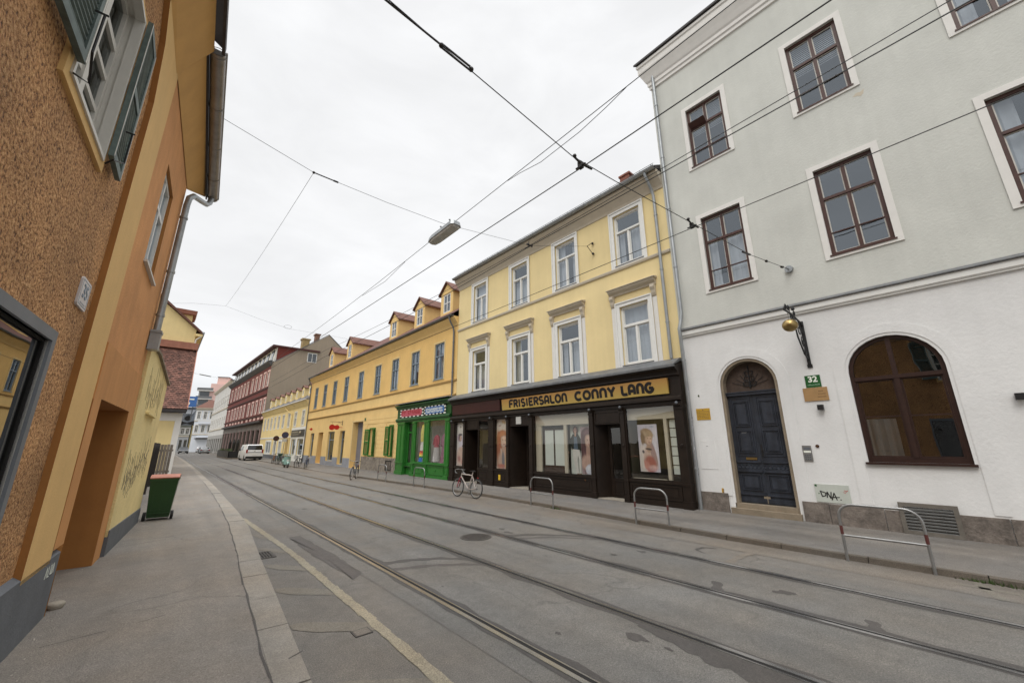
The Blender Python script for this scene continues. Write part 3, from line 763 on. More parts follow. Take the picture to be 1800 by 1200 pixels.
# ------------------------------------------------------------------ left side: ochre building with shutters
STYLES = {
 'grey': dict(t=.075, transom=.65, mull='full', bar=.36, inner=.022, mat=M['brownf'], mat2=M['offw'], glass=M['glassup'], trim=.13, trimb=.10, trimp=.03, trimmat=M['trimw'], sill=True, sillmat=M['brownf'], curtain=['sides','blind','none','left'], curmat=M['curt']),
 'yel':  dict(t=.08, transom=.66, mull='low', inner=.03, mat=M['white'], mat2=M['white'], glass=M['glassup'], trim=.14, trimb=.10, trimp=.035, lip=True, trimmat=M['white'], sill=True, sillmat=M['zincdk'], curtain=['left','sides','full','low'], curmat=M['curt']),
 'gold': dict(t=.07, transom=.64, mull='full', inner=.02, mat=M['bluegr'], mat2=M['bluegr'], glass=M['glassup'], trim=.11, trimb=.09, trimp=.02, trimmat=M['goldtr'], sill=True, sillmat=M['bluegr'], curtain=['sides','full','left','low'], curmat=M['curt']),
 'dorm': dict(t=.07, transom=.6, mull='full', mat=M['white'], glass=M['glassup'], curmat=M['curt']),
 'small':dict(t=.08, transom=.6, mull='full', mat=M['white'], glass=M['glassdk'], trim=.12, trimb=.08, trimp=.03, trimmat=M['white']),
 'red':  dict(t=.10, transom=.68, mull='full', mat=M['white'], glass=M['glasspl'], trim=.26, trimb=.1, trimp=.05, trimmat=M['pinkw'], sill=False),
 'pale': dict(t=.10, transom=.66, mull='full', mat=M['offw'], glass=M['glassdk'], trim=.22, trimb=.12, trimp=.06, trimmat=M['trimw']),
 'left': dict(t=.07, transom=.62, mull='full', inner=.02, mat=M['offw'], mat2=M['offw'], glass=M['glassup'], curmat=M['curt']),
}
TH = math.radians(3.7255)
LROT = -(PI/2 + TH)
LP = (-.65, 7.02, 0)
T = Thing('ochre_building', 'ochre building with coarse spattered render, tan buttress and green shutters on the left', 'building', LP, LROT)
def S(s): return -s
WN = -.055
HW = [dict(a=S(-2.12), b=S(-3.7), c=.95, d=2.75, depth=.045, room=1.2),
      dict(a=S(-2.32), b=S(-3.40), c=4.42, d=6.05, depth=.115, room=.8),
      dict(a=S(-6.2), b=S(-8.0), c=.95, d=2.75, depth=.045, room=1.2),
      dict(a=S(-6.6), b=S(-7.68), c=4.42, d=6.05, depth=.115, room=.8),
      dict(a=S(-10.2), b=S(-12.0), c=.95, d=2.75, depth=.045, room=1.2),
      dict(a=S(-10.6), b=S(-11.68), c=4.42, d=6.05, depth=.115, room=.8)]
for h in HW: h['a'], h['b'] = min(h['a'],h['b']), max(h['a'],h['b'])
q = MB(); wall(q, S(-1.2), S(-14), .5, 7.5, HW, WN, 0, 1, 2); T.part('rough_wall', q, [M['rough'], M['offw'], M['dark']])
q = MB(); pl_ = [(-1.23,.7),(-1.25,3),(-1.30,5.9),(-1.52,6.6),(-1.8,6.95),(-1.9,7.3),(-.45,7.3),(-.44,3),(-.36,.7)]
q.prism([(S(a),z) for a,z in pl_], -.35, 0, 0, mside=1); T.part('buttress', q, [M['tan'], M['brownj']])  # side faces in darker brown: shading of the turned return put into the colour
q = MB(); wall(q, S(.0-.44), S(2.95), 3.12, 7.3, [dict(a=S(1.62), b=S(.52), c=4.56, d=6.22, depth=.12, room=.7)], -.012, 0, 1, 2)
T.part('upper_wall', q, [M['orange'], M['brownj'], M['dark']])
q = MB(); wall(q, S(.03), S(2.95), 0, 3.117, [dict(a=S(2.36), b=S(.03), c=0.0, d=2.46, depth=.95, room=.0)], .004, 0, 1, None); q.face([(S(-.37),.004,.82),(S(.03),.004,.82),(S(.03),.004,3.117),(S(-.37),.004,3.117)],0)
q.face([(S(2.95),.004,0),(S(2.95),.004,3.117),(S(2.95),-1.5,3.117),(S(2.95),-1.5,0)],0)
q.face([(S(2.95),-.012,3.117),(S(2.95),-.012,7.3),(S(2.95),-6,7.3),(S(2.95),-6,3.117)],0)
T.part('lower_wall', q, [mat('light orange render', (.56,.27,.095), .92, .1, 1.6, bump=.2, bscale=30, fine=.04, streak=.12), M['brownj']])
q = MB(); q.box(S(2.36), S(-.02), -1.0, -.94, .05, 2.46); 
for k in range(2): q.box(S(.15+k*1.08), S(1.1+k*1.08), -.94, -.925, .3, 2.3)
T.part('recess_door', q, M['brownj'])
q = MB(); q.prism([(0,0),(0,.74),(-.07,.79),(-.4,.86),(-.4,0)], S(.02), S(-14), 0, axis='x'); T.part('plinth', q, M['greypl'])
q = MB(); q.face([(S(.015),-.395,.875),(S(-1.2),-.395,.875),(S(-1.2),-.06,.802),(S(.015),-.06,.802)]); T.part('plinth_ledge', q, M['ledge'])
q = MB()   # scrawl on the plinth end
for k, pts in enumerate(([(0,0),(.03,.10),(.06,0)], [(.09,.1),(.09,0),(.13,0)], [(.16,.1),(.16,.01),(.20,.01),(.20,.1)], [(.23,0),(.25,.1),(.28,.0)])):
    stroke(q, [(S(-.42)-a*1.1, .56+b) for a,b in pts], .010, .0005, .003)
T.part('scrawl', q, M['textw'])
# eave
q = MB()
q.face([(S(-.6),0,7.05),(S(2.97),0,7.18),(S(4.1),.22,7.72),(S(-.6),.24,7.60)])
q.face([(S(-.6),.24,7.60),(S(4.1),.22,7.72),(S(4.1),.22,7.95),(S(-.6),.24,7.85)])
q.face([(S(2.97),0,7.18),(S(4.1),.22,7.72),(S(4.1),-6,11),(S(2.97),-6,10.8)])
q.face([(S(-.6),0,7.05),(S(-.6),.24,7.60),(S(-.6),.34,7.75),(S(-.6),-.3,7.75)])
q.face([(S(-.6),0,7.0),(S(-.6),.33,7.66),(S(-14),.45,7.75),(S(-14),-.08,6.95)])
q.face([(S(-1.2),-.06,6.95),(S(-14),-.06,6.95),(S(-14),-.06,7.7),(S(-1.2),-.06,7.7)])
T.part('eave_soffit', q, M['eave'])
q = MB()
q.face([(S(4.15),.25,7.97),(S(-.6),.27,7.87),(S(-.6),-6,12.2),(S(4.15),-6,12.2)])
q.face([(S(-.6),.45,7.75),(S(-14),.5,7.8),(S(-14),-6,12.2),(S(-.6),-6,12.2)])
q.box(S(-.6),S(-14),.42,.46,7.66,7.80)
q.box(S(-.62),S(4.1),.235,.262,7.66,7.92)
rf = T.part('roof', q, M['roofdk'])
q = MB(); pr = [(.105*math.cos(a)+.370, 7.74+.105*math.sin(a)) for a in [PI+PI*k/8 for k in range(9)]]; pr2 = pr + [(p[0]*.0+.370+(p[0]-.370)*.9, 7.74+(p[1]-7.74)*.9) for p in reversed(pr)]
run(q, S(4.08), S(-.58), pr2)
q.tube([(S(4.08),.475,7.745),(S(-.58),.475,7.745)], .016, 6)
for s in (-.5,.7,1.9,3.1,4.0): q.box(S(s)-.012,S(s)+.012,.26,.452,7.75,7.762); q.torus((S(s),.370,7.74),(1,0,0),.109,.007,16,4)
q.prism([(a,b) for a,b in pr], S(-.58), S(-.575), 0, axis='x')
T.part('gutter', q, M['copper'], smooth=True)
q = MB(); pipe(q, [(S(3.92),.355,7.68),(S(3.9),.34,7.5),(S(3.75),.30,7.36),(S(3.3),.22,7.18),(S(2.95),.13,7.06),(S(2.78),.085,6.9),(S(2.73),.075,6.7),(S(2.73),.07,3.9)], .058, 0, [((S(2.73),.075,6.4),.04),((S(2.73),.072,5.2),.04),((S(2.73),.07,4.3),.04)])
T.part('downpipe', q, M['zinc'], smooth=True)
q = MB(); q.box(S(2.62),S(2.85),-.0,.15,3.62,3.98); q.box(S(2.60),S(2.87),-.0,.16,3.94,3.985); T.part('downpipe_box', q, M['zinc'])
# shop window of the ochre building
for k, s0 in enumerate((-2.12,-6.2,-10.2)):
    q = MB(); a, b = S(s0), S(s0-1.58)
    framerect(q, a-.09, b+.09, .86, 2.84, .09, WN-.02, WN+.022)
    f = T.part('shop_window', q, mat('grey window surround', (.16,.17,.185), .6, .12, 4) if k == 0 else bpy.data.materials['grey window surround'])
    q = MB(); framerect(q, a, b, .95, 2.75, .02, WN-.045, WN-.018); T.part('inner_frame', q, M['groove'], f)
    q = MB(); q.face([(a+.01,WN-.035,.96),(b-.01,WN-.035,.96),(b-.01,WN-.035,2.74),(a+.01,WN-.035,2.74)]); T.part('pane', q, M['glasslw'], f)
# upper window and its shutters
def shutter(mbk, x0, x1, z0, z1, y, dirn):
    pass
for k, s0 in enumerate((-2.32,-6.6,-10.6)):
    a, b = S(s0), S(s0-1.08); z0, z1 = 4.42, 6.05
    q = MB(); framerect(q, a-.0, b+.0, z0, z1, .06, WN-.125, WN-.075)
    q.box((a+b)/2-.045,(a+b)/2+.045,WN-.125,WN-.06,z0+.06,z1-.06); q.box(a+.06,b-.06,WN-.125,WN-.078,z0+1.1,z0+1.16)
    for zz in (z0+.42,z0+.78): q.box(a+.06,b-.06,WN-.118,WN-.078,zz-.022,zz+.022)
    f = T.part('window', q, M['offw'])
    q = MB(); q.face([(a+.03,WN-.105,z0),(b-.03,WN-.105,z0),(b-.03,WN-.105,z1),(a+.03,WN-.105,z1)]); T.part('pane', q, M['glassl'], f)
    q = MB(); framerect(q, a-.10, b+.10, z0-.09, z1+.1, .10, WN-.02, WN+.03); T.part('trim', q, M['tan'], f)
    q = MB(); framerect(q, a-.012, b+.012, z0-.012, z1+.012, .035, WN-.03, WN+.045); T.part('casing', q, M['offw'], f)
    q = MB(); y = WN-.42
    for i in range(20):
        xa, xb = a+1.08*i/20, a+1.08*(i+1)/20; q.face([(xa,y+.02*math.sin(i*1.8),z0),(xb,y+.02*math.sin(i*1.8+1.8),z0),(xb,y+.02*math.sin(i*1.8+1.8),z1),(xa,y+.02*math.sin(i*1.8),z1)])
    if k: T.part('curtain', q, M['curt'], f)
    for side in (-1, 1):
        # side -1: hinge at the s-small (camera) jamb; +1: at the far jamb
        hx = S(s0-1.08)+.02 if side < 0 else S(s0)-.03
        dx = .54 if side < 0 else -.47
        q = MB(); z0s, z1s = 4.50, 6.12; ya, yb = WN+.05, WN+.035
        def P(t, yo, z): return (hx+dx*t, ya+(yb-ya)*t+yo, z)
        def bar(t0,t1,za,zb,yo0=0,yo1=.04,m=0): q.hexa([P(t0,yo0,za),P(t1,yo0,za),P(t1,yo1,za),P(t0,yo1,za),P(t0,yo0,zb),P(t1,yo0,zb),P(t1,yo1,zb),P(t0,yo1,zb)], m)
        bar(0,.12,z0s,z1s); bar(.88,1,z0s,z1s)
        for zz in (z0s, z0s+.78, z1s-.07): bar(.12,.88,zz,zz+.07)
        nsl = 30
        for i in range(nsl):
            za = z0s+.07+(z1s-z0s-.14)*i/nsl; q.hexa([P(.12,.005,za),P(.88,.005,za),P(.88,.030,za+.028),P(.12,.030,za+.028),P(.12,.005,za+.008),P(.88,.005,za+.008),P(.88,.030,za+.036),P(.12,.030,za+.036)])
        bar(.975,1.0,z0s+.01,z1s-.01,.0402,.043,1); bar(0,.035,z0s+.01,z1s-.01,.0402,.043,1)
        sh = T.part('shutter', q, [M['shutg'], M['offw']], f)
        q = MB(); p0 = P(.25,.045,z0s+.02); q.tube([(hx, WN+.05, z0-.02),(hx-dx*.15,WN+.11,z0+.0),(p0[0],p0[1]+.05,p0[2]+.0),(p0[0],p0[1]+.05,p0[2]+.34)], .008, 5)
        q.tube([(p0[0],p0[1],p0[2]+.34),(p0[0],p0[1]+.07,p0[2]+.34)], .008, 5)
        T.part('stay_rod', q, M['iron'], f)
q = MB(); a, b = S(1.62), S(.52); framerect(q, a, b, 4.56, 6.22, .07, -.135, -.06); q.box((a+b)/2-.03,(a+b)/2+.03,-.13,-.062,4.63,6.15); q.box(a+.07,b-.07,-.13,-.064,5.6,5.66)
f = T.part('window', q, M['white'])
q = MB(); q.face([(a+.03,-.1,4.6),(b-.03,-.1,4.6),(b-.03,-.1,6.2),(a+.03,-.1,6.2)]); T.part('pane', q, M['glassup'], f)
q = MB(); q.box(a-.04,b+.04,-.12,.035,4.525,4.56); T.part('sill', q, M['offw'], f)
# number plate 35
P35 = Thing('house_number_plate', 'tilted white enamel house number 35 plate on the coarse ochre wall', 'house number', (0,0,0), 0)
P35.o.parent = None
P35.o.location = (LP[0] + math.sin(TH)*-1.62 + math.cos(TH)*WN, LP[1] + math.cos(TH)*-1.62 - math.sin(TH)*WN, 3.2); P35.o.rotation_euler = (0,0,LROT)
P35.z0 = 0
q = MB(); w, h = .16, .13
q.prism([(-w,0),(-w+.02,-.02),(w-.02,-.02),(w,0),(w,.24),(w-.02,.26),(-w+.02,.26),(-w,.24)], .0, .018); P35.part('plate', q, M['posterw'])
o = link('digits', text_mesh('35', .19, M['bluegr'], .002, bold=.002), P35.o, (0,.021,.135))
q = MB(); framerect(q, -w+.02, w-.02, .0, .24, .008, .018, .0195); P35.part('border_line', q, M['bluegr'])
q = MB(); q.box(-.09,.09,.018,.020,.022,.03); P35.part('street_line', q, M['bluegr'])

# ------------------------------------------------------------------ yellow garden wall with graffiti
G = Thing('garden_wall', 'rough pale yellow garden wall scrawled with graffiti beside the green bin', 'wall', (LP[0]+math.sin(TH)*2.95, LP[1]+math.cos(TH)*2.95, 0), LROT+math.radians(-.9))
def g(s): return -(s-2.95)
q = MB(); top = [(2.96,3.74),(4.0,3.74),(6.72,3.44)]
q.prism([(g(2.96),.4),(g(2.96),3.74),(g(4.0),3.74),(g(6.72),3.44),(g(6.72),.4)], -.4, .04); G.part('render_face', q, M['yroughw'])
q = MB(); q.prism([(g(2.96),0),(g(2.96),.50),(g(6.74),.42),(g(6.74),0)], -.41, .055); G.part('plinth', q, M['greypl'])
q = MB(); q.hexa([(g(2.96),-.46,3.742),(g(4.0),-.46,3.742),(g(4.0),.09,3.742),(g(2.96),.09,3.742),(g(2.96),-.46,3.79),(g(4.0),-.46,3.79),(g(4.0),.09,3.79),(g(2.96),.09,3.79)])
q.hexa([(g(4.0),-.46,3.742),(g(6.8),-.46,3.435),(g(6.8),.09,3.435),(g(4.0),.09,3.742),(g(4.0),-.46,3.79),(g(6.8),-.46,3.48),(g(6.8),.09,3.48),(g(4.0),.09,3.79)]); G.part('coping', q, M['stonebr'])
q = MB(); q.hexa([(g(4.0),.04,2.52),(g(5.35),.04,2.50),(g(5.35),.10,2.50),(g(4.0),.10,2.52),(g(4.0),.04,2.56),(g(5.35),.04,2.54),(g(5.35),.10,2.54),(g(4.0),.10,2.56)]); G.part('ledge', q, M['yroughw'])
rn = random.Random(12); q = MB()
def scribble(s0, s1, z0, z1, n, w):
    for i in range(n):
        s = s0+(s1-s0)*(i+rn.random())/n; z = rn.uniform(z0,z0+(z1-z0)*.4); hgt = rn.uniform(.25,.85)*(z1-z0); pts = []
        for k in range(6): pts.append((g(s+rn.uniform(-.05,.05)+.04*math.sin(k*2.1)), z+hgt*k/5))
        stroke(q, pts, w*rn.uniform(.6,1.3), .0405, .0425, k=[rn.randint(0,6)])
scribble(3.25,4.6,.92,1.75,24,.009); scribble(4.6,6.0,1.15,1.95,14,.010)
stroke(q, [(g(4.9),1.5),(g(5.2),1.72),(g(5.6),1.6),(g(5.9),1.8)], .02, .0405, .0425)
G.part('graffiti', q, M['spray'])
q = MB(); scribble(3.5,6.0,2.55,3.45,26,.016); G.part('faded_graffiti', q, mat('washed out graffiti', (.36,.29,.17), .9, .2, 6))
# ------------------------------------------------------------------ wheelie bin
B = Thing('wheelie_bin', 'green wheeled bin with an orange red lid on the left pavement', 'bin', (.26,13.95,.10), math.radians(-4))
B.z0 = 0
def taper(w0,d0,w1,d1,z0,z1): return [(-w0,-d0,z0),(w0,-d0,z0),(w0,d0,z0),(-w0,d0,z0),(-w1,-d1,z1),(w1,-d1,z1),(w1,d1,z1),(-w1,d1,z1)]
q = MB(); q.hexa(taper(.215,.22,.27,.29,.06,.93)); q.hexa(taper(.285,.305,.285,.305,.93,.985)); q.box(-.20,.20,-.262,-.225,.15,.17)
for x in (-.16,0,.16): q.hexa([(x-.012,-.232,.12),(x+.012,-.232,.12),(x+.012,-.22,.12),(x-.012,-.22,.12),(x-.012,-.290,.88),(x+.012,-.290,.88),(x+.012,-.27,.88),(x-.012,-.27,.88)])
B.part('body', q, M['bing'])
q = MB(); q.prism([(-.30,.985),(-.31,1.01),(-.27,1.045),(.0,1.075),(.24,1.06),(.30,1.02),(.30,.985)], -.285, .285, axis='x'); B.part('lid', q, M['binr'])
q = MB(); q.tube([(-.26,.33,.98),(.26,.33,.98)], .016, 8); q.box(-.26,-.22,.28,.34,.95,.99); q.box(.22,.26,.28,.34,.95,.99); B.part('handle', q, M['bing'])
for s in (-1,1):
    q = MB(); q.tube([(s*.235,-.16,.10),(s*.29,-.16,.10)], .10, 18); w_ = B.part('wheel', q, M['rubber'], smooth=True)
    q = MB(); q.tube([(s*.288,-.16,.10),(s*.296,-.16,.10)], .05, 14); B.part('hub', q, M['blackp'], w_)
# low concrete foot and round disc lying by the plinth
q = MB(); q.lathe([(.06,0),(.075,.03),(.075,.055),(.06,.07),(.001,.07)], (-.60,7.30,.09), 24); solo('concrete_disc', q, M['ledge'], 'small round concrete disc lying at the foot of the grey plinth', 'disc', smooth=True)
# ------------------------------------------------------------------ board fence
F = Thing('board_fence', 'weathered dark grey board fence behind the green bin', 'fence', (-.12,13.9,.08), 0); F.z0 = 0
rn = random.Random(4); q = MB(); y = -0.38
while y < 14.6:
    w = .14; h = 1.80+rn.uniform(-.02,.02); x = -.22 + y*.018
    q.box(x-.012, x+.012, y, y+w-.012, .05, h); y += w
F.part('boards', q, M['wood'])
q = MB(); 
for z in (.4,1.5): q.hexa([(-.27,0,z),(-.24,0,z),(.02,14.6,z),(-.01,14.6,z),(-.27,0,z+.09),(-.24,0,z+.09),(.02,14.6,z+.09),(-.01,14.6,z+.09)])
F.part('rails', q, M['wood'])
for yy in (.0, 3.6, 7.3, 11, 14.6):
    q = MB(); x = -.22+yy*.018; q.box(x-.02,x+.10,yy-.06,yy+.06,0,1.92); F.part('post', q, mat('dark fence post', (.05,.042,.038), .8, .2) if yy == 0 else bpy.data.materials['dark fence post'])
F2 = Thing('board_gate', 'pale weathered vertical board gate in front of the red roofed annex', 'gate', (.15,29,.08), 0); F2.z0 = 0
q = MB(); x = -.62
while x < .42:
    q.box(x, x+.118, -.02, .02, .05, 1.86+rn.uniform(-.015,.015)); x += .13
F2.part('boards', q, M['wood'])
q = MB(); q.box(-.62,.45,.02,.06,.4,.5); q.box(-.62,.45,.02,.06,1.5,1.6); F2.part('rails', q, M['wood'])
q = MB(); q.box(-.78,-.64,-.07,.07,0,1.95); F2.part('post', q, bpy.data.materials['dark fence post'])

# ------------------------------------------------------------------ annex with the tiled lean-to roof, gabled house behind it
A = Thing('tiled_annex', 'low yellow annex with white corner and steep red brown tiled roof', 'house', (-2.5,33,0), 0, x0=-2.5, y0=33)
q = MB(); q.box(-9,.44,31.0,45,.05,3.3); A.part('wall', q, M['cream'])
q = MB(); q.box(.441,.74,30.97,45,.05,3.75); q.box(-9,.44,30.97,31.2,3.3,3.75); q.box(-9,.44,30.98,31.2,.05,.5); A.part('white_corner', q, M['trimw'])
q = MB(); q.box(-9,.86,30.55,31.0,3.76,3.82); q.box(-9,.88,30.52,30.62,3.82,4.0); A.part('eave_board', q, M['roofdk'])
rn = random.Random(8)
q = MB(); y0,z0,y1,z1 = 30.5,3.98,34.45,8.3; ln = math.hypot(y1-y0,z1-z0); dy, dz = (y1-y0)/ln, (z1-z0)/ln; ny, nz = -dz, dy
rows = 34; tw = .185
q.face([(-9,y0,z0-.01),(.86,y0,z0-.01),(.86,y1,z1-.01),(-9,y1,z1-.01)])
for r in range(rows):
    u = ln*r/rows; off = (r % 2)*tw/2
    for c in range(18):
        xa = .86-(c+1)*tw+off; xb = min(.87, xa+tw-.006)
        if xa > .84: continue
        lift = .03+rn.uniform(-.004,.006); u1 = u+ln/rows*1.25
        def Pt(x,uu,l): return (x, y0+dy*uu+ny*l, z0+dz*uu+nz*l)
        xm = (xa+xb)/2
        q.v += []; q.face([Pt(xa,u+.05,lift),Pt(xa+.03,u+.012,lift+.002),Pt(xm,u,lift+.003),Pt(xb-.03,u+.012,lift+.002),Pt(xb,u+.05,lift),Pt(xb,u1,.006),Pt(xa,u1,.006)])
        q.face([Pt(xa,u+.05,lift),Pt(xa,u+.05,0),Pt(xm,u,0),Pt(xb,u+.05,0),Pt(xb,u+.05,lift),Pt(xm,u,lift+.003)])
A.part('tile_roof', q, M['tile'])
q = MB(); q.hexa([(.855,30.48,3.96),(.90,30.48,3.96),(.90,34.45,8.29),(.855,34.45,8.29),(.855,30.46,4.06),(.90,30.46,4.06),(.90,34.43,8.39),(.855,34.43,8.39)]); q.box(-9,.9,34.2,34.48,8.28,8.75); A.part('flashing', q, M['tiler'])
H = Thing('gabled_house', 'tall yellow gabled house with a dormer rising behind the tiled annex', 'house', (-2.5,36,0), 0, x0=-2.5, y0=36)
q = MB(); q.prism([(-9,0),(.62,0),(.62,9.75),(-1.12,11.2),(-5,14.4),(-9,14.4)], 34.5, 45); H.part('wall', q, M['cream'])
q = MB()
for (xa,za,xb,zb) in ((.98,9.45,-5.2,14.75),):
    q.hexa([(xa,34.25,za),(xb,34.25,zb),(xb,45,zb),(xa,45,za),(xa+.0,34.25,za+.16),(xb,34.25,zb+.16),(xb,45,zb+.16),(xa,45,za+.16)])
H.part('roof', q, M['tile'])
q = MB(); q.box(.62,1.0,34.3,45,9.3,9.46); H.part('eave_soffit', q, M['cream'])
q = MB(); q.tube([(1.03,34.2,9.55),(1.03,45,9.55)], .07, 8); H.part('gutter', q, M['zinc'], smooth=True)
q = MB(); pipe(q, [(1.0,34.35,9.5),(.95,34.35,9.3),(.7,34.4,9.05),(.68,34.42,8.8),(.68,34.42,.3)], .05); H.part('downpipe', q, M['offw'], smooth=True)
q = MB(); q.box(-3,.28,36.2,38.2,9.6,11.2); d_ = H.part('dormer', q, M['cream'])
q = MB(); q.hexa([(-3,36.0,11.2),(.45,36.0,11.2),(.45,38.4,11.2),(-3,38.4,11.2),(-3,35.95,11.55),(.5,35.95,11.5),(.5,38.45,11.5),(-3,38.45,11.55)]); H.part('dormer_roof', q, M['tiler'], d_)
# ------------------------------------------------------------------ white and grey-green building no. 32
X0 = 11.5
GB = Thing('corner_house', 'four storey grey green building with whitewashed ground floor, brown windows and arched door', 'building', (X0,0,0), RIGHT, 0)
GY0, GY1 = -11.0, 5.25
WC = [3.635, .78, -2.08, -4.94, -7.8]
H3 = [hole(x,10.5,1.11,2.2,.13,.7) for x in WC]; H2 = [hole(x,6.27,1.12,2.36,.13,.7) for x in WC]
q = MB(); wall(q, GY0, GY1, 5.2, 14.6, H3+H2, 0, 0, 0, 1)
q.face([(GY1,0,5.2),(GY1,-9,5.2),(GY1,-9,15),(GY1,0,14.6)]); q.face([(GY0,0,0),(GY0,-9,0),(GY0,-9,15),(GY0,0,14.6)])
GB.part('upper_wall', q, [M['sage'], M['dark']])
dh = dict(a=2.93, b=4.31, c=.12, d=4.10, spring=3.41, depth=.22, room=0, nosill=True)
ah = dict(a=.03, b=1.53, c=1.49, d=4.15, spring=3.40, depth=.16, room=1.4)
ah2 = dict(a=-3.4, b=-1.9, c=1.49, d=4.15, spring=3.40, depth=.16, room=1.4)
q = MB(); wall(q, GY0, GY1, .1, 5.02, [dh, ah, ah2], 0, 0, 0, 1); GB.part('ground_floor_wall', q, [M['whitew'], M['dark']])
# shallow raised bands round the two arches
q = MB()
for a, b, sp, tp, z0, w in ((2.93,4.31,3.41,4.10,.56,.20),(.03,1.53,3.40,4.15,.62,.20)):
    inn = [(a-.06,z0)] + arcpts(a-.06, b+.06, sp, tp+.06, 18) + [(b+.06,z0)]; outr = [(a-.06-w,z0)] + arcpts(a-.06-w, b+.06+w, sp, tp+.06+w, 18) + [(b+.06+w,z0)]
    q.ring2(outr, inn, -.01, .014)
GB.part('arch_moulding', q, M['whitew'])
q = MB(); run(q, GY0, 5.25, [(0,5.0),(.05,5.0),(.05,5.02),(.085,5.06),(.085,5.19),(0,5.19)]); GB.part('string_course', q, M['white'])
q = MB(); run(q, GY0, 5.25, [(0,5.19),(.12,5.195),(.125,5.215),(.06,5.255),(.0,5.30)]); GB.part('flashing', q, M['zincdk'])
q = MB(); run(q, GY0, GY1, [(0,14.45),(.05,14.47),(.05,14.58),(.09,14.62),(.09,14.74),(.13,14.80),(.20,14.98),(.27,15.14),(.30,15.20),(.30,15.42),(.34,15.46),(.34,15.56),(0,15.6)], 0, mitre1=True); GB.part('cornice', q, M['trimw'])
q = MB(); run(q, GY0, GY1, [(-.0,15.58),(.40,15.60),(.40,15.68),(0,15.75)], 0, mitre1=True); q.face([(GY0,.4,15.68),(GY1+.4,.4,15.68),(GY1-3,-5,18.5),(GY0,-5,18.5)]); GB.part('roof', q, M['roofdk'])
for k, x in enumerate(WC):
    f3 = window_set(GB, x, 10.5, 1.11, 2.2, 'grey', .13, seed=[1,1,0,2,1][k]); f2 = window_set(GB, x, 6.27, 1.12, 2.36, 'grey', .13, seed=[3,2,0,1,2][k])
    if k == 0:   # small casement standing open in the upper left window
        q = MB(); q.hexa([(x-.02,-.05,11.93),(x+.48,-.05,11.93),(x+.48,-.02,11.93),(x-.02,-.02,11.93),(x-.02,.12,12.05),(x+.48,.12,12.05),(x+.48,.15,12.05),(x-.02,.15,12.05)]); GB.part('open_flap', q, M['brownf'], f3)
# plinth of rough stone blocks
rn = random.Random(2)
for a, b in ((4.47,5.22),(-11,2.86)):
    q = MB()
    x = a
    while x < b-.05:
        w = min(rn.uniform(.5,.95), b-x); tz = .57+rn.uniform(-.03,.05)
        if x < 1.25 and x+w > .4: tz = min(tz,.60)
        q.hexa([(x+.006,-.05,.0),(x+w-.006,-.05,.0),(x+w-.006,.045,.0),(x+.006,.045,.0),(x+.006,-.05,tz),(x+w-.006,-.05,tz+rn.uniform(-.02,.02)),(x+w-.006,.038+rn.uniform(-.01,.008),tz),(x+.006,.038,tz)]); x += w
    GB.part('plinth', q, M['plinth'])
# arched window
for (a,b,sp,tp,z0) in ((.03,1.53,3.40,4.15,1.49),(-3.4,-1.9,3.40,4.15,1.49)):
    q = MB(); t = .075
    outr = [(a,z0)]+arcpts(a,b,sp,tp,20)+[(b,z0)]; inn = [(a+t,z0)]+arcpts(a+t,b-t,sp,tp-t,20)+[(b-t,z0)]
    q.ring2(outr, inn, -.16, -.07); cx = (a+b)/2
    q.box(a+t,b-t,-.158,-.072,z0,z0+.10); q.box(a+t,b-t,-.16,-.055,3.22,3.30); q.box(cx-.045,cx+.045,-.16,-.06,z0+.1,3.22); q.box(cx-.04,cx+.04,-.158,-.075,3.30,tp-t)
    f = GB.part('arched_window', q, M['brownd'])
    q = MB(); q.box(a+t,cx-.045,-.15,-.1,2.42,2.45); q.box(cx+.045,b-t,-.15,-.1,2.42,2.45); 
    for xa, xb in ((a+t+.002,cx-.047),(cx+.047,b-t-.002)): framerect(q, xa, xb, z0+.102, 3.218, .03, -.165, -.09)
    GB.part('casement', q, M['brownd'], f)
    q = MB(); q.face([(p,-.125,z) for p, z in inn]); GB.part('pane', q, M['glassa'], f)
    q = MB(); q.box(a-.04,b+.04,-.06,.07,z0-.045,z0-.0); GB.part('sill', q, M['brownd'], f)
    q = MB()
    for i in range(10):
        xa, xb = b-.55+.5*i/10, b-.55+.5*(i+1)/10; q.face([(xa,-.5+.03*math.sin(i*1.9),1.5),(xb,-.5+.03*math.sin(i*1.9+1.9),1.5),(xb,-.5+.03*math.sin(i*1.9+1.9),2.4),(xa,-.5+.03*math.sin(i*1.9),2.4)])
    GB.part('curtain', q, M['curt'], f)
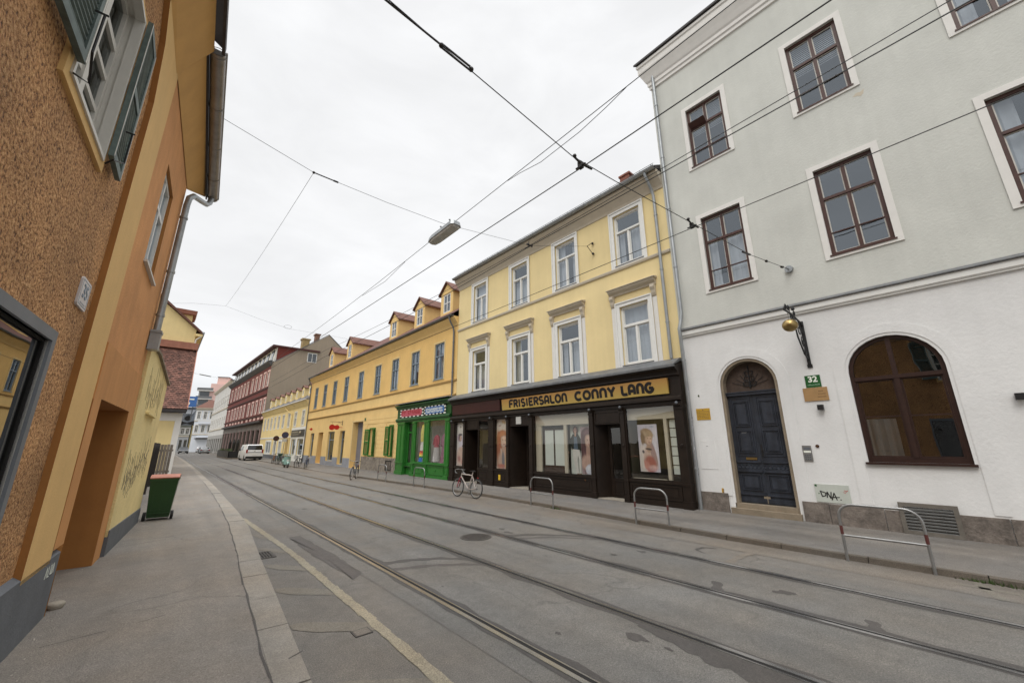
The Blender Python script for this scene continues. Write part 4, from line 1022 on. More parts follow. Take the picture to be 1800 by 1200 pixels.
# door: stone jamb, two panelled leaves, tympanum with iron ornament
q = MB(); outr = [(2.935,.12)]+arcpts(2.935,4.305,3.41,4.095,20)+[(4.305,.12)]; inn = [(3.0,.12)]+arcpts(3.0,4.24,3.41,4.03,20)+[(4.24,.12)]
q.ring2(outr, inn, -.24, -.02); GB.part('door_jamb', q, M['stonebr'])
q = MB(); q.box(2.9,4.42,-.22,.10,.12,.285); q.box(2.97,4.33,-.24,-.0,.285,.40); GB.part('door_step', q, M['stonebr'])
q = MB(); q.face([(p,-.235,z) for p, z in [(3.0,3.2)]+arcpts(3.0,4.24,3.41,4.03,20)+[(4.24,3.2)]]); ty = GB.part('tympanum', q, mat('dull brown boards', (.075,.052,.040), .85, .3, 8))
q = MB(); cx = 3.62
q.tube([(cx,-.21,3.33),(cx,-.21,3.93)], .016, 6); 
for s in (-1,1):
    for r, zc in ((.08,3.45),(.06,3.6),(.05,3.74)):
        q.tube([(cx+s*(r-r*math.cos(a)),-.21,zc+r*.9*math.sin(a)) for a in [k*PI*1.5/8 for k in range(9)]], .009, 5)
    for k in range(4): q.tube([(cx,-.215,3.36),(cx+s*.11*(k+1),-.215,3.36+.42-.09*k)], .006, 4)
GB.part('iron_ornament', q, M['iron'], ty)
q = MB(); q.box(2.99,4.25,-.24,-.12,3.14,3.24); q.box(2.98,4.26,-.24,-.10,3.21,3.235); GB.part('door_transom', q, M['doorb'])
for k, (a, b) in enumerate(((3.005,3.618),(3.622,4.235))):
    q = MB(); q.box(a,b,-.23,-.185,.41,3.14)
    def panel(xa,xb,za,zb):
        framerect(q,xa,xb,za,zb,.022,-.186,-.160); framerect(q,xa+.04,xb-.04,za+.04,zb-.04,.014,-.186,-.168); q.box(xa+.065,xb-.065,-.186,-.170,za+.065,zb-.065)
    pa, pb = a+.12, b-.12
    framerect(q,a+.07,b-.07,1.56,3.08,.02,-.186,-.168)
    panel(pa,pb,2.32,2.98); panel(pa,pb,1.64,2.22)
    q.box(a+.02,b-.02,-.186,-.150,1.40,1.44); q.box(a+.02,b-.02,-.186,-.146,1.17,1.21)
    for i in range(6):
        xx = a+.08+i*(b-a-.16)/5; q.torus((xx,-.183,1.305),(0,1,0),.045,.010,10,4)
    panel(a+.08,b-.08,.72,1.12); q.box(a+.01,b-.01,-.186,-.155,.60,.64); q.box(a+.01,b-.01,-.186,-.160,.43,.54)
    d_ = GB.part('door', q, M['doorb'])
    if k == 1:
        q = MB(); q.box(3.72,3.98,-.186,-.172,1.47,1.53); GB.part('letter_slot', q, M['brass'], d_)
        q = MB(); q.box(3.88,4.0,-.186,-.178,2.10,2.17); GB.part('paper_label', q, M['white'], d_)
    else:
        q = MB(); q.box(3.55,3.60,-.186,-.172,1.55,1.86); q.tube([(3.575,-.18,1.72),(3.575,-.12,1.72),(3.50,-.12,1.72)], .012, 6); q.disc((3.575,-.175,1.82),.022); GB.part('handle', q, M['iron'], d_)
        q = MB(); q.box(3.56,3.70,-.186,-.166,.43,.60); GB.part('kick_patch', q, M['stonebr'], d_)
# cellar vent
q = MB(); framerect(q, .40, 1.22, .15, .73, .07, .03, .075); v_ = GB.part('cellar_vent', q, mat('grey brown vent frame', (.15,.135,.115), .9, .25, 6))
q = MB()
for i in range(8): q.hexa([(.47,.04,.215+i*.057),(1.15,.04,.215+i*.057),(1.15,.074,.200+i*.057),(.47,.074,.200+i*.057),(.47,.04,.245+i*.057),(1.15,.04,.245+i*.057),(1.15,.074,.222+i*.057),(.47,.074,.222+i*.057)])
GB.part('louvre', q, mat('grey iron louvre', (.11,.11,.105), .6, .2, 8), v_)
# plaster scar
q = MB(); q.prism([(.28,10.16),(.20,10.22),(.12,10.20),(.05,10.24),(.08,10.12),(.14,10.08),(.17,10.12)], -.01, .003); GB.part('plaster_scar', q, M['beige'])
q = MB(); pipe(q, [(5.10,.16,15.5),(5.10,.12,14.9),(5.10,.10,14.4),(5.10,.10,5.75),(5.13,.16,5.45),(5.17,.20,5.25),(5.17,.18,4.9),(5.2,.11,4.6),(5.2,.10,.15)], .052, 0, [((5.10,.10,z),.05) for z in (13.6,11.4,9.4,7.3)]+[((5.2,.10,z),.05) for z in (4.3,2.6,1.2)]); GB.part('downpipe', q, M['zinc'], smooth=True)
rn = random.Random(17); q = MB()
for k in range(46):
    z = rn.uniform(1.0,3.7); a = rn.uniform(.6,2.6); r = .0535; w = rn.uniform(.25,.5); h = rn.uniform(.03,.09)
    for i in range(3):
        a0, a1 = a+w*i/3, a+w*(i+1)/3
        q.face([(5.2+r*math.cos(a0),.10+r*math.sin(a0),z),(5.2+r*math.cos(a1),.10+r*math.sin(a1),z),(5.2+r*math.cos(a1),.10+r*math.sin(a1),z+h),(5.2+r*math.cos(a0),.10+r*math.sin(a0),z+h)], rn.randint(0,2))
GB.part('pasted_stickers', q, [M['posterw'], M['blackp'], M['posterp']])
# things on the wall of no. 32
def wallthing(name, label, cat, y, z, n=0, group=None): return Thing(name, label, cat, (X0-n, y, z), RIGHT, 0, group)
t = wallthing('house_number_sign', 'green enamel house number 32 sign right of the arched door', 'house number', 2.205, 3.17); t.z0 = 0
q = MB(); q.box(-.15,.15,.002,.012,.0,.285); t.part('plate', q, M['sgreen'])
link('digits', text_mesh('32', .19, M['textw'], .0015, bold=.006), t.o, (0,.0145,.185))
q = MB(); rn = random.Random(5)
for i in range(11): q.box(-.12+i*.022,-.106+i*.022,.012,.0135,.045,.065+rn.choice([0,.012]))
t.part('street_line', q, M['textg'])
t = wallthing('wall_board', 'blank tan board with three lines of small print under the green 32', 'sign', 2.20, 2.85); t.z0 = 0
q = MB(); q.box(-.235,.235,.002,.022,0,.31); t.part('board', q, M['cork'])
q = MB(); rn = random.Random(6)
for r, (n, w) in enumerate(((4,.02),(6,.02),(7,.021))):
    for i in range(n):
        x = -.06-i*.024 + (.01 if r == 1 else 0)+ (.02 if r == 2 else -.01); z = .205-r*.065
        q.box(x-.008,x+.008,.022,.0235,z,z+.030)
t.part('small_print', q, M['textb'])
for nm, y, z, lab in (('wall_lamp', 2.145, 2.63, 'small black cube wall lamp under the tan board'), ('wall_lamp', -.735, 2.62, 'small black cube wall lamp right of the arched window')):
    t = wallthing(nm, lab, 'wall lamp', y, z, group='cube lamps on the white wall'); t.z0 = 0
    q = MB(); q.box(-.055,.055,.02,.13,0,.12); q.box(-.04,.04,.0,.02,.02,.10); t.part('housing', q, M['blackp'])
    q = MB(); q.box(-.045,.045,.03,.12,-.004,.0); t.part('lens', q, M['lampgl'])
t = wallthing('notice_plate', 'ochre yellow metal notice plate left of the arched door', 'notice', 4.86, 2.53); t.z0 = 0
q = MB(); q.box(-.19,.19,.002,.010,0,.32); t.part('plate', q, M['ochre'])
q = MB(); rn = random.Random(8)
for r in range(6):
    x = .17
    z = .235-r*.040
    while x > -.15:
        w = rn.uniform(.02,.06); q.box(x-w,x,.010,.0112,z,z+.014); x -= w+.012
q.disc((0,.010,.285),.018,12,0,.0012); t.part('small_print', q, M['textb'])
t = wallthing('door_intercom', 'steel door intercom panel right of the arched door', 'intercom', 2.575, 1.48); t.z0 = 0
q = MB(); q.box(-.085,.085,.002,.025,0,.35); t.part('plate', q, M['steel'])
q = MB()
q.box(-.06,.06,.025,.0262,.25,.31)
t.part('speaker_grille', q, M['greypl'])
q = MB()
for i in range(3):
    for j in range(3): q = MB(); q.box(-.055+j*.042,-.025+j*.042,.025,.030,.03+i*.045,.055+i*.045); t.part('button', q, M['greypl'])
q = MB(); q.box(-.07,.07,.025,.0265,.19,.235); t.part('name_label', q, M['textw'])
q = MB(); q.tube([(2.36-2.36,.0,0),(0,.02,0)], .035, 14); 
t = Thing('bell_button', 'small dark round bell button beside the intercom', 'bell', (X0,2.365,1.82), RIGHT); t.z0 = 0
t.part('button', q, M['brownf']); q = MB(); q.tube([(0,.02,0),(0,.026,0)], .014, 10); t.part('push', q, M['brass'])
t = wallthing('meter_hatch', 'pale grey meter box hatch sprayed with black graffiti beside the plinth', 'hatch', 2.26, .60); t.z0 = 0
q = MB(); q.box(-.31,.31,.002,.018,0,.385); q.box(.26,.30,.018,.020,.33,.37,1); q.box(.235,.255,.018,.021,.17,.19,1); t.part('door', q, [mat('pale grey sheet metal', (.50,.53,.48), .5, .08, 6), M['sgreen']])
q = MB(); Kx = lambda a: .22-a
def let(pts): stroke(q, [(Kx(a), .06+b) for a, b in pts], .020, .0185, .0205)
let([(.01,.17),(.03,.06),(.09,.08),(.105,.14),(.0,.175)]); let([(.115,.045),(.13,.165),(.18,.03),(.20,.165)]); let([(.195,.0),(.25,.15),(.285,.005)]); let([(.20,.055),(.335,.065)]); let([(.345,.015),(.36,.018)])
t.part('graffiti', q, M['text'])
q = MB(); stroke(q, [(-.22,.28),(-.25,.25),(-.28,.28)], .01, .0185, .020); stroke(q, [(-.2,.24),(-.24,.22)], .008, .0185, .020); t.part('red_scrawl', q, M['red'])
q = MB(); q.box(-.22,.22,0,.006,0,.74); framerect(q, -.22, .22, 0, .74, .012, .006, .009)
q2 = q; t = wallthing('wall_hatch', 'flush white painted service hatch left of the arched door', 'hatch', 4.87, 1.21); t.z0 = 0; t.part('door', q2, M['whitew'])
q = MB(); q.box(-.02,.02,.009,.012,.60,.61); t.part('key_slot', q, M['greypl'])
q = MB(); q.box(-.05,.05,.002,.008,0,.13); q.box(-.03,.03,.008,.0092,.02,.06,1); q.box(-.02,.02,.008,.0092,.075,.11,1)
o = link('gas_marker', q.mesh('gas_marker', [M['ochre'], M['textb']]), None, (X0,4.58,.60), (0,0,RIGHT)); tag(o, 'tiny yellow marker plate low on the white wall by the door jamb', 'marker')
q = MB(); q.prism([(-.02,0),(.02,.01),(.025,.05),(0,.07),(-.02,.05)],.001,.004); o = link('wall_sticker', q.mesh('wall_sticker', M['moss']), None, (X0,4.93,3.18), (0,0,RIGHT)); tag(o, 'small green sticker above the ochre notice plate', 'sticker')
# wrought iron bracket with the golden ball
t = wallthing('iron_bracket', 'ornate black wrought iron sign bracket above the door', 'bracket', 2.2, 3.72); t.z0 = 0
q = MB(); q.box(-.035,.035,.0,.045,-.0,1.08); q.box(-.05,.05,0,.03,-.08,.0); t.part('wall_bar', q, M['iron'])
q = MB(); q.tube([(0,.04,1.03),(0,.95,1.10),(0,1.42,1.08)], .022, 6); q.box(-.03,.03,-.0,.10,.98,1.06)
q.tube([(0,.05,.12),(0,.30,.22),(0,.62,.58),(0,.72,.92),(0,.80,1.08)], .018, 6)
t.part('arm', q, M['iron'])
q = MB()
def spiral(cy, cz, r, a0, turns, sgn=1, th=.012):
    n = int(18*turns); q.tube([(0, cy + sgn*r*(1-.7*k/n)*math.cos(a0+2*PI*turns*k/n), cz + r*(1-.7*k/n)*math.sin(a0+2*PI*turns*k/n)) for k in range(n+1)], th, 5)
spiral(.22,.55,.14,-PI/2,1.3); spiral(.17,.30,.10,PI/2,1.3); spiral(.38,.80,.17,0,1.4); spiral(.62,.96,.12,PI,1.2); spiral(1.02,1.20,.10,-PI/2,1.3,-1); spiral(1.22,1.19,.085,-PI/2,1.3); spiral(1.36,1.10,.06,0,1.2); spiral(.85,1.02,.10,PI/2,1.2,-1); spiral(.55,1.17,.09,-PI/2,1.3)
q.tube([(0,.05,.75),(0,.2,.86),(0,.34,1.03)], .012, 5); q.ball((0,.60,1.28),.04)
t.part('scrollwork', q, M['iron'])
t = Thing('gilded_ball', 'golden ball hanging from the wrought iron bracket', 'shop emblem', (X0-1.14,2.2,4.33), RIGHT); t.z0 = 0
q = MB(); q.ball((0,0,.15),.155,0,24,16,.93); t.part('ball', q, M['brass'], smooth=True)
q = MB(); q.tube([(0,0,.29),(0,0,.44)], .006, 5); q.torus((0,0,.46),(1,0,0),.022,.006,12,4); t.part('hook', q, M['steel'])

# ------------------------------------------------------------------ pale yellow building over the salon
YB = Thing('pale_yellow_house', 'pale yellow three storey house above the dark brown salon front', 'building', (X0,11.45,0), RIGHT, 11.45)
Y0, Y1 = 5.252, 17.65
YC = [6.75, 9.72, 12.56, 15.66]
holes = [hole(x,8.13,1.10,2.03,.14,.7) for x in YC] + [hole(x,4.46,1.10,2.1,.14,.7) for x in YC]
q = MB(); wall(q, Y0, Y1, 4.0, 10.65, holes, 0, 0, 0, 1); q.face([(Y1,0,0),(Y1,-10,0),(Y1,-10,14.0),(Y1,0,10.65)])
q.box(Y0,5.30,-.3,0,0,4.2); q.box(17.60,17.65,-.3,0,0,4.2); q.face([(Y0,-2.2,0),(Y1,-2.2,0),(Y1,-2.2,4),(Y0,-2.2,4)],1); q.face([(Y0,-2.2,3.9),(Y1,-2.2,3.9),(Y1,-.02,3.9),(Y0,-.02,3.9)],1); q.face([(Y0,-10,0),(Y1,-10,0),(Y1,-10,10.6),(Y0,-10,10.6)])
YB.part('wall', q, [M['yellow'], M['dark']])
q = MB(); run(q, Y0, Y1, [(0,10.35),(.03,10.36),(.06,10.45),(.16,10.60),(.30,10.76),(.36,10.82),(.36,10.92),(0,10.95)]); YB.part('eave_cove', q, M['beige'])
q = MB(); run(q, Y0, Y1, [(0,7.93),(.05,7.94),(.07,8.0),(.07,8.035),(0,8.05)]); YB.part('string_course', q, M['beige'])
q = MB(); cy, cz, r = .46, 10.97, .085; pr = [(cy+r*math.cos(a), cz+r*math.sin(a)) for a in [PI+PI*k/8 for k in range(9)]]
run(q, Y0, Y1, pr+[(cy+(a-cy)*.9, cz+(b-cz)*.9) for a, b in reversed(pr)]); q.tube([(Y0,cy+r,cz),(Y1,cy+r,cz)], .015, 6); YB.part('gutter', q, M['zinc'], smooth=True)
q = MB(); run(q, Y0, Y1+.05, [(.36,10.92),(.44,10.98),(.44,11.02),(-5,14.1),(-10,11),(-10,10.6),(-5,13.6)]); rf = YB.part('roof', q, M['roofdk'])
q = MB(); x = Y0+.2
while x < Y1: q.tube([(x,.30,11.08),(x,.30,11.24)], .012, 4); x += .42
for z in (11.16,11.23): q.tube([(Y0+.1,.30,z),(Y1-.1,.30,z)], .010, 5)
YB.part('snow_guard', q, M['zincdk'], rf)
q = MB(); q.box(7.22,7.66,-1.75,-1.35,11.6,12.78); q.box(7.18,7.70,-1.79,-1.31,12.78,12.86); YB.part('chimney', q, M['brick'], rf)
for k, x in enumerate(YC):
    window_set(YB, x, 8.13, 1.10, 2.03, 'yel', .14, seed=[0,1,3,2][k]); f = window_set(YB, x, 4.46, 1.10, 2.1, 'yel', .14, seed=[2,0,1,3][k])
    q = MB(); run(q, x-.90, x+.90, [(0,7.0),(.05,7.0),(.07,7.06),(.16,7.12),(.20,7.18),(.20,7.22),(0,7.28)])
    run(q, x-.94, x+.94, [(.0,7.20),(.235,7.215),(.235,7.235),(0,7.29)])
    YB.part('hood', q, M['beige'], f)
    for s in (-1,1):
        q = MB(); cx = x+s*.80
        q.prism([(0,7.0),(.15,7.0),(.155,6.9),(.10,6.80),(.085,6.70),(.05,6.62),(.0,6.58)], cx-.075, cx+.075, axis='x'); YB.part('console', q, M['beige'], f)
    for s in (-1,1): q = MB(); q.box(x+s*.80-.075, x+s*.80+.075, -.01, .022, 4.40, 6.585); YB.part('side_strip', q, M['trimw'], f)
q = MB(); pipe(q, [(5.62,.46,10.92),(5.62,.44,10.8),(5.60,.34,10.62),(5.58,.20,10.38),(5.57,.10,10.15),(5.57,.09,9.9),(5.57,.09,4.42)], .05, 0, [((5.57,.09,z),.05) for z in (9.4,7.4,5.6)]); YB.part('downpipe', q, M['zinc'], smooth=True)
# ------------------------------------------------------------------ golden house
OB = Thing('golden_house', 'long golden yellow house with roof dormers and nine tall blue grey windows', 'building', (X0,32,0), RIGHT, 32)
O0, O1 = 17.66, 46.5
OC = [19.58, 22.54, 25.46, 28.42, 31.8, 35.2, 38.3, 41.25, 44.2]
oh = [hole(x,5.52,1.08,2.15,.10,.6) for x in OC]
op = [dict(a=34.4,b=35.65,c=.30,d=3.03,depth=.28,room=.6), dict(a=37.05,b=38.85,c=.5,d=3.03,depth=.22,room=.8), dict(a=40.4,b=41.9,c=.2,d=3.03,depth=1.0,room=0), dict(a=43.3,b=44.55,c=.7,d=3.02,depth=.22,room=.6),
      dict(a=30.42,b=32.55,c=.14,d=3.62,depth=.45,room=0), dict(a=28.1,b=29.0,c=1.16,d=2.98,depth=.2,room=.6), dict(a=25.12,b=25.62,c=1.2,d=3.07,depth=.2,room=.6)]
q = MB(); wall(q, 23.95, O1, 0, 4.40, op, 0, 0, 0, 1); q.face([(O0,-2.2,0),(24.2,-2.2,0),(24.2,-2.2,4.4),(O0,-2.2,4.4)],1); q.face([(O0,-2.2,4.3),(24.2,-2.2,4.3),(24.2,-.02,4.3),(O0,-.02,4.3)],1); q.face([(O0,-12,0),(O1,-12,0),(O1,-12,9),(O0,-12,9)]); OB.part('ground_floor_wall', q, [M['gold2'], M['dark']])
q = MB(); wall(q, O0, O1, 4.40, 5.22, [], .0, 0); OB.part('band', q, M['gold2'])
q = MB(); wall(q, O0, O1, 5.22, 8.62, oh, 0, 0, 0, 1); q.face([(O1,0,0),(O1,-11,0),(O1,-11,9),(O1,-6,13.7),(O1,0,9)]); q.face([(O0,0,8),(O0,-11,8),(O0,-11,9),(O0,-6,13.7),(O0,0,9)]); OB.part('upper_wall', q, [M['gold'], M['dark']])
q = MB(); run(q, O0, O1, [(0,5.20),(.05,5.21),(.07,5.27),(.07,5.31),(0,5.33)]); run(q, O0, O1, [(0,4.38),(.04,4.38),(.07,4.43),(.10,4.46),(.10,4.50),(0,4.54)]); OB.part('string_course', q, mat('dull ochre string course', (.42,.27,.10), .9, .1, 4))
q = MB(); run(q, O0, O1, [(0,8.35),(.03,8.36),(.08,8.48),(.26,8.70),(.32,8.76),(.32,8.84),(0,8.86)]); OB.part('eave_cove', q, M['gold2'])
q = MB(); cy, cz, r = .41, 8.92, .085; pr = [(cy+r*math.cos(a), cz+r*math.sin(a)) for a in [PI+PI*k/8 for k in range(9)]]
run(q, O0, O1, pr+[(cy+(a-cy)*.9, cz+(b-cz)*.9) for a, b in reversed(pr)]); q.tube([(O0,cy+r,cz),(O1,cy+r,cz)], .015, 6); OB.part('gutter', q, M['zincdk'], smooth=True)
q = MB(); SL = .73; zr = lambda n: 8.98 + (.38-n)*SL
q.face([(O0,.38,8.98),(O1,.38,8.98),(O1,-6,zr(-6)),(O0,-6,zr(-6))]); q.face([(O0,-6,zr(-6)),(O1,-6,zr(-6)),(O1,-12,9),(O0,-12,9)]); rf = OB.part('roof', q, mat('red brown tile roof', (.115,.05,.038), .85, .3, 9, bump=.5, bscale=24))
for x in (20.4, 24.0, 28.15, 37.95, 43.4):
    n0 = -.85; w = .72; zb = zr(n0)-.1; ze = 11.35; zp = 12.0
    q = MB(); wall(q, x-w, x+w, zb, ze, [dict(a=x-.42,b=x+.42,c=zb+.22,d=ze-.12,depth=.1,room=.5)], n0, 0, 0, 1)
    q.face([(x-w,n0,ze),(x+w,n0,ze),(x,n0,zp)])
    for s in (-1,1): q.face([(x+s*w,n0,zb),(x+s*w,n0,ze),(x+s*w,n0-2.9,ze),(x+s*w,n0-1.2,zb+.9)])
    d_ = OB.part('dormer', q, [M['gold2'], M['dark']])
    q = MB(); ov = .14; nb = n0-4.2
    for s in (-1,1):
        q.hexa([(x,n0+ov,zp+.02),(x+s*(w+.16),n0+ov,ze-.10),(x+s*(w+.16),nb,ze-.10),(x,nb,zp+.02),(x,n0+ov,zp+.11),(x+s*(w+.16),n0+ov,ze-.01),(x+s*(w+.16),nb,ze-.01),(x,nb,zp+.11)])
    OB.part('dormer_roof', q, M['tile'], d_)
    q = MB(); a, b, c, dd = x-.42, x+.42, zb+.22, ze-.12; framerect(q,a,b,c,dd,.07,n0-.08,n0-.02); q.box(x-.03,x+.03,n0-.078,n0-.022,c+.07,dd-.07); q.box(a+.07,b-.07,n0-.078,n0-.024,c+.62,c+.67); OB.part('dormer_window', q, M['white'], d_)
    q = MB(); q.face([(a+.03,n0-.06,c),(b-.03,n0-.06,c),(b-.03,n0-.06,dd),(a+.03,n0-.06,dd)]); OB.part('dormer_pane', q, M['glassup'], d_)
for x in (47.6-2.3, 44.0+3.4):
    pass
for k, (a, n_, z) in enumerate(((45.6,-1.6,11.2),(44.3,-2.6,11.9))):
    q = MB(); q.box(a,a+.7,n_-.5,n_,9.5,z); q.box(a-.06,a+.76,n_-.56,n_+.06,z,z+.09); OB.part('chimney', q, M['beige'], rf)
for k, x in enumerate(OC): window_set(OB, x, 5.52, 1.08, 2.15, 'gold', .10, seed=k*7+1)
# rusticated courses
q = MB(); z = 1.06
while z < 3.85:
    z1 = min(z+.285, 4.3)
    hs = [dict(a=27.66,b=29.6,c=max(z,1.0),d=min(z1,3.14),depth=0,room=0) if z < 3.1 else None, dict(a=24.75,b=26.2,c=max(z,1.0),d=min(z1,3.2),depth=0,room=0) if z < 3.1 else None]
    hs = [h for h in hs if h]
    segs = [(23.95,24.75),(26.2,27.66),(29.6,30.36)] if hs else [(23.95,30.36)]
    for a, b in segs: q.box(a,b,-.01,.028,z+.018,z1)
    q.box(32.62,33.05 if int(z*10)%2 else 33.25,-.01,.028,z+.018,z1)
    z = z1
OB.part('rustication', q, M['gold2'])
q = MB(); q.box(23.95,30.38,-.02,.04,0,1.03); OB.part('rubble_plinth', q, M['rubble'])
gpm = mat('pale grey plinth', (.26,.27,.30), .85, .2, 2)
for a, b, hh in ((32.6,34.36,.85),(35.7,37.0,.85),(38.9,40.35,.85),(41.95,43.25,.85),(44.6,46.5,.85),(43.28,44.57,.70),(37.05,38.85,.5),(34.38,35.68,.30),(40.36,41.94,.2)): q = MB(); q.box(a,b,-.02,.03 if hh > .8 else .02,0,hh); OB.part('grey_plinth', q, gpm)
q = MB(); q.box(30.42,32.55,-.45,-.40,.14,3.62); q.box(30.42,32.55,-.42,-.36,3.3,3.42); q.box(31.47,31.5,-.40,-.385,.14,3.3); OB.part('portal_door', q, mat('violet grey door', (.165,.165,.19), .6, .12, 2))
q = MB(); framerect(q, 30.30, 32.67, .1, 3.74, .11, -.01, .045, tb=.001); OB.part('portal_surround', q, M['goldtr'])
for a, b, c, d, dp in ((34.4,35.65,.3,3.03,.28),(37.05,38.85,.5,3.03,.22),(43.3,44.55,.7,3.02,.22)):
    q = MB(); framerect(q,a,b,c,d,.09,-dp,-dp+.06); q.box(a+.09,b-.09,-dp,-dp+.055,d-.75,d-.68); f = OB.part('shop_window', q, M['bluegr'])
    q = MB(); q.face([(a,-dp+.03,c),(b,-dp+.03,c),(b,-dp+.03,d),(a,-dp+.03,d)]); OB.part('pane', q, M['glassup'], f)
q = MB(); q.box(40.4,41.9,-1.0,-.95,.2,3.03); OB.part('recess_door', q, M['brownj'])
for a, b, c, d, half in ((28.1,29.0,1.16,2.98,True),(25.12,25.62,1.2,3.07,False)):
    q = MB(); framerect(q,a,b,c,d,.07,-.2,-.13); q.box((a+b)/2-.03,(a+b)/2+.03,-.2,-.135,c+.07,d-.07); f = OB.part('window', q, M['goldtr'] if half else M['shopgd'])
    q = MB(); q.face([(a,-.17,c),(b,-.17,c),(b,-.17,d),(a,-.17,d)]); OB.part('pane', q, M['glassup'], f)
    q = MB(); framerect(q,a-.09,b+.09,c-.09,d+.09,.09,-.02,.035); OB.part('frame', q, M['shopgr'], f)
    for s in (-1,1):
        hx = a-.04 if s < 0 else b+.04; w = .45 if half else .33
        if s > 0: w *= 1.5
        q = MB(); dirx, diry = (s*.99, .10) if s > 0 else (s*.80, .60)
        def P(t,o,z): return (hx+dirx*w*t - diry*o*s, .04+diry*w*t+dirx*o*s, z)
        def bar(t0,t1,za,zb,o1=.035): q.hexa([P(t0,0,za),P(t1,0,za),P(t1,o1,za),P(t0,o1,za),P(t0,0,zb),P(t1,0,zb),P(t1,o1,zb),P(t0,o1,zb)])
        bar(0,.12,c-.02,d); bar(.88,1,c-.02,d); bar(.12,.88,c-.02,c+.08); bar(.12,.88,d-.1,d); bar(.12,.88,(c+d)/2-.04,(c+d)/2+.04)
        for i in range(26):
            za = c+.09+(d-c-.2)*i/26
            if abs(za-(c+d)/2) > .06: q.hexa([P(.12,.004,za),P(.88,.004,za),P(.88,.028,za+.03),P(.12,.028,za+.03),P(.12,.004,za+.01),P(.88,.004,za+.01),P(.88,.028,za+.04),P(.12,.028,za+.04)])
        OB.part('shutter', q, M['shopgr'], f)
q = MB(); framerect(q, 25.0, 25.9, .25, .88, .06, .03, .06)
for i in range(8): q.box(25.06+i*.105,25.085+i*.105,.035,.05,.31,.82)
OB.part('cellar_grille', q, M['iron'])
q = MB(); pipe(q, [(18.0,.41,8.86),(18.0,.40,8.72),(17.98,.30,8.5),(17.97,.14,8.25),(17.97,.09,8.0),(17.97,.09,4.3)], .05, 0, [((17.97,.09,z),.05) for z in (7.4,5.7)]); OB.part('downpipe', q, M['zincdk'], smooth=True)
q = MB(); pipe(q, [(46.3,.41,8.86),(46.3,.30,8.5),(46.3,.09,8.0),(46.3,.09,.2)], .05); OB.part('downpipe', q, M['zincdk'], smooth=True)
q = MB(); q.box(29.95,30.2,.03,.045,3.62,3.85); OB.part('number_plaque', q, M['sgreen'])
# violin shop emblems
t = Thing('violin_sign', 'red violin shaped sign hanging from an iron arm on the golden house', 'shop sign', (X0,35.2,3.05), RIGHT); t.z0 = 0
q = MB(); q.tube([(0,0,.70),(0,1.02,.72)], .016, 6); q.box(-.02,.02,0,.03,.45,.85); q.tube([(0,.02,.5),(0,.35,.70)], .01, 5); t.part('arm', q, M['iron'])
q = MB()
def lobes():
    pts = []
    for k in range(40):
        a = 2*PI*k/40; x = .48*math.cos(a); r = .25*(1-.42*math.exp(-((x+.02)/.11)**2))*(1.0 if x > 0 else .86); pts.append((.66+x*.85, .26+math.sin(a)*r/ max(.35,abs(math.sin(a)))*abs(math.sin(a))**.6))
    return pts
q.prism(lobes(), -.03, .03, axis='x'); q.prism([(.30,.225),(.30,.295),(-.0,.28),(-.02,.30),(-.06,.30),(-.06,.225),(-.02,.225),(.0,.245)], -.022, .022, axis='x')
t.part('violin', q, M['red'])
q = MB(); q.tube([(0,.85,.40),(0,.85,.72)], .006, 4); q.tube([(0,.38,.38),(0,.38,.71)], .006, 4); t.part('chain', q, M['iron'])
t = Thing('heart_sign', 'small red pointed sign on the golden house near its far end', 'shop sign', (X0,44.0,3.25), RIGHT); t.z0 = 0
q = MB(); q.tube([(0,0,.17),(0,.08,.17)], .012, 5); t.part('arm', q, M['iron'])
q = MB(); q.prism([(.06,.17),(.10,.28),(.20,.30),(.26,.22),(.40,.17),(.26,.12),(.20,.02),(.10,.05)], -.02, .02, axis='x'); t.part('panel', q, M['red'])
# ------------------------------------------------------------------ dark brown salon front (front plane n = .30)
SF = Thing('salon_shopfront', 'long dark brown timber shopfront of the hair salon', 'shopfront', (X0,11.45,0), RIGHT, 11.45)
FN = .30
q = MB(); run(q, 5.30, 17.58, [(.0,4.40),(.10,4.40),(.55,4.17),(.56,4.13),(.10,4.30),(0,4.30)]); q.box(5.30,17.58,.50,.575,4.08,4.14); SF.part('canopy', q, M['zincdk'])
q = MB(); run(q, 5.30, 17.58, [(0,4.30),(.50,4.12),(.50,4.04),(.42,4.0),(.36,3.92),(.36,3.86),(.26,3.86),(.26,3.26),(.34,3.26),(.40,3.20),(.40,3.13),(.32,3.09),(.32,3.02),(0,3.02)]); SF.part('fascia', q, M['shopbr'])
q = MB(); q.hexa([(13.62,.26,3.34),(17.5,.26,3.34),(17.5,.30,3.34),(13.62,.30,3.34),(13.62,.26,3.84),(17.5,.26,3.84),(17.5,.33,3.84),(13.62,.33,3.84)]); SF.part('maroon_fascia', q, M['shopmr'])
posts = [(5.30,5.53,.09),(7.25,7.40,.09),(8.50,8.66,.09),(11.52,11.72,.09),(12.98,13.14,.08),(14.02,14.40,.08),(16.25,16.42,.08),(17.22,17.58,.08)]
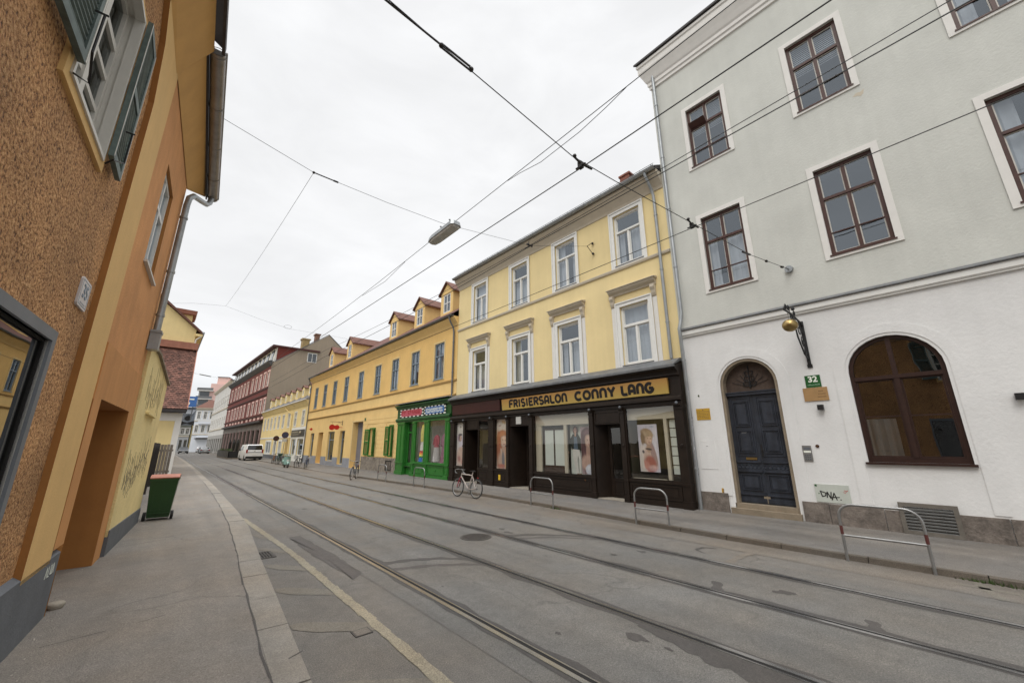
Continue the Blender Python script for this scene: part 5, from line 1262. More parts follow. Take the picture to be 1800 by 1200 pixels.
for a, b, d in posts:
    q = MB(); q.box(a,b,.10,FN+.05,.14,3.02); q.box(a-.02,b+.02,.10,FN+.08,.14,.34); q.box(a-.015,b+.015,.10,FN+.075,2.86,2.92); q.box(a-.015,b+.015,.10,FN+.07,.74,.80); q.box(a-.01,b+.01,.10,FN+.065,1.78,1.84)
    c = (a+b)/2; q.lathe([(.03,-.01),(.04,.05),(.03,.07)], (c,FN+.055,1.80), 10)
    q.prism([(FN,3.02),(FN+.13,3.02),(FN+.13,2.98),(FN+.09,2.93),(FN+.05,2.92)], a+.01, b-.01, axis='x'); q.ball((c,FN+.12,3.035),.045,1,10,8)
    SF.part('pilaster', q, [M['shopbr'], M['greypl']])
bays = [(5.53,7.25),(8.66,11.52),(13.14,14.02),(14.40,15.22),(16.42,17.22)]
for a, b in bays:
    q = MB(); q.box(a,b,.10,FN,.14,.76); q.box(a,b,.10,FN+.035,.14,.28); q.box(a,b,.10,FN+.04,.76,.815); framerect(q,a+.04,b-.04,.32,.72,.05,FN,FN+.02); q.box(a+.16,b-.16,FN,FN+.012,.42,.62); SF.part('base_panel', q, M['shopbr'])
for a, b, z1 in ((5.53,7.25,3.02),(8.66,11.52,3.02),(13.14,14.02,3.0),(14.40,15.22,3.0),(16.42,17.22,2.97)):
    q = MB(); framerect(q, a, b, .815, z1, .045, FN-.06, FN+.01); f = SF.part('shop_window', q, M['shopbr'])
    q = MB(); q.face([(a+.03,FN-.03,.83),(b-.03,FN-.03,.83),(b-.03,FN-.03,z1-.02),(a+.03,FN-.03,z1-.02)]); SF.part('pane', q, M['glasssh'], f)
    if a > 14.3 and a < 15: 
        q = MB(); q.box(a+.045,b-.045,FN-.05,FN-.0,2.52,2.57); SF.part('glazing_bar', q, M['shopbr'], f)
# recessed entrances
def entrance(a, b, top, depth, label=None, glass=True, slant=.25, sill=True):
    q = MB(); q.box(a,b,.14,FN-.02,top,3.02); framerect(q,a+.05,b-.05,top+.05,2.95,.04,FN-.02,FN)
    y1 = FN-depth
    for s, x in ((1,a),(-1,b)):
        xi = x+s*slant; yi = y1
        q.hexa([(x,FN-.02,.14),(xi,yi,.14),(xi-s*.04,yi,.14),(x-s*.04,FN-.02,.14),(x,FN-.02,top),(xi,yi,top),(xi-s*.04,yi,top),(x-s*.04,FN-.02,top)])
    q.face([(a,FN-.02,top),(b,FN-.02,top),(b-slant,y1,top),(a+slant,y1,top)])
    e = SF.part('entrance', q, M['shopbr'])
    da, db = a+slant, b-slant
    q = MB(); framerect(q, da, db, .16, top, .11, y1-.06, y1-.01, tb=.62)
    framerect(q, da+.12, db-.12, .26, .70, .03, y1-.01, y1+.006)
    d = SF.part('door', q, M['shopbr'], e, label=label)
    q = MB(); q.face([(da+.1,y1-.03,.76),(db-.1,y1-.03,.76),(db-.1,y1-.03,top-.1),(da+.1,y1-.03,top-.1)]); SF.part('pane', q, M['glasssh'], e)
    q = MB(); q.tube([(da+.05,y1+.03,1.05),(da+.05,y1+.03,1.35)], .012, 6); SF.part('handle', q, M['brass'], e)
    q = MB(); q.box(a,b,y1,FN+.0,.10,.165); SF.part('threshold', q, M['ledge'], e)
    return e
entrance(7.40,8.50,2.52,.45); entrance(11.72,12.98,2.62,.75); entrance(15.22,16.25,2.56,.75, slant=.12)
q = MB(); q.box(12.22,12.52,FN-.02,FN+.02,2.70,3.0); SF.part('number_lamp', q, M['lampgl'])
q = MB(); q.box(13.55,13.68,FN,FN+.022,.40,.62); SF.part('yellow_label', q, mat('yellow sticker', (.65,.42,.03), .6, .1))
# interior
q = MB()
def room(a, b, y0, z1=3.05):
    q.face([(a,y0,.14),(b,y0,.14),(b,y0,z1),(a,y0,z1)],0); q.face([(a,y0,.62),(a,FN-.07,.62),(b,FN-.07,.62),(b,y0,.62)],1); q.face([(a,y0,z1),(b,y0,z1),(b,.1,z1),(a,.1,z1)],2)
    for x in (a,b): q.face([(x,y0,.14),(x,FN-.02,.14),(x,FN-.02,z1),(x,y0,z1)],0)
room(5.50,7.30,-1.6); room(8.60,11.6,-.9); room(13.1,14.1,-.4); room(14.35,15.22,-1.6); room(16.40,17.3,-.4)
for a, b in ((7.5,8.5),(11.9,12.98),(15.3,16.25)): q.face([(a,-1.8,.1),(b,-1.8,.1),(b,-1.8,3),(a,-1.8,3)],2); q.face([(a,-1.8,.1),(b,-1.8,.1),(b,-.3,.1),(a,-.3,.1)],2)
SF.part('display_interior', q, [mat('dim taupe display wall', (.12,.10,.075), .9, .2, 1.5), M['shopfl'], M['dark']])
# window fittings
q = MB(); q.box(8.62,11.50,.10,.16,2.58,3.02); q.box(11.20,11.50,.08,.15,.80,2.58); q.box(9.88,10.02,.08,.15,.80,2.58); SF.part('display_frame', q, M['shopint'])
q = MB(); framerect(q, 10.06, 11.16, .82, 2.46, .045, .0, .05, tb=.28); q.box(10.58,10.64,.0,.048,1.1,2.42); sc_ = SF.part('display_screen', q, mat('dark screen frame', (.05,.028,.02), .6, .2, 6))
q = MB(); q.box(10.10,11.12,.01,.03,1.10,2.42); SF.part('screen_panel', q, M['panelw'], sc_)
q = MB(); q.box(8.62,9.88,-.10,-.06,.70,2.6); SF.part('niche_back', q, M['panelw'])
q = MB(); q.box(5.53,7.25,.10,.15,2.62,3.02); q.box(5.92,6.02,.07,.15,.80,2.62); q.box(6.1,7.2,.02,.14,.80,.86); SF.part('display_frame', q, M['shopint'])
q = MB()
for i in range(6): q.box(5.56,5.88,.03,.06,1.02+i*.265,1.26+i*.265)
SF.part('shelf_panels', q, M['panelw'])
q = MB(); framerect(q,5.54,5.90,.98,2.62,.02,.0,.07); SF.part('shelf_rack', q, bpy.data.materials['dark screen frame'])
# sign board and its lettering
SG = Thing('salon_sign', 'long ochre sign board with black art deco lettering over the salon', 'sign', (X0-.30,9.52,3.335), RIGHT, 9.52); SG.z0 = 3.335
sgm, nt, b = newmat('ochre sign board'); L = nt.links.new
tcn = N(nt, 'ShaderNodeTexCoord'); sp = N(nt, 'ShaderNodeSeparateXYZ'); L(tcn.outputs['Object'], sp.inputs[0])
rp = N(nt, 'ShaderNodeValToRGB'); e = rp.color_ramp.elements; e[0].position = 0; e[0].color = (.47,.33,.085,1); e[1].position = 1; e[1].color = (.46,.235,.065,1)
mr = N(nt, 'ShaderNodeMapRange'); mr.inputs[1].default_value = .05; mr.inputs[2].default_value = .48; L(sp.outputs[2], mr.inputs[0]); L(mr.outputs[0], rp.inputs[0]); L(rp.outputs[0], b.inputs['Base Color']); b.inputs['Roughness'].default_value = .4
tilt = .05
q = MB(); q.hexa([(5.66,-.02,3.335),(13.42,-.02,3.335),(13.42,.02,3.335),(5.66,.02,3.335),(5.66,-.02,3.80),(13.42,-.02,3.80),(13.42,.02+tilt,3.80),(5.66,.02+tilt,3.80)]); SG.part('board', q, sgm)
q = MB()
def yz(z): return .02+tilt*(z-3.335)/.465
cnt = [0]
def ltr(x0, w, h, segs, th):
    zb = 3.335+.09
    for pts in segs:
        P2 = [(x0-a*w, zb+bb*h) for a, bb in pts]
        for (a, bb) in zip(P2, P2[1:]):
            d = Vector((bb[0]-a[0], bb[1]-a[1])); 
            if d.length < 1e-6: continue
            d.normalize(); nn = Vector((-d.y,d.x))*th/2; ee = d*th*.12; cnt[0] += 1; o = .006+(cnt[0]%9)*.0004
            c4 = [(a[0]+nn.x-ee.x,a[1]+nn.y-ee.y),(bb[0]+nn.x+ee.x,bb[1]+nn.y+ee.y),(bb[0]-nn.x+ee.x,bb[1]-nn.y+ee.y),(a[0]-nn.x-ee.x,a[1]-nn.y-ee.y)]
            q.hexa([(x,yz(z)-.002,z) for x,z in c4]+[(x,yz(z)+o,z) for x,z in c4])
def arc(cx, cz, rx, rz, a0, a1, n=12): return [(cx+rx*math.cos(math.radians(a0+(a1-a0)*k/n)), cz+rz*math.sin(math.radians(a0+(a1-a0)*k/n))) for k in range(n+1)]
GL = {
 'F': [[(.14,0),(.14,.68)]+arc(.5,.68,.36,.32,180,90)+[(.95,1.0)], [(.14,.5),(.8,.5)]],
 'R': [[(.14,0),(.14,1)], [(.14,.96)]+arc(.5,.73,.38,.24,90,-90)+[(.14,.49)], [(.45,.48),(.92,0)]],
 'I': [[(.5,0),(.5,1)]],
 'S': [arc(.5,.74,.36,.24,40,270), arc(.5,.26,.38,.24,90,-140)],
 'E': [[(.92,.97),(.16,.97),(.16,.03),(.92,.03)], [(.16,.52),(.78,.52)]],
 'A': [[(.14,0),(.14,.6)]+arc(.5,.6,.36,.36,180,0)+[(.86,0)], [(.14,.34),(.86,.34)]],
 'L': [[(.2,1),(.2,.28)]+arc(.46,.28,.26,.24,180,270)+[(.95,.04)]],
 'O': [arc(.5,.48,.4,.46,0,360,20)],
 'N': [[(.14,0),(.14,.6)]+arc(.5,.6,.36,.36,180,0)+[(.86,0)]],
 'C': [arc(.54,.48,.42,.46,50,310,18),],
 'Y': [[(.08,1),(.5,.45)], [(.92,1),(.5,.45)], [(.5,.5),(.5,0)]],
 'G': [arc(.52,.48,.42,.46,55,350,18), [(.94,.40),(.52,.46)]],
}
def word(txt, xa, xb, h, th, gap):
    wd = {'I': .5, 'O': 1.15, 'C': 1.15, 'G': 1.1, 'L': .9}
    tot = sum(wd.get(c, 1) for c in txt); u = (xa-xb-gap*(len(txt)-1))/tot; x = xa
    for c in txt: w = u*wd.get(c,1); ltr(x, w, h, GL[c], th); x -= w+gap
for wd_ in (('FRISIERSALON', 12.93, 9.62, .29, .088, .035), ('CONNY', 9.25, 7.50, .29, .098, .04), ('LANG', 7.28, 6.12, .29, .098, .04)): q = MB(); word(*wd_); SG.part('lettering', q, M['text'])
# ------------------------------------------------------------------ posters in the windows (flat printed sheets)
def ell(mbq, cx, cz, rx, rz, y, m, n=22, a0=0, a1=360, rot=0):
    c, s = math.cos(math.radians(rot)), math.sin(math.radians(rot)); P = []
    for k in range(n):
        a = math.radians(a0+(a1-a0)*k/n); u, v = rx*math.cos(a), rz*math.sin(a); P.append((cx+u*c-v*s, cz+u*s+v*c))
    mbq.prism(P, y-.0006, y, m)

def print_mat(name, base, blobs, w, h):
    """a printed photograph as a procedural image: soft edged patches laid over one another in the sheet's own plane"""
    m, nt, b = newmat(name); L = nt.links.new; b.inputs['Roughness'].default_value = .5
    tc = N(nt, 'ShaderNodeTexCoord'); sp = N(nt, 'ShaderNodeSeparateXYZ'); L(tc.outputs['Object'], sp.inputs[0])
    nz = N(nt, 'ShaderNodeTexNoise', Scale=7, Detail=4); mpn = N(nt, 'ShaderNodeMapping'); mpn.inputs['Scale'].default_value = (2.2,1,.55); L(tc.outputs['Object'], mpn.inputs[0]); L(mpn.outputs[0], nz.inputs['Vector'])
    cb = N(nt, 'ShaderNodeCombineXYZ'); L(sp.outputs[0], cb.inputs[0]); L(sp.outputs[2], cb.inputs[1])
    ds = N(nt, 'ShaderNodeVectorMath', _operation='SUBTRACT'); ds.inputs[1].default_value = (.5,.5,.5); L(nz.outputs['Color'], ds.inputs[0])
    cur = None
    for (u, v, ru, rv, rot, soft, c, wob) in blobs:
        wv = N(nt, 'ShaderNodeVectorMath', _operation='MULTIPLY_ADD'); wv.inputs[1].default_value = (wob*.3, wob*.3, 0); L(ds.outputs[0], wv.inputs[0]); L(cb.outputs[0], wv.inputs[2])
        mp = N(nt, 'ShaderNodeMapping', _vector_type='TEXTURE'); mp.inputs['Location'].default_value = (-u*w, v*h, 0); mp.inputs['Rotation'].default_value = (0,0,math.radians(-rot)); mp.inputs['Scale'].default_value = (ru*w, rv*h, 1); L(wv.outputs[0], mp.inputs[0])
        ln = N(nt, 'ShaderNodeVectorMath', _operation='LENGTH'); L(mp.outputs[0], ln.inputs[0])
        mr = N(nt, 'ShaderNodeMapRange', _interpolation_type='SMOOTHSTEP'); mr.inputs[1].default_value = 1+soft; mr.inputs[2].default_value = 1-soft; mr.inputs[3].default_value = 0; mr.inputs[4].default_value = 1; L(ln.outputs['Value'], mr.inputs[0])
        mx = N(nt, 'ShaderNodeMixRGB'); mx.inputs[2].default_value = col(c); L(mr.outputs[0], mx.inputs[0])
        if cur is None: mx.inputs[1].default_value = col(base)
        else: L(cur, mx.inputs[1])
        cur = mx.outputs[0]
    r = N(nt, 'ShaderNodeMapRange'); r.inputs[1].default_value=.3; r.inputs[2].default_value=.7; r.inputs[3].default_value=.86; r.inputs[4].default_value=1.12; L(nz.outputs['Fac'], r.inputs[0])
    q = N(nt, 'ShaderNodeVectorMath', _operation='SCALE'); L(cur, q.inputs[0]); L(r.outputs[0], q.inputs['Scale']); L(q.outputs[0], b.inputs['Base Color'])
    return m
def face_blobs(u, v, ru, rv, skin, hair, rot=0, look=.12, asp=1):
    """soft face: shaded cheek, eyes, brows, nose, lips"""
    sh = tuple(x*.62 for x in skin); li = tuple(min(1,x*1.18) for x in skin); dk = tuple(x*.30 for x in skin)
    o = [(u, v, ru, rv, rot, .12, sh, .02), (u+look*ru, v+.02*rv, ru*.82, rv*.88, rot, .25, skin, .02), (u+look*ru*1.6, v+.45*rv, ru*.5, rv*.3, rot, .6, li, 0), (u+(look*1.4+.3)*ru, v-.18*rv, ru*.26, rv*.2, rot, .8, li, 0)]
    cr, sr = math.cos(math.radians(rot)), math.sin(math.radians(rot))
    def P(a, bb): return (u+look*1.5*ru + a*ru*cr + bb*rv*asp*sr*0, v + bb*rv + a*ru*sr*.35)
    for s in (-1,1):
        x, y = P(s*.36,.12); o.append((x, y, ru*.17, rv*.05, rot, .5, dk, 0)); x, y = P(s*.38,.27); o.append((x, y, ru*.22, rv*.03, rot+s*6, .6, tuple(z*.8+.01 for z in hair), 0))
        x, y = P(s*.10,-.20); o.append((x, y, ru*.07, rv*.035, rot, .7, sh, 0))
    x, y = P(.08,-.05); o.append((x, y, ru*.06, rv*.2, rot, .9, li, 0))
    x, y = P(0,-.47); o.append((x, y, ru*.27, rv*.075, rot, .4, (.34,.09,.085), 0)); x, y = P(0,-.455); o.append((x, y, ru*.2, rv*.02, rot, .5, (.6,.5,.47), 0))
    x, y = P(0,-.66); o.append((x, y, ru*.22, rv*.05, rot, .9, sh, 0))
    return o
def poster(name, label, w, h, yy, n, z, base, blobs):
    t = Thing(name, label, 'poster', (X0-n, yy, z), RIGHT); t.z0 = 0
    q = MB(); q.box(-w/2,w/2,-.008,0,0,h); t.part('printed_sheet', q, print_mat(name.replace('_',' ')+' print '+label[:14], base, blobs, w, h)); return t
SK = (.56,.37,.29); HB = (.085,.035,.04); HM = (.17,.075,.085)
poster('portrait_poster', 'poster of a smiling woman with long brown hair in the wide salon window', .62, 1.62, 8.98, .06, .86, (.36,.26,.28),
 [(-.02,.80,.46,.19,0,.12,HB,.05),(-.30,.42,.20,.40,3,.2,HB,.08),(.36,.45,.17,.40,-4,.2,HM,.08),(-.26,.5,.07,.30,4,.7,HM,.05),(-.05,.88,.22,.05,20,.7,HM,.03),(.02,.46,.17,.16,0,.25,(.42,.26,.21),.02),(-.08,.24,.44,.16,-6,.3,(.52,.34,.28),.03),(.12,.09,.34,.12,0,.15,(.58,.60,.70),.04),(.02,.13,.22,.04,10,.7,(.72,.73,.80),.03)]
 + face_blobs(.04,.69,.27,.145,SK,HB,4,.10) + [(-.30,.66,.10,.24,8,.35,HB,.05),(.34,.66,.09,.24,-6,.4,HB,.05),(.30,.30,.10,.28,-4,.5,HM,.06)])
BL = (.30,.20,.125)
poster('portrait_poster', 'poster of a person with short blond hair in the rightmost salon window', .66, 1.42, 6.62, .08, 1.05, (.52,.50,.60),
 [(.35,.5,.2,.5,0,.7,(.66,.63,.70),.1),(-.25,.25,.35,.35,0,.3,(.62,.55,.53),.06),(-.02,.30,.26,.26,-8,.25,(.55,.40,.34),.04),(.22,.40,.13,.30,14,.2,(.36,.24,.24),.05),(.05,.16,.28,.18,10,.25,(.36,.10,.085),.08),(-.14,.13,.14,.12,30,.5,(.52,.22,.19),.08),(.16,.08,.22,.06,0,.5,(.58,.36,.34),.08),(-.28,.42,.06,.035,20,.3,(.06,.05,.09),.03),(-.36,.12,.07,.2,0,.3,(.60,.54,.50),.04),(.02,.50,.13,.10,0,.3,(.42,.27,.21),.02),(.0,.475,.17,.022,-8,.25,(.055,.04,.05),.02),(-.06,.74,.31,.155,-6,.10,(.20,.125,.075),.04)]
 + face_blobs(.02,.68,.20,.125,(.58,.39,.30),BL,-8,.16) + [(-.06,.83,.30,.085,-8,.25,BL,.05),(-.26,.70,.10,.13,-4,.3,(.22,.14,.085),.05),(.12,.80,.20,.05,-34,.4,(.40,.28,.18),.04),(-.12,.80,.08,.08,30,.7,(.44,.32,.22),.04),(.25,.95,.10,.014,0,.4,(.30,.36,.50),.0)])
HR = (.40,.12,.055)
poster('beauty_poster', 'tall poster of a red haired woman on the narrow salon window', .80, 2.12, 13.58, .17, .86, (.62,.50,.42),
 [(0,.9,.6,.12,0,.6,(.66,.58,.50),.2),(.1,.93,.16,.03,-20,.5,(.64,.44,.22),.1),(-.25,.86,.12,.02,10,.5,(.45,.3,.26),.1),(-.02,.58,.50,.19,0,.15,HR,.08),(-.34,.32,.18,.34,4,.25,(.36,.14,.08),.1),(.38,.30,.16,.34,-4,.25,(.50,.24,.13),.1),(.08,.34,.16,.14,0,.3,(.52,.34,.26),.03),(0,.14,.40,.18,0,.4,(.55,.38,.30),.08),(.06,.16,.12,.18,4,.3,(.20,.19,.21),.08)]
 + face_blobs(.08,.545,.30,.125,(.62,.44,.36),HR,-6,.10) + [(-.30,.60,.14,.15,14,.4,HR,.07),(-.06,.69,.34,.05,10,.4,(.50,.20,.10),.05),(-.1,.05,.35,.04,0,.6,(.45,.16,.12),.2),(.3,.12,.1,.1,0,.6,(.56,.40,.22),.2)])
poster('beauty_poster', 'tall pale poster with a dark haired figure in the leftmost salon window', .72, 2.08, 16.82, .17, .86, (.62,.58,.58),
 [(0,.85,.5,.14,0,.6,(.66,.62,.58),.2),(-.10,.90,.14,.02,0,.5,(.34,.28,.26),.1),(-.15,.63,.22,.10,70,.3,(.36,.22,.34),.08),(.1,.45,.3,.2,0,.5,(.60,.55,.66),.1),(-.05,.2,.5,.2,0,.5,(.58,.40,.33),.2),(-.2,.16,.16,.07,20,.5,(.40,.16,.16),.2),(.2,.1,.14,.06,0,.5,(.52,.28,.26),.2),(.05,.38,.3,.05,10,.6,(.56,.38,.30),.1)]
 + face_blobs(-.08,.63,.15,.07,SK,HB,0,.2) + [(-.12,.715,.24,.028,6,.25,(.06,.04,.06),.04),(-.24,.66,.07,.08,0,.4,(.10,.06,.08),.04)])
# standing cut-out of a woman in a dark jacket (a flat display board)
t = Thing('display_cutout', 'life size display picture of a woman in dark jacket and cream trousers', 'display picture', (X0+.02,9.60,.72), RIGHT); t.z0 = 0
q = MB(); pm = [M['posterw'], M['skin'], M['hairbr'], M['text'], M['cloth3'], mat('denim print', (.10,.14,.19), .7, .2, 8), mat('dark green jacket print', (.018,.026,.022), .7, .3, 6), mat('tan boot', (.20,.09,.035), .6, .2)]
def bl(pts, y, m): q.prism(pts, y-.003, y, m)
bl([(-.20,.95),(.18,.95),(.22,1.38),(.12,1.52),(-.12,1.52),(-.20,1.40)], .004, 6); bl([(.16,1.42),(.26,1.36),(.42,.86),(.34,.80),(.20,1.1)], .0045, 6); bl([(-.18,1.42),(-.28,1.30),(-.30,1.0),(-.2,.9)], .0045, 6)
bl([(-.10,.96),(.09,.96),(.07,1.42),(-.07,1.42)], .006, 5)
bl([(-.17,.96),(.16,.98),(.12,.60),(-.02,.12),(-.11,.12),(-.06,.6)], .007, 4); bl([(-.17,.96),(-.05,.96),(-.14,.55),(-.14,.12),(-.21,.12),(-.24,.6)], .0075, 4)
ell(q,0,1.66,.12,.15,.005,2); ell(q,0,1.65,.07,.095,.008,1); bl([(-.04,1.44),(.04,1.44),(.035,1.58),(-.035,1.58)],.007,1)
for s in (-1,1): ell(q,s*.028,1.67,.013,.006,.0095,3,8)
ell(q,0,1.615,.02,.007,.0095,2,8)
bl([(-.14,.02),(-.0,.02),(-.02,.14),(-.12,.14)],.0078,7); bl([(-.24,.02),(-.13,.02),(-.14,.14),(-.21,.14)],.008,7); ell(q,.36,.86,.035,.05,.006,1,10)
t.part('picture', q, pm)
q = MB(); q.ball((.0,-.0,0),.18,0,14,8,.5)
o = Thing('fur_rug', 'rumpled tan fur lying on the floor of the wide salon window', 'rug', (X0-.12,9.25,.64), RIGHT); o.z0 = 0
q = MB(); rn = random.Random(3)
for k in range(14): q.ball((rn.uniform(-.45,.30),rn.uniform(-.1,.12),.05),rn.uniform(.06,.12),0,10,6,.6)
o.part('fur', q, mat('tan fur', (.25,.11,.045), .95, .35, 30, bump=.8, bscale=70), smooth=True)

# ------------------------------------------------------------------ green shop
GS = Thing('green_shopfront', 'bright green timber shopfront with two zigzag edged signs', 'shopfront', (X0,20.9,0), RIGHT, 20.9)
q = MB(); run(q, 17.72, 24.1, [(0,4.34),(.14,4.34),(.46,4.24),(.46,4.19),(.36,4.15),(.33,4.08),(.33,4.02),(.24,4.02),(.24,3.46),(.32,3.46),(.36,3.40),(.36,3.32),(.30,3.28),(.30,3.22),(0,3.22)]); GS.part('fascia', q, M['shopgd'])
q = MB(); q.box(17.7,24.1,.0,.50,4.34,4.37); GS.part('canopy', q, M['zinc'])
for a, b in ((17.74,18.14),(19.94,20.36),(21.5,21.86),(22.86,23.86)):
    q = MB(); q.box(a,b,.05,FN,.14,3.22); q.box(a-.015,b+.015,.05,FN+.05,.14,.34); q.box(a-.01,b+.01,.05,FN+.05,.80,.86); q.box(a-.012,b+.012,.05,FN+.05,3.1,3.16); framerect(q,a+.06,b-.06,.95,3.02,.03,FN,FN+.02); framerect(q,a+.06,b-.06,.4,.75,.03,FN,FN+.02)
    if a > 22: q.box((a+b)/2-.05,(a+b)/2+.05,FN,FN+.03,.9,3.05)
    GS.part('pilaster', q, M['shopgr'])
for a, b in ((18.14,19.94),(20.36,21.5)):
    q = MB(); q.box(a,b,.05,FN-.03,.14,.84); q.box(a,b,.05,FN+.03,.14,.26); q.box(a,b,.05,FN+.05,.82,.88); framerect(q,a+.08,b-.08,.32,.76,.04,FN-.03,FN); q.tube([((a+b)/2,FN-.03,.54),((a+b)/2,FN+.0,.54)],.05,12); GS.part('base_panel', q, M['shopgr'])
    q = MB(); framerect(q,a,b,.88,3.22,.05,FN-.08,FN-.0); f = GS.part('shop_window', q, M['shopgr'])
    q = MB(); q.face([(a,FN-.05,.9),(b,FN-.05,.9),(b,FN-.05,3.2),(a,FN-.05,3.2)]); GS.part('pane', q, M['glasssh'], f)
q = MB(); framerect(q,21.86,22.86,.14,3.22,.09,-.02,.06,tb=.7); q.box(21.95,22.77,-.02,.05,2.55,2.65); d_ = GS.part('door', q, M['shopgr'])
q = MB(); q.face([(21.9,.02,.8),(22.8,.02,.8),(22.8,.02,3.2),(21.9,.02,3.2)]); GS.part('pane', q, M['glasssh'], d_)
q = MB(); room(18.0,21.6,-.7,3.25); room(21.75,22.95,-1.4,3.25); GS.part('display_interior', q, [mat('grey shop wall', (.60,.57,.53), .9, .3, 2.5), M['shopfl'], M['dark']])
def zigsign(name, label, cat, a, b, m, txt):
    t = Thing(name, label, 'sign', (X0-.27,(a+b)/2,3.50), RIGHT, (a+b)/2); t.z0 = 3.5
    q = MB(); z0, z1 = 3.50, 4.0; nx = 12; cw = (b-a)/nx; ch = .075
    for i in range(nx):
        q.box(a+i*cw,a+(i+1)*cw,0,.03,z0,z0+ch,i%2); q.box(a+i*cw,a+(i+1)*cw,0,.03,z1-ch,z1,(i+1)%2)
        if i in (0,nx-1):
            for j in range(4): q.box(a+i*cw,a+(i+1)*cw,0,.0295,z0+ch+j*(z1-z0-2*ch)/4,z0+ch+(j+1)*(z1-z0-2*ch)/4,(i+j+1)%2)
    t.part('chequer_border', q, [M['textw'], M['text']])
    q = MB(); e = .04; q.prism([(a+cw,z0+.06),(b-cw,z0+.06),(b-cw*.5,(z0+z1)/2),(b-cw,z1-.06),(a+cw,z1-.06),(a+cw*.5,(z0+z1)/2)], .0, .038); t.part('board', q, m)
    q = MB(); rn = random.Random(len(label))
    rows = ((.60,.20,9),) if txt == 'big' else ((.62,.085,13),(.36,.085,13))
    for zc, hh, n in rows:
        x = b-cw*1.3; z = z0+(z1-z0)*zc-hh*.5
        ww = (b-a-2.6*cw)/n
        for i in range(n):
            if i == 2 and txt == 'big': x -= ww; continue
            k = rn.randint(0,3); pts = [[(0,0),(0,1),(.6,.5)],[(.6,1),(0,.9),(0,.1),(.6,0)],[(0,0),(.3,1),(.6,0)],[(0,1),(.0,0),(.6,0),(.6,.7)]][k]
            stroke(q, [(x-p*ww, z+r*hh) for p, r in pts], ww*.26, .038, .0405); x -= ww
    t.part('lettering', q, M['textw'] if txt != 'big' else mat('dark crimson lettering', (.30,.012,.02), .5, 0))
zigsign('pink_shop_sign', 'pink shop sign with black and white chequered edge on the green front', 'sign', 20.62, 23.6, M['signpk'], 'big')
zigsign('blue_shop_sign', 'blue shop sign with two white lines of text on the green front', 'sign', 18.2, 20.5, M['signbl'], 'two')
def dress(label, y, n, z, prof, arms=None):
    t = Thing('dress_form', label, 'mannequin', (X0-n, y, z), RIGHT); t.z0 = 0
    for k, (nm, p, m) in enumerate(prof):
        q = MB(); q.lathe(p, (0,0,0), 18, 0, .62); t.part(nm, q, m, smooth=True)
    if arms:
        for s in (-1,1):
            q = MB(); q.tube([(s*.16,0,arms[0]),(s*.24,.02,arms[0]-.15),(s*.27,.04,arms[1])], [.06,.055,.05], 8); t.part('sleeve', q, arms[2], smooth=True)
    q = MB(); q.tube([(0,0,0),(0,0,.5)], .012, 6); q.lathe([(.14,0),(.14,.015),(.01,.03)], (0,0,0), 16); t.part('stand', q, M['blackp'])
dress('dress form in yellow top, white blouse and rainbow striped skirt in the green shop window', 20.80, .12, .88,
 [('skirt_red', [(.20,.66),(.22,.55)], M['red']), ('skirt_orange', [(.22,.55),(.235,.46)], M['orangec']), ('skirt_yellow', [(.235,.46),(.25,.37)], M['cloth1']), ('skirt_green', [(.25,.37),(.262,.28)], M['shopgr']), ('skirt_blue', [(.262,.28),(.28,.06),(.01,.06)], M['cloth4']),
  ('blouse', [(.20,.66),(.19,.9),(.16,1.02),(.17,1.2)], M['cloth3']), ('yellow_top', [(.18,1.15),(.20,1.4),(.20,1.75),(.12,2.05),(.05,2.15),(.01,2.16)], M['cloth1'])])
dress('dress form in crimson jacket and pale grey skirt in the green shop window', 19.30, .08, .88, [('skirt', [(.01,.1),(.30,.1),(.27,.5),(.19,.95)], mat('pale grey skirt', (.40,.38,.38), .9, .15, 8)), ('jacket', [(.22,.86),(.18,1.0),(.22,1.25),(.20,1.42),(.07,1.5),(.01,1.52)], M['cloth2'])], (1.38,.98,M['cloth2']))
dress('dress form draped in mauve at the salon end of the green shop window', 18.55, .06, .88, [('gown', [(.01,.06),(.30,.06),(.22,.5),(.17,.95),(.22,1.25),(.18,1.45),(.06,1.55),(.01,1.56)], M['cloth5'])], (1.4,.9,M['cloth5']))
# ------------------------------------------------------------------ small yellow house with a row of dormers
KB = Thing('small_yellow_house', 'low cream yellow house with a row of eight small dormers and a white shop', 'building', (X0,58.8,0), RIGHT, 58.8)
K0, K1 = 46.52, 72.0
kc = [47.95-.4,51.4,54.9,57.6,60.4,62.6,64.8,67.0,69.3]
kc = [48.4,51.8,55.0,58.0,60.6,63.0,65.4,67.8,70.2]
khole = [hole(x,3.98,1.0,1.6,.1,.5) for x in kc]
kg = [dict(a=47.1,b=49.6,c=.75,d=2.55,depth=.2,room=.8), dict(a=50.3,b=52.3,c=.75,d=2.55,depth=.2,room=.8), dict(a=53.7,b=55.3,c=.2,d=2.55,depth=.6,room=0), dict(a=57.2,b=58.8,c=.7,d=2.45,depth=.15,room=.5), dict(a=60.2,b=61.8,c=.7,d=2.45,depth=.15,room=.5), dict(a=63.6,b=67.2,c=.7,d=2.45,depth=.15,room=.5)]
q = MB(); wall(q, K0, K1, 0, 6.3, khole+kg, 0, 0, 0, 1); KB.part('wall', q, [M['cream'], M['dark']])
q = MB(); q.box(46.6,52.7,-.02,.03,.1,.75); q.box(46.6,52.7,-.02,.03,2.55,3.82); 
for a, b in ((46.6,47.1),(49.6,50.3),(52.3,52.7)): q.box(a,b,-.02,.03,.75,2.55)
q.box(52.7,K1,-.02,.05,2.72,2.92); q.box(52.7,K1,-.02,.02,.1,.62,1); KB.part('white_plaster', q, [M['white'], M['greypl']])
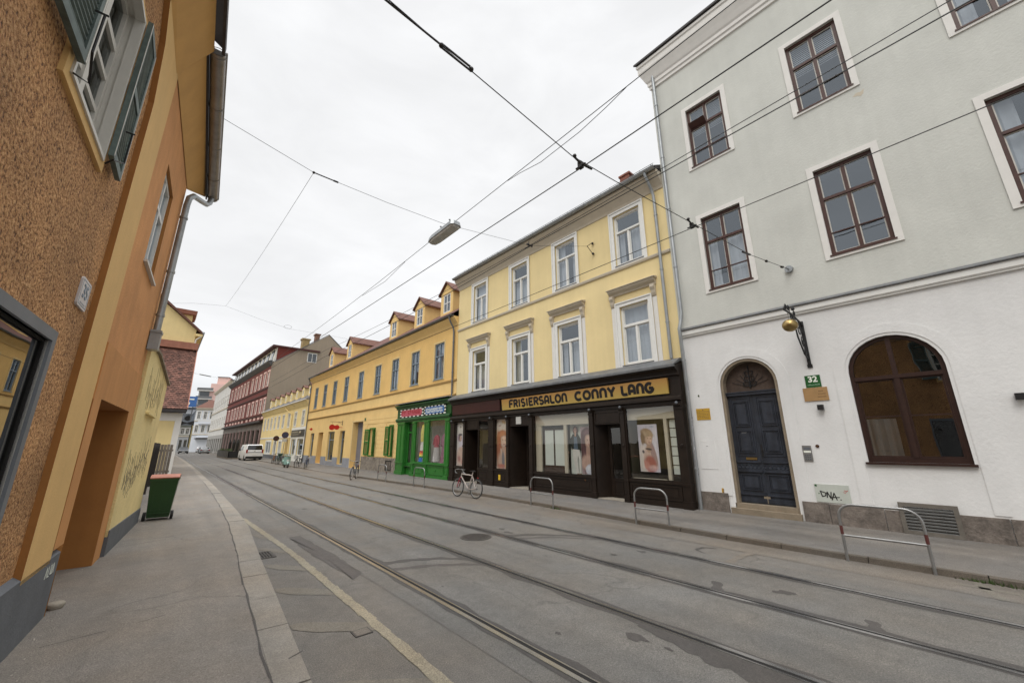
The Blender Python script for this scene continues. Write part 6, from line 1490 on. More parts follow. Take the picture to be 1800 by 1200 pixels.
for a, b in ((47.1,49.6),(50.3,52.3)):
    q = MB(); framerect(q,a,b,.75,2.55,.1,-.2,-.1); f = KB.part('shop_window', q, M['white']); q = MB(); q.face([(a,-.15,.75),(b,-.15,.75),(b,-.15,2.55),(a,-.15,2.55)]); KB.part('pane', q, M['glassup'], f)
for a, b in ((57.2,58.8),(60.2,61.8),(63.6,67.2)):
    q = MB(); framerect(q,a-.15,b+.15,.6,2.55,.25,-.14,.04); q.box((a+b)/2-.06,(a+b)/2+.06,-.14,.0,.7,2.45); f = KB.part('shop_window', q, M['white']); q = MB(); q.face([(a,-.1,.7),(b,-.1,.7),(b,-.1,2.45),(a,-.1,2.45)]); KB.part('pane', q, M['glassup'], f)
q = MB(); q.box(53.7,55.3,-.6,-.55,.2,2.55); KB.part('door', q, M['brownj'])
for k, x in enumerate(kc): window_set(KB, x, 3.98, 1.0, 1.6, 'small', .1, seed=k)
q = MB(); run(q, K0, K1, [(0,6.0),(.08,6.1),(.32,6.5),(.36,6.56),(.36,6.62),(0,6.66)]); KB.part('eave_cove', q, M['cream'])
q = MB(); q.tube([(K0,.42,6.68),(K1,.42,6.68)], .075, 8); KB.part('gutter', q, M['offw'], smooth=True)
q = MB(); q.face([(K0,.40,6.7),(K1,.40,6.7),(K1,-5,11.2),(K0,-5,11.2)]); rf = KB.part('roof', q, mat('dark grey slate', (.10,.095,.10), .7, .3, 6, bump=.4, bscale=20))
for k, x in enumerate((48.0,50.9,53.8,56.7,59.6,62.6,65.8,69.2)):
    n0 = -.25; zb, ze = 7.15, 8.35
    q = MB(); w = .55; wall(q,x-w,x+w,zb,ze,[dict(a=x-.22,b=x+.22,c=zb+.35,d=ze-.2,depth=.08,room=.4)],n0,0,0,1)
    q.face([(x-w,n0,ze),(x+w,n0,ze),(x,n0,ze+.3)])
    for s in (-1,1): q.face([(x+s*w,n0,zb),(x+s*w,n0,ze),(x+s*w,n0-1.6,ze),(x+s*w,n0-.3,zb)])
    d_ = KB.part('dormer', q, [M['cream'], M['dark']])
    q = MB()
    for s in (-1,1): q.hexa([(x,n0+.1,ze+.32),(x+s*(w+.1),n0+.1,ze-.03),(x+s*(w+.1),n0-2.2,ze-.03),(x,n0-2.2,ze+.32),(x,n0+.1,ze+.39),(x+s*(w+.1),n0+.1,ze+.04),(x+s*(w+.1),n0-2.2,ze+.04),(x,n0-2.2,ze+.39)])
    KB.part('dormer_roof', q, M['tile'], d_)
    q = MB(); framerect(q,x-.22,x+.22,zb+.35,ze-.2,.07,n0-.07,n0+.01); q.face([(x-.2,n0-.03,zb+.35),(x+.2,n0-.03,zb+.35),(x+.2,n0-.03,ze-.2),(x-.2,n0-.03,ze-.2)],1); KB.part('dormer_window', q, [M['white'], M['glassdk']], d_)
q = MB(); pipe(q, [(56.2,.42,6.6),(56.2,.30,6.3),(55.0,.12,5.8),(53.4,.08,5.5),(53.1,.08,.3)], .06); KB.part('downpipe', q, M['cream'], smooth=True)
t = Thing('shop_signboard', 'dark grey shop sign board on the white end of the small yellow house', 'sign', (X0-.04,49.7,2.78), RIGHT, 49.7); t.z0 = 2.78
q = MB(); q.box(46.9,52.5,0,.06,2.78,3.52); t.part('board', q, mat('charcoal sign', (.045,.042,.04), .5, .1, 4))
q = MB(); rn = random.Random(2)
for i in range(8): q.box(52.0-i*.33,52.0-i*.33-.2,.06,.065,3.2,3.38)
for i in range(10): q.box(52.0-i*.3,52.0-i*.3-.18,.06,.065,2.95,3.06)
t.part('lettering', q, mat('dull gold lettering', (.30,.26,.18), .5, 0)); q = MB(); q.ball((48.3,.06,3.18),.18,0,12,8); t.part('emblem', q, bpy.data.materials['dull gold lettering'])

# ------------------------------------------------------------------ dark red tenement, its fire wall and neighbours
r19 = math.radians(1.9)
RB = Thing('dark_red_tenement', 'long dark red tenement with white framed windows and a bare taupe fire wall', 'building', (X0,72.2,0), RIGHT+r19, 0)
LB = 38.0; cols = [1.0,3.7,6.8,9.9,13.2,17.5,20.8,24.1,27.3,30.6,34.6]
rh = [hole(x,6.9,1.25,2.1,.15,0) for x in cols]+[hole(x,11.1,1.25,2.35,.15,0) for x in cols]
q = MB(); wall(q, 0, LB, 5.6, 14.75, rh, 0, 0); RB.part('upper_wall', q, [M['maroon']])
gc = [.9+3.4*i for i in range(11)]
gh = [dict(a=x,b=x+2.5,c=.3,d=4.2,depth=.4,room=0) for x in gc]
q = MB(); wall(q, 0, LB, 0, 5.6, gh, 0.02, 0); RB.part('ground_floor_wall', q, [mat('grey brown stone', (.15,.13,.115), .8, .25, .6)])
for x in gc:
    q = MB(); framerect(q,x,x+2.5,.3,4.2,.12,-.35,-.2); q.box(x+1.15,x+1.35,-.35,-.2,.3,4.2); q.box(x,x+2.5,-.35,-.21,3.1,3.22); f = RB.part('shop_window', q, M['shopbr']); q = MB(); q.face([(x,-.3,.3),(x+2.5,-.3,.3),(x+2.5,-.3,4.2),(x,-.3,4.2)]); RB.part('pane', q, M['glassdk'], f)
for x in gc: q = MB(); q.box(x-.72,x-.2,0,.18,.2,4.3); RB.part('column', q, mat('dusky pink stone', (.26,.18,.17), .8, .2, 2) if x == gc[0] else bpy.data.materials['dusky pink stone'])
q = MB(); run(q, 0, LB, [(0,5.2),(.45,5.3),(.5,5.45),(.5,5.6),(0,5.7)]); RB.part('shop_cornice', q, M['shopbr'])
q = MB(); run(q, 0, LB, [(0,6.3),(.12,6.35),(.15,6.55),(0,6.6)]); run(q, 0, LB, [(0,9.5),(.12,9.55),(.18,9.75),(0,9.85)]); run(q, 0, LB, [(0,10.6),(.14,10.65),(.14,10.8),(0,10.85)])
for x in cols: q.box(x-.8,x+.8,-.01,.03,5.85,6.28,1)
RB.part('string_course', q, [mat('dark brown red moulding', (.075,.028,.022), .7, .2, 3), M['pinkw']])
for x in cols: window_set(RB, x, 6.9, 1.25, 2.1, 'red', .15); window_set(RB, x, 11.1, 1.25, 2.35, 'red', .15)
q = MB(); run(q, -.2, LB, [(0,14.3),(.15,14.4),(.5,14.75),(.62,14.9),(.62,15.05),(0,15.2)]); RB.part('main_cornice', q, mat('dark grey cornice', (.06,.06,.06), .6, .2, 2))
q = MB(); q.hexa([(0,-.1,15.0),(LB,-.1,15.0),(LB,-6,15.0),(0,-6,15.0),(0,-.5,17.5),(LB,-.5,17.5),(LB,-6,17.5),(0,-6,17.5)]); at = RB.part('attic_wall', q, M['pale'])
q = MB(); q.box(-.01,-.05,-.5,-6.2,14.9,17.5); RB.part('attic_cheek', q, M['maroon'], at)
q = MB(); q.box(-.3,LB+.3,.25,-7,17.5,17.75); RB.part('attic_roof', q, mat('dark red roof edge', (.07,.02,.018), .6, .2, 2), at)
for i in range(11):
    x = 1.0+i*3.35; q = MB(); q.hexa([(x,-.1,15.4),(x+1.5,-.1,15.4),(x+1.5,-.3,15.4),(x,-.3,15.4),(x,-.3,17.1),(x+1.5,-.3,17.1),(x+1.5,-.6,17.1),(x,-.6,17.1)]); RB.part('attic_window', q, M['glassdk'], at)
q = MB(); q.prism([(0.0,0),(0,14.85),(-.4,15.0),(-8.2,20.9),(-10.6,18.9),(-16,14.5),(-16,0)], -.06, 0.0, axis='x'); fw = RB.part('fire_wall', q, M['taupe'])
q = MB(); q.hexa([(-.1,-.4,15.0),(-.1,-8.2,20.95),(.3,-8.2,20.95),(.3,-.4,15.0),(-.1,-.4,15.12),(-.1,-8.2,21.07),(.3,-8.2,21.07),(.3,-.4,15.12)])
q.hexa([(-.1,-8.2,20.95),(-.1,-16,14.45),(.3,-16,14.45),(.3,-8.2,20.95),(-.1,-8.2,21.07),(-.1,-16,14.57),(.3,-16,14.57),(.3,-8.2,21.07)]); RB.part('verge', q, M['zincdk'], fw)
q = MB(); framerect(q,-.0,.0001,0,.0001,.00001,0,.00001) if False else q.box(-.09,-.062,-5.1,-6.6,15.6,17.2); q.box(-.12,-.09,-5.2,-5.8,15.7,17.1,1); q.box(-.12,-.09,-5.9,-6.5,15.7,17.1,1); RB.part('fire_wall_window', q, [M['white'], M['glassdk']], fw)
q = MB(); q.hexa([(.1,-.5,15),(LB,-.5,15),(LB,-8.2,20.8),(.1,-8.2,20.8),(.1,-.5,14.9),(LB,-.5,14.9),(LB,-8.2,20.7),(.1,-8.2,20.7)]); q.hexa([(.1,-8.2,20.8),(LB,-8.2,20.8),(LB,-16,14.4),(.1,-16,14.4),(.1,-8.2,20.7),(LB,-8.2,20.7),(LB,-16,14.3),(.1,-16,14.3)]); RB.part('roof', q, M['roofdk'])
for n_, z in ((-4.9,19.7),(-6.7,20.9)):
    hw_ = .55 if z < 20 else .3; q = MB(); q.box(1.0,2.2,n_-hw_,n_+hw_,17,z); q.box(.9,2.3,n_-hw_-.15,n_+hw_+.15,z,z+.22); RB.part('chimney', q, mat('ochre chimney', (.34,.25,.12), .9, .3, 3) if n_ == -4.9 else mat('brown brick chimney', (.20,.11,.075), .9, .3, 3))

def block(name, label, loc, rot, w, d, h, m, rows, ncol, style, cornice=True, roof=None, roofh=0, groundm=None, group=None):
    t = Thing(name, label, 'building', loc, rot, 0)
    pitch = w/ncol; xs = [pitch*(i+.5) for i in range(ncol)]
    hs = [hole(x, z, ww, hh, .15, 0) for z, ww, hh in rows for x in xs]
    q = MB(); wall(q, 0, w, 0 if groundm is None else 4.2, h, hs, 0, 0); q.face([(0,0,0),(0,-d,0),(0,-d,h),(0,0,h)]); q.face([(w,0,0),(w,-d,0),(w,-d,h),(w,0,h)]); q.face([(0,-d,0),(w,-d,0),(w,-d,h),(0,-d,h)]); q.face([(0,0,h),(w,0,h),(w,-d,h),(0,-d,h)])
    t.part('wall', q, m)
    for z, ww, hh in rows:
        for x in xs: window_set(t, x, z, ww, hh, style, .15)
    if groundm is not None:
        gx = [pitch*i+pitch*.2 for i in range(ncol)]
        q = MB(); wall(q, 0, w, 0, 4.2, [dict(a=x,b=x+pitch*.6,c=.4,d=3.4,depth=.3,room=0) for x in gx], .03, 0); t.part('ground_floor_wall', q, groundm)
        for x in gx: q = MB(); q.box(x,x+pitch*.6,-.3,-.25,.4,3.4); t.part('shop_window', q, M['glassdk'])
    if cornice:
        q = MB(); run(q, 0, w, [(0,h-.7),(.15,h-.6),(.45,h-.2),(.5,h),(0,h+.1)])
        t.part('cornice', q, M['beige'])
        for z, ww, hh in rows: q = MB(); run(q, 0, w, [(0,z-.75),(.14,z-.7),(.16,z-.5),(0,z-.42)]); t.part('string_course', q, M['beige'])
    if roof:
        q = MB(); q.hexa([(-.3,.5,h),(w+.3,.5,h),(w+.3,-d-.3,h),(-.3,-d-.3,h),(-.3+roofh*.8,-d*.35,h+roofh),(w+.3-roofh*.8,-d*.35,h+roofh),(w+.3-roofh*.8,-d*.65,h+roofh),(-.3+roofh*.8,-d*.65,h+roofh)]); t.part('roof', q, roof)
    return t
pv = (X0-math.sin(r19)*LB, 72.2+math.cos(r19)*LB, 0)
block('pale_grey_tenement', 'pale grey stuccoed tenement beyond the dark red one', pv, RIGHT+r19*.4, 31.6, 12, 16.4, M['pale'], ((6.2,1.2,2.2),(10.8,1.2,2.5)), 8, 'pale', roof=M['roofdk'], roofh=1.2, groundm=mat('grey stone ground floor', (.33,.32,.30), .9, .2, .5))
cb = block('corner_tenement', 'blue white corner house with red roof at the bend of the street', (12.4,147,0), RIGHT+math.radians(70), 6.3, 10, 12.6, M['bluew'], ((5.5,.75,2.1),(9.4,.75,2.1)), 4, 'pale', roof=M['tile'], roofh=2.6)
q = MB(); q.box(2.0,5.2,0,.9,7.9,8.1); q.box(2.0,5.2,.85,.9,8.1,8.8); q.box(2.0,5.2,0,.9,4.0,4.2); cb.part('bay_window', q, M['bluew'])
q = MB(); q.box(1.9,5.3,-.1,1.0,3.6,3.85); cb.part('awning', q, M['roofdk'])
block('pink_block', 'tall plain pink block rising behind the grey tenement', (18.3,183,0), RIGHT+math.radians(70), 7.9, 9, 24.5, M['pinkw'], (), 1, 'pale', cornice=False)
t = Thing('pink_penthouse', 'pink roof storey on top of the pink block', 'building', (18.3,183,24.5), RIGHT+math.radians(70)); t.z0 = 0
q = MB(); q.box(3.0,6.4,-6,-1,0,2.7); t.part('wall', q, M['pinkw']); q = MB(); q.box(2.8,6.6,-6.2,-.8,2.7,2.85); t.part('roof', q, M['roofdk'])
t = Thing('balcony_block', 'grey modern block with stacked balconies behind the corner house', 'building', (11.3,186,0), RIGHT+math.radians(70), 0)
q = MB(); q.box(0,3.8,-8,0,0,21.6); t.part('wall', q, M['modern'])
for z in (15.3,18.4,21.5):
    q = MB(); q.box(-1.0,4.0,0,1.6,z,z+.3); t.part('balcony', q, M['pale'])
    q = MB(); q.box(-1.0,4.0,1.5,1.58,z+.3,z+1.2); t.part('railing', q, M['zincdk'])
    q = MB(); q.box(.4,3.4,.01,.05,z-2.6,z-.2); t.part('window', q, M['glassdk'])
# tower-like house with signs at the far left end
t = block('end_house', 'grey green house closing the view at the far left end of the street', (6.0,152,0), RIGHT+math.radians(82), 5.6, 10, 9.2, mat('dull grey green render', (.30,.31,.27), .9, .2, .6), ((5.0,.8,1.7),), 5, 'pale', groundm=M['modern'])
t = block('cream_tower', 'slim cream house beside the bow tie mural at the end of the street', (7.2,153,0), RIGHT+math.radians(88), .9, 1.5, 8.0, M['cream'], (), 1, 'pale', cornice=False)
t = Thing('mural_gable', 'dark grey gable with a pale round mural and a black bow tie shape', 'mural', (4.9,151.2,7.6), 0); t.z0 = 0
q = MB(); q.box(-3.6,1.5,0,.4,0,5.2); t.part('panel', q, mat('mottled blue grey mural', (.20,.22,.25), .7, .6, .9))
q = MB(); q.prism([(.0,.7),(1.7,1.3),(1.7,-.1),(.0,.45),(-1.7,-.1),(-1.7,1.3)], -.08, 0); t.part('bow_tie', q, M['text'])
q = MB(); q.prism([(.75*math.cos(a),2.0+.75*math.sin(a)) for a in [2*PI*k/16 for k in range(16)]], -.08, 0); t.part('dark_dot', q, M['text'])
q = MB(); q.prism([(-1.5,3.3),(.9,3.3),(1.6,4.6),(-.2,4.4),(-.9,4.9),(-1.7,4.4)], -.05, 0); t.part('pale_patch', q, M['bluew'])
t = Thing('blue_light_box', 'blue illuminated sign box with a white mark above the mural', 'sign', (4.9,150.5,12.9), math.radians(-8)); t.z0 = 0
q = MB(); q.box(-1.9,1.3,-.6,.6,0,3.0); t.part('box', q, M['signbl'])
q = MB(); q.prism([(-.7+.55*math.cos(a),.9+.55*math.sin(a)) for a in [2*PI*k/14 for k in range(14)]], -.66, -.6); q.box(-1.2,.7,-.65,-.6,2.0,2.35); t.part('white_mark', q, M['textw'])
q = MB(); q.tube([(-.9,0,-4),(-.9,0,0)], .12, 6); q.tube([(.6,0,-4),(.6,0,0)], .12, 6); t.part('mast', q, M['zincdk'])
# left-hand row beyond the gabled house (only its reflections and gaps show)
block('left_row_house', 'plain cream house row on the left beyond the gabled house', (-.4,100,0), -PI/2, 50, 10, 10, M['cream'], ((4.8,1.1,1.9),), 10, 'pale', cornice=False)
# ------------------------------------------------------------------ bike stands
def stand(a, b, h, label):
    (xa,ya),(xb,yb) = a, b; ln = math.hypot(xb-xa,yb-ya); rz = math.atan2(yb-ya, xb-xa)
    t = Thing('bike_stand', label, 'bike stand', ((xa+xb)/2,(ya+yb)/2,0), rz, group='hoop bike stands along the right kerb')
    r = .20; w = ln/2; pts = [(-w,0,-.02),(-w,0,h-r)]+[(-w+r-r*math.cos(k*PI/12), 0, h-r+r*math.sin(k*PI/12)) for k in range(1,7)]+[(w-r+r*math.sin(k*PI/12),0,h-r+r*math.cos(k*PI/12)) for k in range(0,7)]+[(w,0,-.02)]
    q = MB(); q.tube(pts, .021, 10); t.part('hoop', q, M['steel'], smooth=True)
    q = MB(); q.tube([(-w,0,h*.45),(w,0,h*.45)], .018, 8); t.part('cross_bar', q, M['steel'], smooth=True)
    for s in (-1,1):
        q = MB(); q.tube([(s*w,0,h*.47),(s*w,0,h*.62)], .0222, 10); t.part('red_band', q, M['redband'], smooth=True)
    return t
stand((8.88,1.72),(8.93,.72),.885,'large hoop bike stand with red bands in front of the cellar vent')
stand((9.0,5.72),(9.05,4.9),.84,'hoop bike stand with red bands at the white house end of the salon')
stand((9.21,9.62),(9.17,8.62),.86,'hoop bike stand in front of the wide salon window with weeds at its foot')
stand((9.25,17.6),(9.25,16.6),.84,'hoop bike stand just left of the red and cream racing bicycle')
stand((9.15,21.5),(9.15,20.45),.84,'farthest hoop bike stand, in front of the green shop')
# ------------------------------------------------------------------ bicycles
def bicycle(label, loc, rz, mf, fork=None, lean=0, drop=False, basket=None, fender=True, rack=True, crate=None, thick=1.0, group='parked bicycles', wm=None, rearm=None):
    t = Thing('bicycle', label, 'bicycle', loc, rz, group=group); t.o.rotation_euler = (lean,0,rz); t.z0 = 0
    R = .335; fork = fork or mf; rearm = rearm or mf
    def tb(pts, r, m, nm, par=None, seg=7):
        q = MB()
        for p in pts: q.tube(p, r*thick, seg)
        return t.part(nm, q, m, par, smooth=True)
    bb = (.42,0,.28); st = (.28,0,.80); hd = (.88,0,.84); hb = (.91,0,.70); ra = (0,0,R); fa = (1.04,0,R)
    f = tb([[bb,st],[st,(.265,0,.90)],[hd,hb],[(.285,0,.78),(.885,0,.81)],[bb,(.90,0,.72)]], .017, mf, 'frame')
    tb([[bb,(.0,.055,R)],[bb,(0,-.055,R)],[(.285,0,.77),(.0,.055,R)],[(.285,0,.77),(0,-.055,R)]], .0105, rearm, 'rear_stay', f)
    tb([[hb,(.925,.04,.66),(1.04,.05,R)],[hb,(.925,-.04,.66),(1.04,-.05,R)]], .013, fork, 'fork', f)
    for cx, nm in ((0,'wheel'),(1.04,'wheel')):
        q = MB(); q.torus((cx,0,R), (0,1,0), R-.018, .017 if drop else .021, 36, 8); w = t.part(nm, q, M['rubber'], smooth=True)
        q = MB(); q.torus((cx,0,R), (0,1,0), R-.043, .012, 36, 6); t.part('rim', q, wm or M['steel'], w, smooth=True)
        q = MB()
        for k in range(20):
            a = 2*PI*k/20; s = .02 if k % 2 else -.02; q.tube([(cx+.02*math.cos(a+.9),s,R+.02*math.sin(a+.9)),(cx+(R-.045)*math.cos(a),0,R+(R-.045)*math.sin(a))], .0016, 3, cap=False)
        q.tube([(cx,-.045,R),(cx,.045,R)], .02, 8); t.part('spokes', q, M['steel'], w)
        if fender:
            q = MB(); a0, a1 = (10,200) if cx == 0 else (-10,150)
            for k in range(14):
                for (aa, bb_) in ((a0+(a1-a0)*k/14, a0+(a1-a0)*(k+1)/14),):
                    p = [math.radians(v) for v in (aa,bb_)]; r1 = R+.022
                    q.face([(cx+r1*math.cos(p[0]),-.028,R+r1*math.sin(p[0])),(cx+r1*math.cos(p[1]),-.028,R+r1*math.sin(p[1])),(cx+r1*math.cos(p[1]),.028,R+r1*math.sin(p[1])),(cx+r1*math.cos(p[0]),.028,R+r1*math.sin(p[0]))])
            t.part('mudguard', q, M['blackp'] if rearm is mf else rearm)
    q = MB(); q.lathe([(.02,0),(.06,.0),(.085,.02),(.08,.045),(.03,.055),(.005,.055)], (.22,0,.90), 12, 0, .8); q.hexa([(.26,-.04,.91),(.43,-.012,.925),(.43,.012,.925),(.26,.04,.91),(.26,-.035,.945),(.43,-.012,.945),(.43,.012,.945),(.26,.035,.945)]); t.part('saddle', q, M['leath'], smooth=True)
    q = MB(); q.tube([(.875,0,.84),(.86,0,.95),(.93 if drop else .87,0,.97)], .014, 6)
    if drop:
        for s in (-1,1): q.tube([(.93,0,.97),(.93,s*.17,.97),(.97,s*.20,.965),(1.03,s*.205,.95),(1.05,s*.205,.89),(1.0,s*.205,.84),(.92,s*.205,.83)], .013, 6)
    else: q.tube([(.73,-.29,1.0),(.80,-.24,1.03),(.87,-.12,1.0),(.87,0,.98),(.87,.12,1.0),(.80,.24,1.03),(.73,.29,1.0)], .013, 6)
    hbp = t.part('handlebar', q, M['steel'], smooth=True)
    q = MB()
    if drop:
        for s in (-1,1): q.tube([(1.04,s*.205,.95),(1.08,s*.20,.93),(1.06,s*.20,.82)], .008, 5)
    else:
        for s in (-1,1): q.tube([(.73,s*.29,1.0),(.65,s*.30,.985)], .019, 8)
    t.part('grips', q, M['blackp'], hbp)
    q = MB(); q.torus((.42,-.05,.28),(0,1,0),.085,.006,20,5); q.tube([(.42,-.07,.28),(.50,-.07,.13)],.010,6); q.tube([(.42,.07,.28),(.34,.07,.43)],.010,6); q.tube([(.42,-.07,.28),(.42,.07,.28)],.016,8); q.box(.46,.54,-.16,-.07,.115,.135); q.box(.30,.38,.07,.16,.425,.445); q.tube([(.42,-.055,.365),(0,-.055,.375)],.004,4); q.tube([(.42,-.055,.195),(0,-.055,.295)],.004,4); t.part('crank', q, M['steel'])
    if rack:
        q = MB()
        for s in (-1,1): q.tube([(0,s*.07,R),(-.05,s*.06,.74),(.27,s*.05,.76)], .007, 5)
        for k in range(4): q.tube([(-.05+k*.08,-.06,.745),(-.05+k*.08,.06,.745)], .006, 4)
        t.part('rack', q, M['blackp'])
    q = MB(); q.ball((-.20 if rack else -.03,0,.70),.028,0,8,6); t.part('rear_light', q, M['carred'])
    if basket:
        q = MB()
        for z in (.72,.80,.88,.96): q.tube([(1.0,-.16,z),(1.26,-.16,z),(1.26,.16,z),(1.0,.16,z)], .006, 4, closed=True)
        for k in range(7):
            yv = -.16+k*.32/6; q.tube([(1.26,yv,.72),(1.26,yv,.96)], .004, 4); q.tube([(1.0,yv,.72),(1.0,yv,.96)], .004, 4); q.tube([(1.0,yv,.72),(1.26,yv,.72)],.004,4)
        t.part('basket', q, basket, hbp)
    if crate:
        q = MB(); q.hexa([(-.22,-.15,.78),(.18,-.15,.78),(.18,.15,.78),(-.22,.15,.78),(-.26,-.19,1.04),(.22,-.19,1.04),(.22,.19,1.04),(-.26,.19,1.04)]); t.part('rear_crate', q, crate)
    return t
bicycle('red and cream racing bicycle with drop handlebars leaning at the kerb before the salon', (8.80,12.05,0), PI/2+.10, M['bikewh'], fork=M['bikered'], lean=.10, drop=True, fender=False, rack=False, rearm=M['bikewh'], thick=1.25)
bicycle('grey city bicycle with pale rims standing alone before the grey portal door', (8.86,23.9,0), PI/2+2.55, M['bikegr'], lean=-.06, wm=M['bikewh'], basket=None)
bicycle('black bicycle parked right of the mint scooter by the white shop', (9.35,38.6,.03), PI/2+2.6, M['carblk'], lean=-.06, basket=M['blackp'])
bicycle('dark bicycle with blue frame at the near end of the far bicycle row', (9.45,36.7,.03), PI/2+2.75, mat('dark blue bicycle', (.03,.045,.10), .4, .1), lean=-.06)
bicycle('green bicycle with a green rear crate left of the mint scooter', (9.35,46.6,.03), PI/2+2.7, M['bikegn'], lean=-.06, crate=M['bikegn'])
bicycle('brown bicycle at the far left of the bicycle row beside the van', (9.4,49.2,.03), PI/2+2.8, M['brownj'], lean=-.06)
bicycle('black city bicycle behind the green crate bicycle', (9.9,47.9,.03), PI/2+2.6, M['carblk'], lean=-.06)
bicycle('rust red bicycle between the green crate bicycle and the scooter', (9.6,44.6,.03), PI/2+2.7, mat('rust red bicycle', (.20,.05,.03), .5, .2), lean=-.06)
# ------------------------------------------------------------------ scooter
t = Thing('motor_scooter', 'mint green motor scooter parked in the far bicycle row', 'scooter', (8.45,39.4,0), -PI/2+.02); t.z0 = 0
# local x forward (towards the camera end of the street)
q = MB(); q.prism([(-.52,.38),(-.60,.55),(-.52,.74),(-.25,.78),(.02,.74),(.10,.52),(.05,.32),(-.30,.28)], -.17, .17); b_ = t.part('rear_body', q, M['mint'])
for s in (-1,1):
    q = MB(); q.lathe([(.02,-.2),(.11,-.14),(.15,0),(.11,.16),(.02,.24)], (0,0,0), 14); q.v = [(-.28+v[2]*1.3, s*(.15+abs(v[1])*.7 if v[1]*s > 0 else .15), .50+v[0]) for v in q.v]; t.part('side_cowl', q, M['mint'], b_, smooth=True)
q = MB(); q.hexa([(.0,-.16,.28),(.52,-.18,.26),(.52,.18,.26),(.0,.16,.28),(.0,-.16,.33),(.52,-.18,.31),(.52,.18,.31),(.0,.16,.33)])
n = 10
for k in range(n):
    a0, a1 = -1+2*k/n, -1+2*(k+1)/n
    fx = lambda a: .62-.14*a*a
    q.hexa([(fx(a0)-.08,a0*.24,.28),(fx(a1)-.08,a1*.24,.28),(fx(a1)-.05,a1*.24,.28),(fx(a0)-.05,a0*.24,.28),(fx(a0)-.13,a0*.26,.95),(fx(a1)-.13,a1*.26,.95),(fx(a1)-.10,a1*.26,.95),(fx(a0)-.10,a0*.26,.95)])
t.part('leg_shield', q, M['mint'])
q = MB(); q.prism([(.52,.42),(.62,.50),(.78,.46),(.90,.30),(.86,.28),(.72,.36),(.60,.34)], -.075, .075); t.part('front_mudguard', q, M['mint'])
for x in (-.36,.72):
    q = MB(); q.torus((x,0,.22),(0,1,0),.165,.055,24,10); w = t.part('wheel', q, M['rubber'], smooth=True); q = MB(); q.tube([(x,-.04,.22),(x,.04,.22)], .12, 16); t.part('rim', q, M['steel'], w)
q = MB(); q.prism([(-.60,.76),(-.30,.83),(.08,.80),(.10,.76),(-.1,.74)], -.13, .13); t.part('seat', q, M['leath'])
q = MB(); q.tube([(.56,0,.9),(.53,0,1.02)], .03, 8); q.tube([(.46,-.32,1.06),(.54,-.12,1.04),(.54,.12,1.04),(.46,.32,1.06)], .025, 8); q.box(.47,.60,-.10,.10,.98,1.10); hbq = t.part('handlebar', q, M['mint'])
q = MB(); q.tube([(.60,0,1.04),(.63,0,1.04)], .06, 14); t.part('headlight', q, M['white'], hbq)
for s in (-1,1): q = MB(); q.tube([(.46,s*.3,1.06),(.42,s*.4,1.05)], .022, 8); t.part('grip', q, M['blackp'], hbq)
q = MB(); q.box(.585,.592,-.10,.10,.52,.66); t.part('front_plate', q, M['white'])
q = MB(); q.box(-.64,-.59,-.06,.06,.60,.70); t.part('tail_light', q, M['carred'])
# ------------------------------------------------------------------ cars
def car(name, label, cat, loc, rz, prof, hw, glass_side, glass_back, glass_front, wheels, mbody, R=.32, tum=.12, lights=None, plate=True, bump=None, belt=None):
    """prof: closed side outline (x forward, z up); the roof is drawn in by 'tum'"""
    t = Thing(name, label, cat, loc, rz); t.z0 = 0
    zs = [z for x, z in prof]; zt = max(zs); zb = belt or zt*.55
    def yw(z): return hw - (tum*max(0,(z-zb))/(zt-zb) if z > zb else .03*max(0,(zb*.5-z)/zb))
    q = MB(); n = len(prof); i = len(q.v)
    q.v += [(x,-yw(z),z) for x,z in prof]+[(x,yw(z),z) for x,z in prof]
    for k in range(n):
        k2 = (k+1)%n; q.f.append((i+k,i+k2,i+n+k2,i+n+k)); q.m.append(0)
    q.f.append(tuple(i+k for k in range(n))); q.m.append(0); q.f.append(tuple(i+n+k for k in reversed(range(n)))); q.m.append(0)
    b = t.part('body', q, mbody)
    def gp(pts, s, nm):
        q = MB(); q.face([(x,s*(yw(z)+.006),z) for x,z in pts]); return t.part(nm, q, M['carglass'], b)
    for g_ in glass_side:
        for s in (-1,1): gp(g_, s, 'side_window')
    for (xa,za),(xb,zb_), nm, off in ((*glass_back,'rear_window',-.008),(*glass_front,'windscreen',.008)):
        q = MB(); e = .08; q.face([(xa+off,-yw(za)+e,za),(xa+off,yw(za)-e,za),(xb+off,yw(zb_)-e*1.1,zb_),(xb+off,-yw(zb_)+e*1.1,zb_)]); t.part(nm, q, M['carglass'], b)
    for x in wheels:
        for s in (-1,1):
            q = MB(); q.lathe([(R-.10,-.10),(R-.02,-.10),(R,-.07),(R,.07),(R-.02,.10),(R-.10,.10)], (0,0,0), 24); q.v = [(x+v[0], s*(hw-.10)+v[2], R+v[1]) for v in q.v]; w = t.part('wheel', q, M['rubber'], smooth=True)
            q = MB(); q.lathe([(.001,.06),(.05,.10),(R-.11,.085),(R-.10,.06)], (0,0,0), 18); q.v = [(x+v[0], s*(hw-.10+v[2]), R+v[1]) for v in q.v]; t.part('hubcap', q, M['steel'], w)
            q = MB(); q.prism([(x+(R+.05)*math.cos(a),R+(R+.05)*math.sin(a)) for a in [PI*k/12 for k in range(13)]]+[(x-R-.05,.18),(x+R+.05,.18)], s*(hw+.002), s*(hw-.14)); t.part('wheel_arch', q, M['blackp'], b)
    return t, b, yw
vp = [(-2.45,.32),(-2.48,.55),(-2.46,1.0),(-2.40,1.30),(-2.22,1.86),(-2.1,1.93),(-1.0,1.96),(.9,1.94),(1.15,1.88),(1.75,1.22),(2.2,1.08),(2.42,.95),(2.48,.6),(2.44,.30),(1.9,.24),(-2.0,.26)]
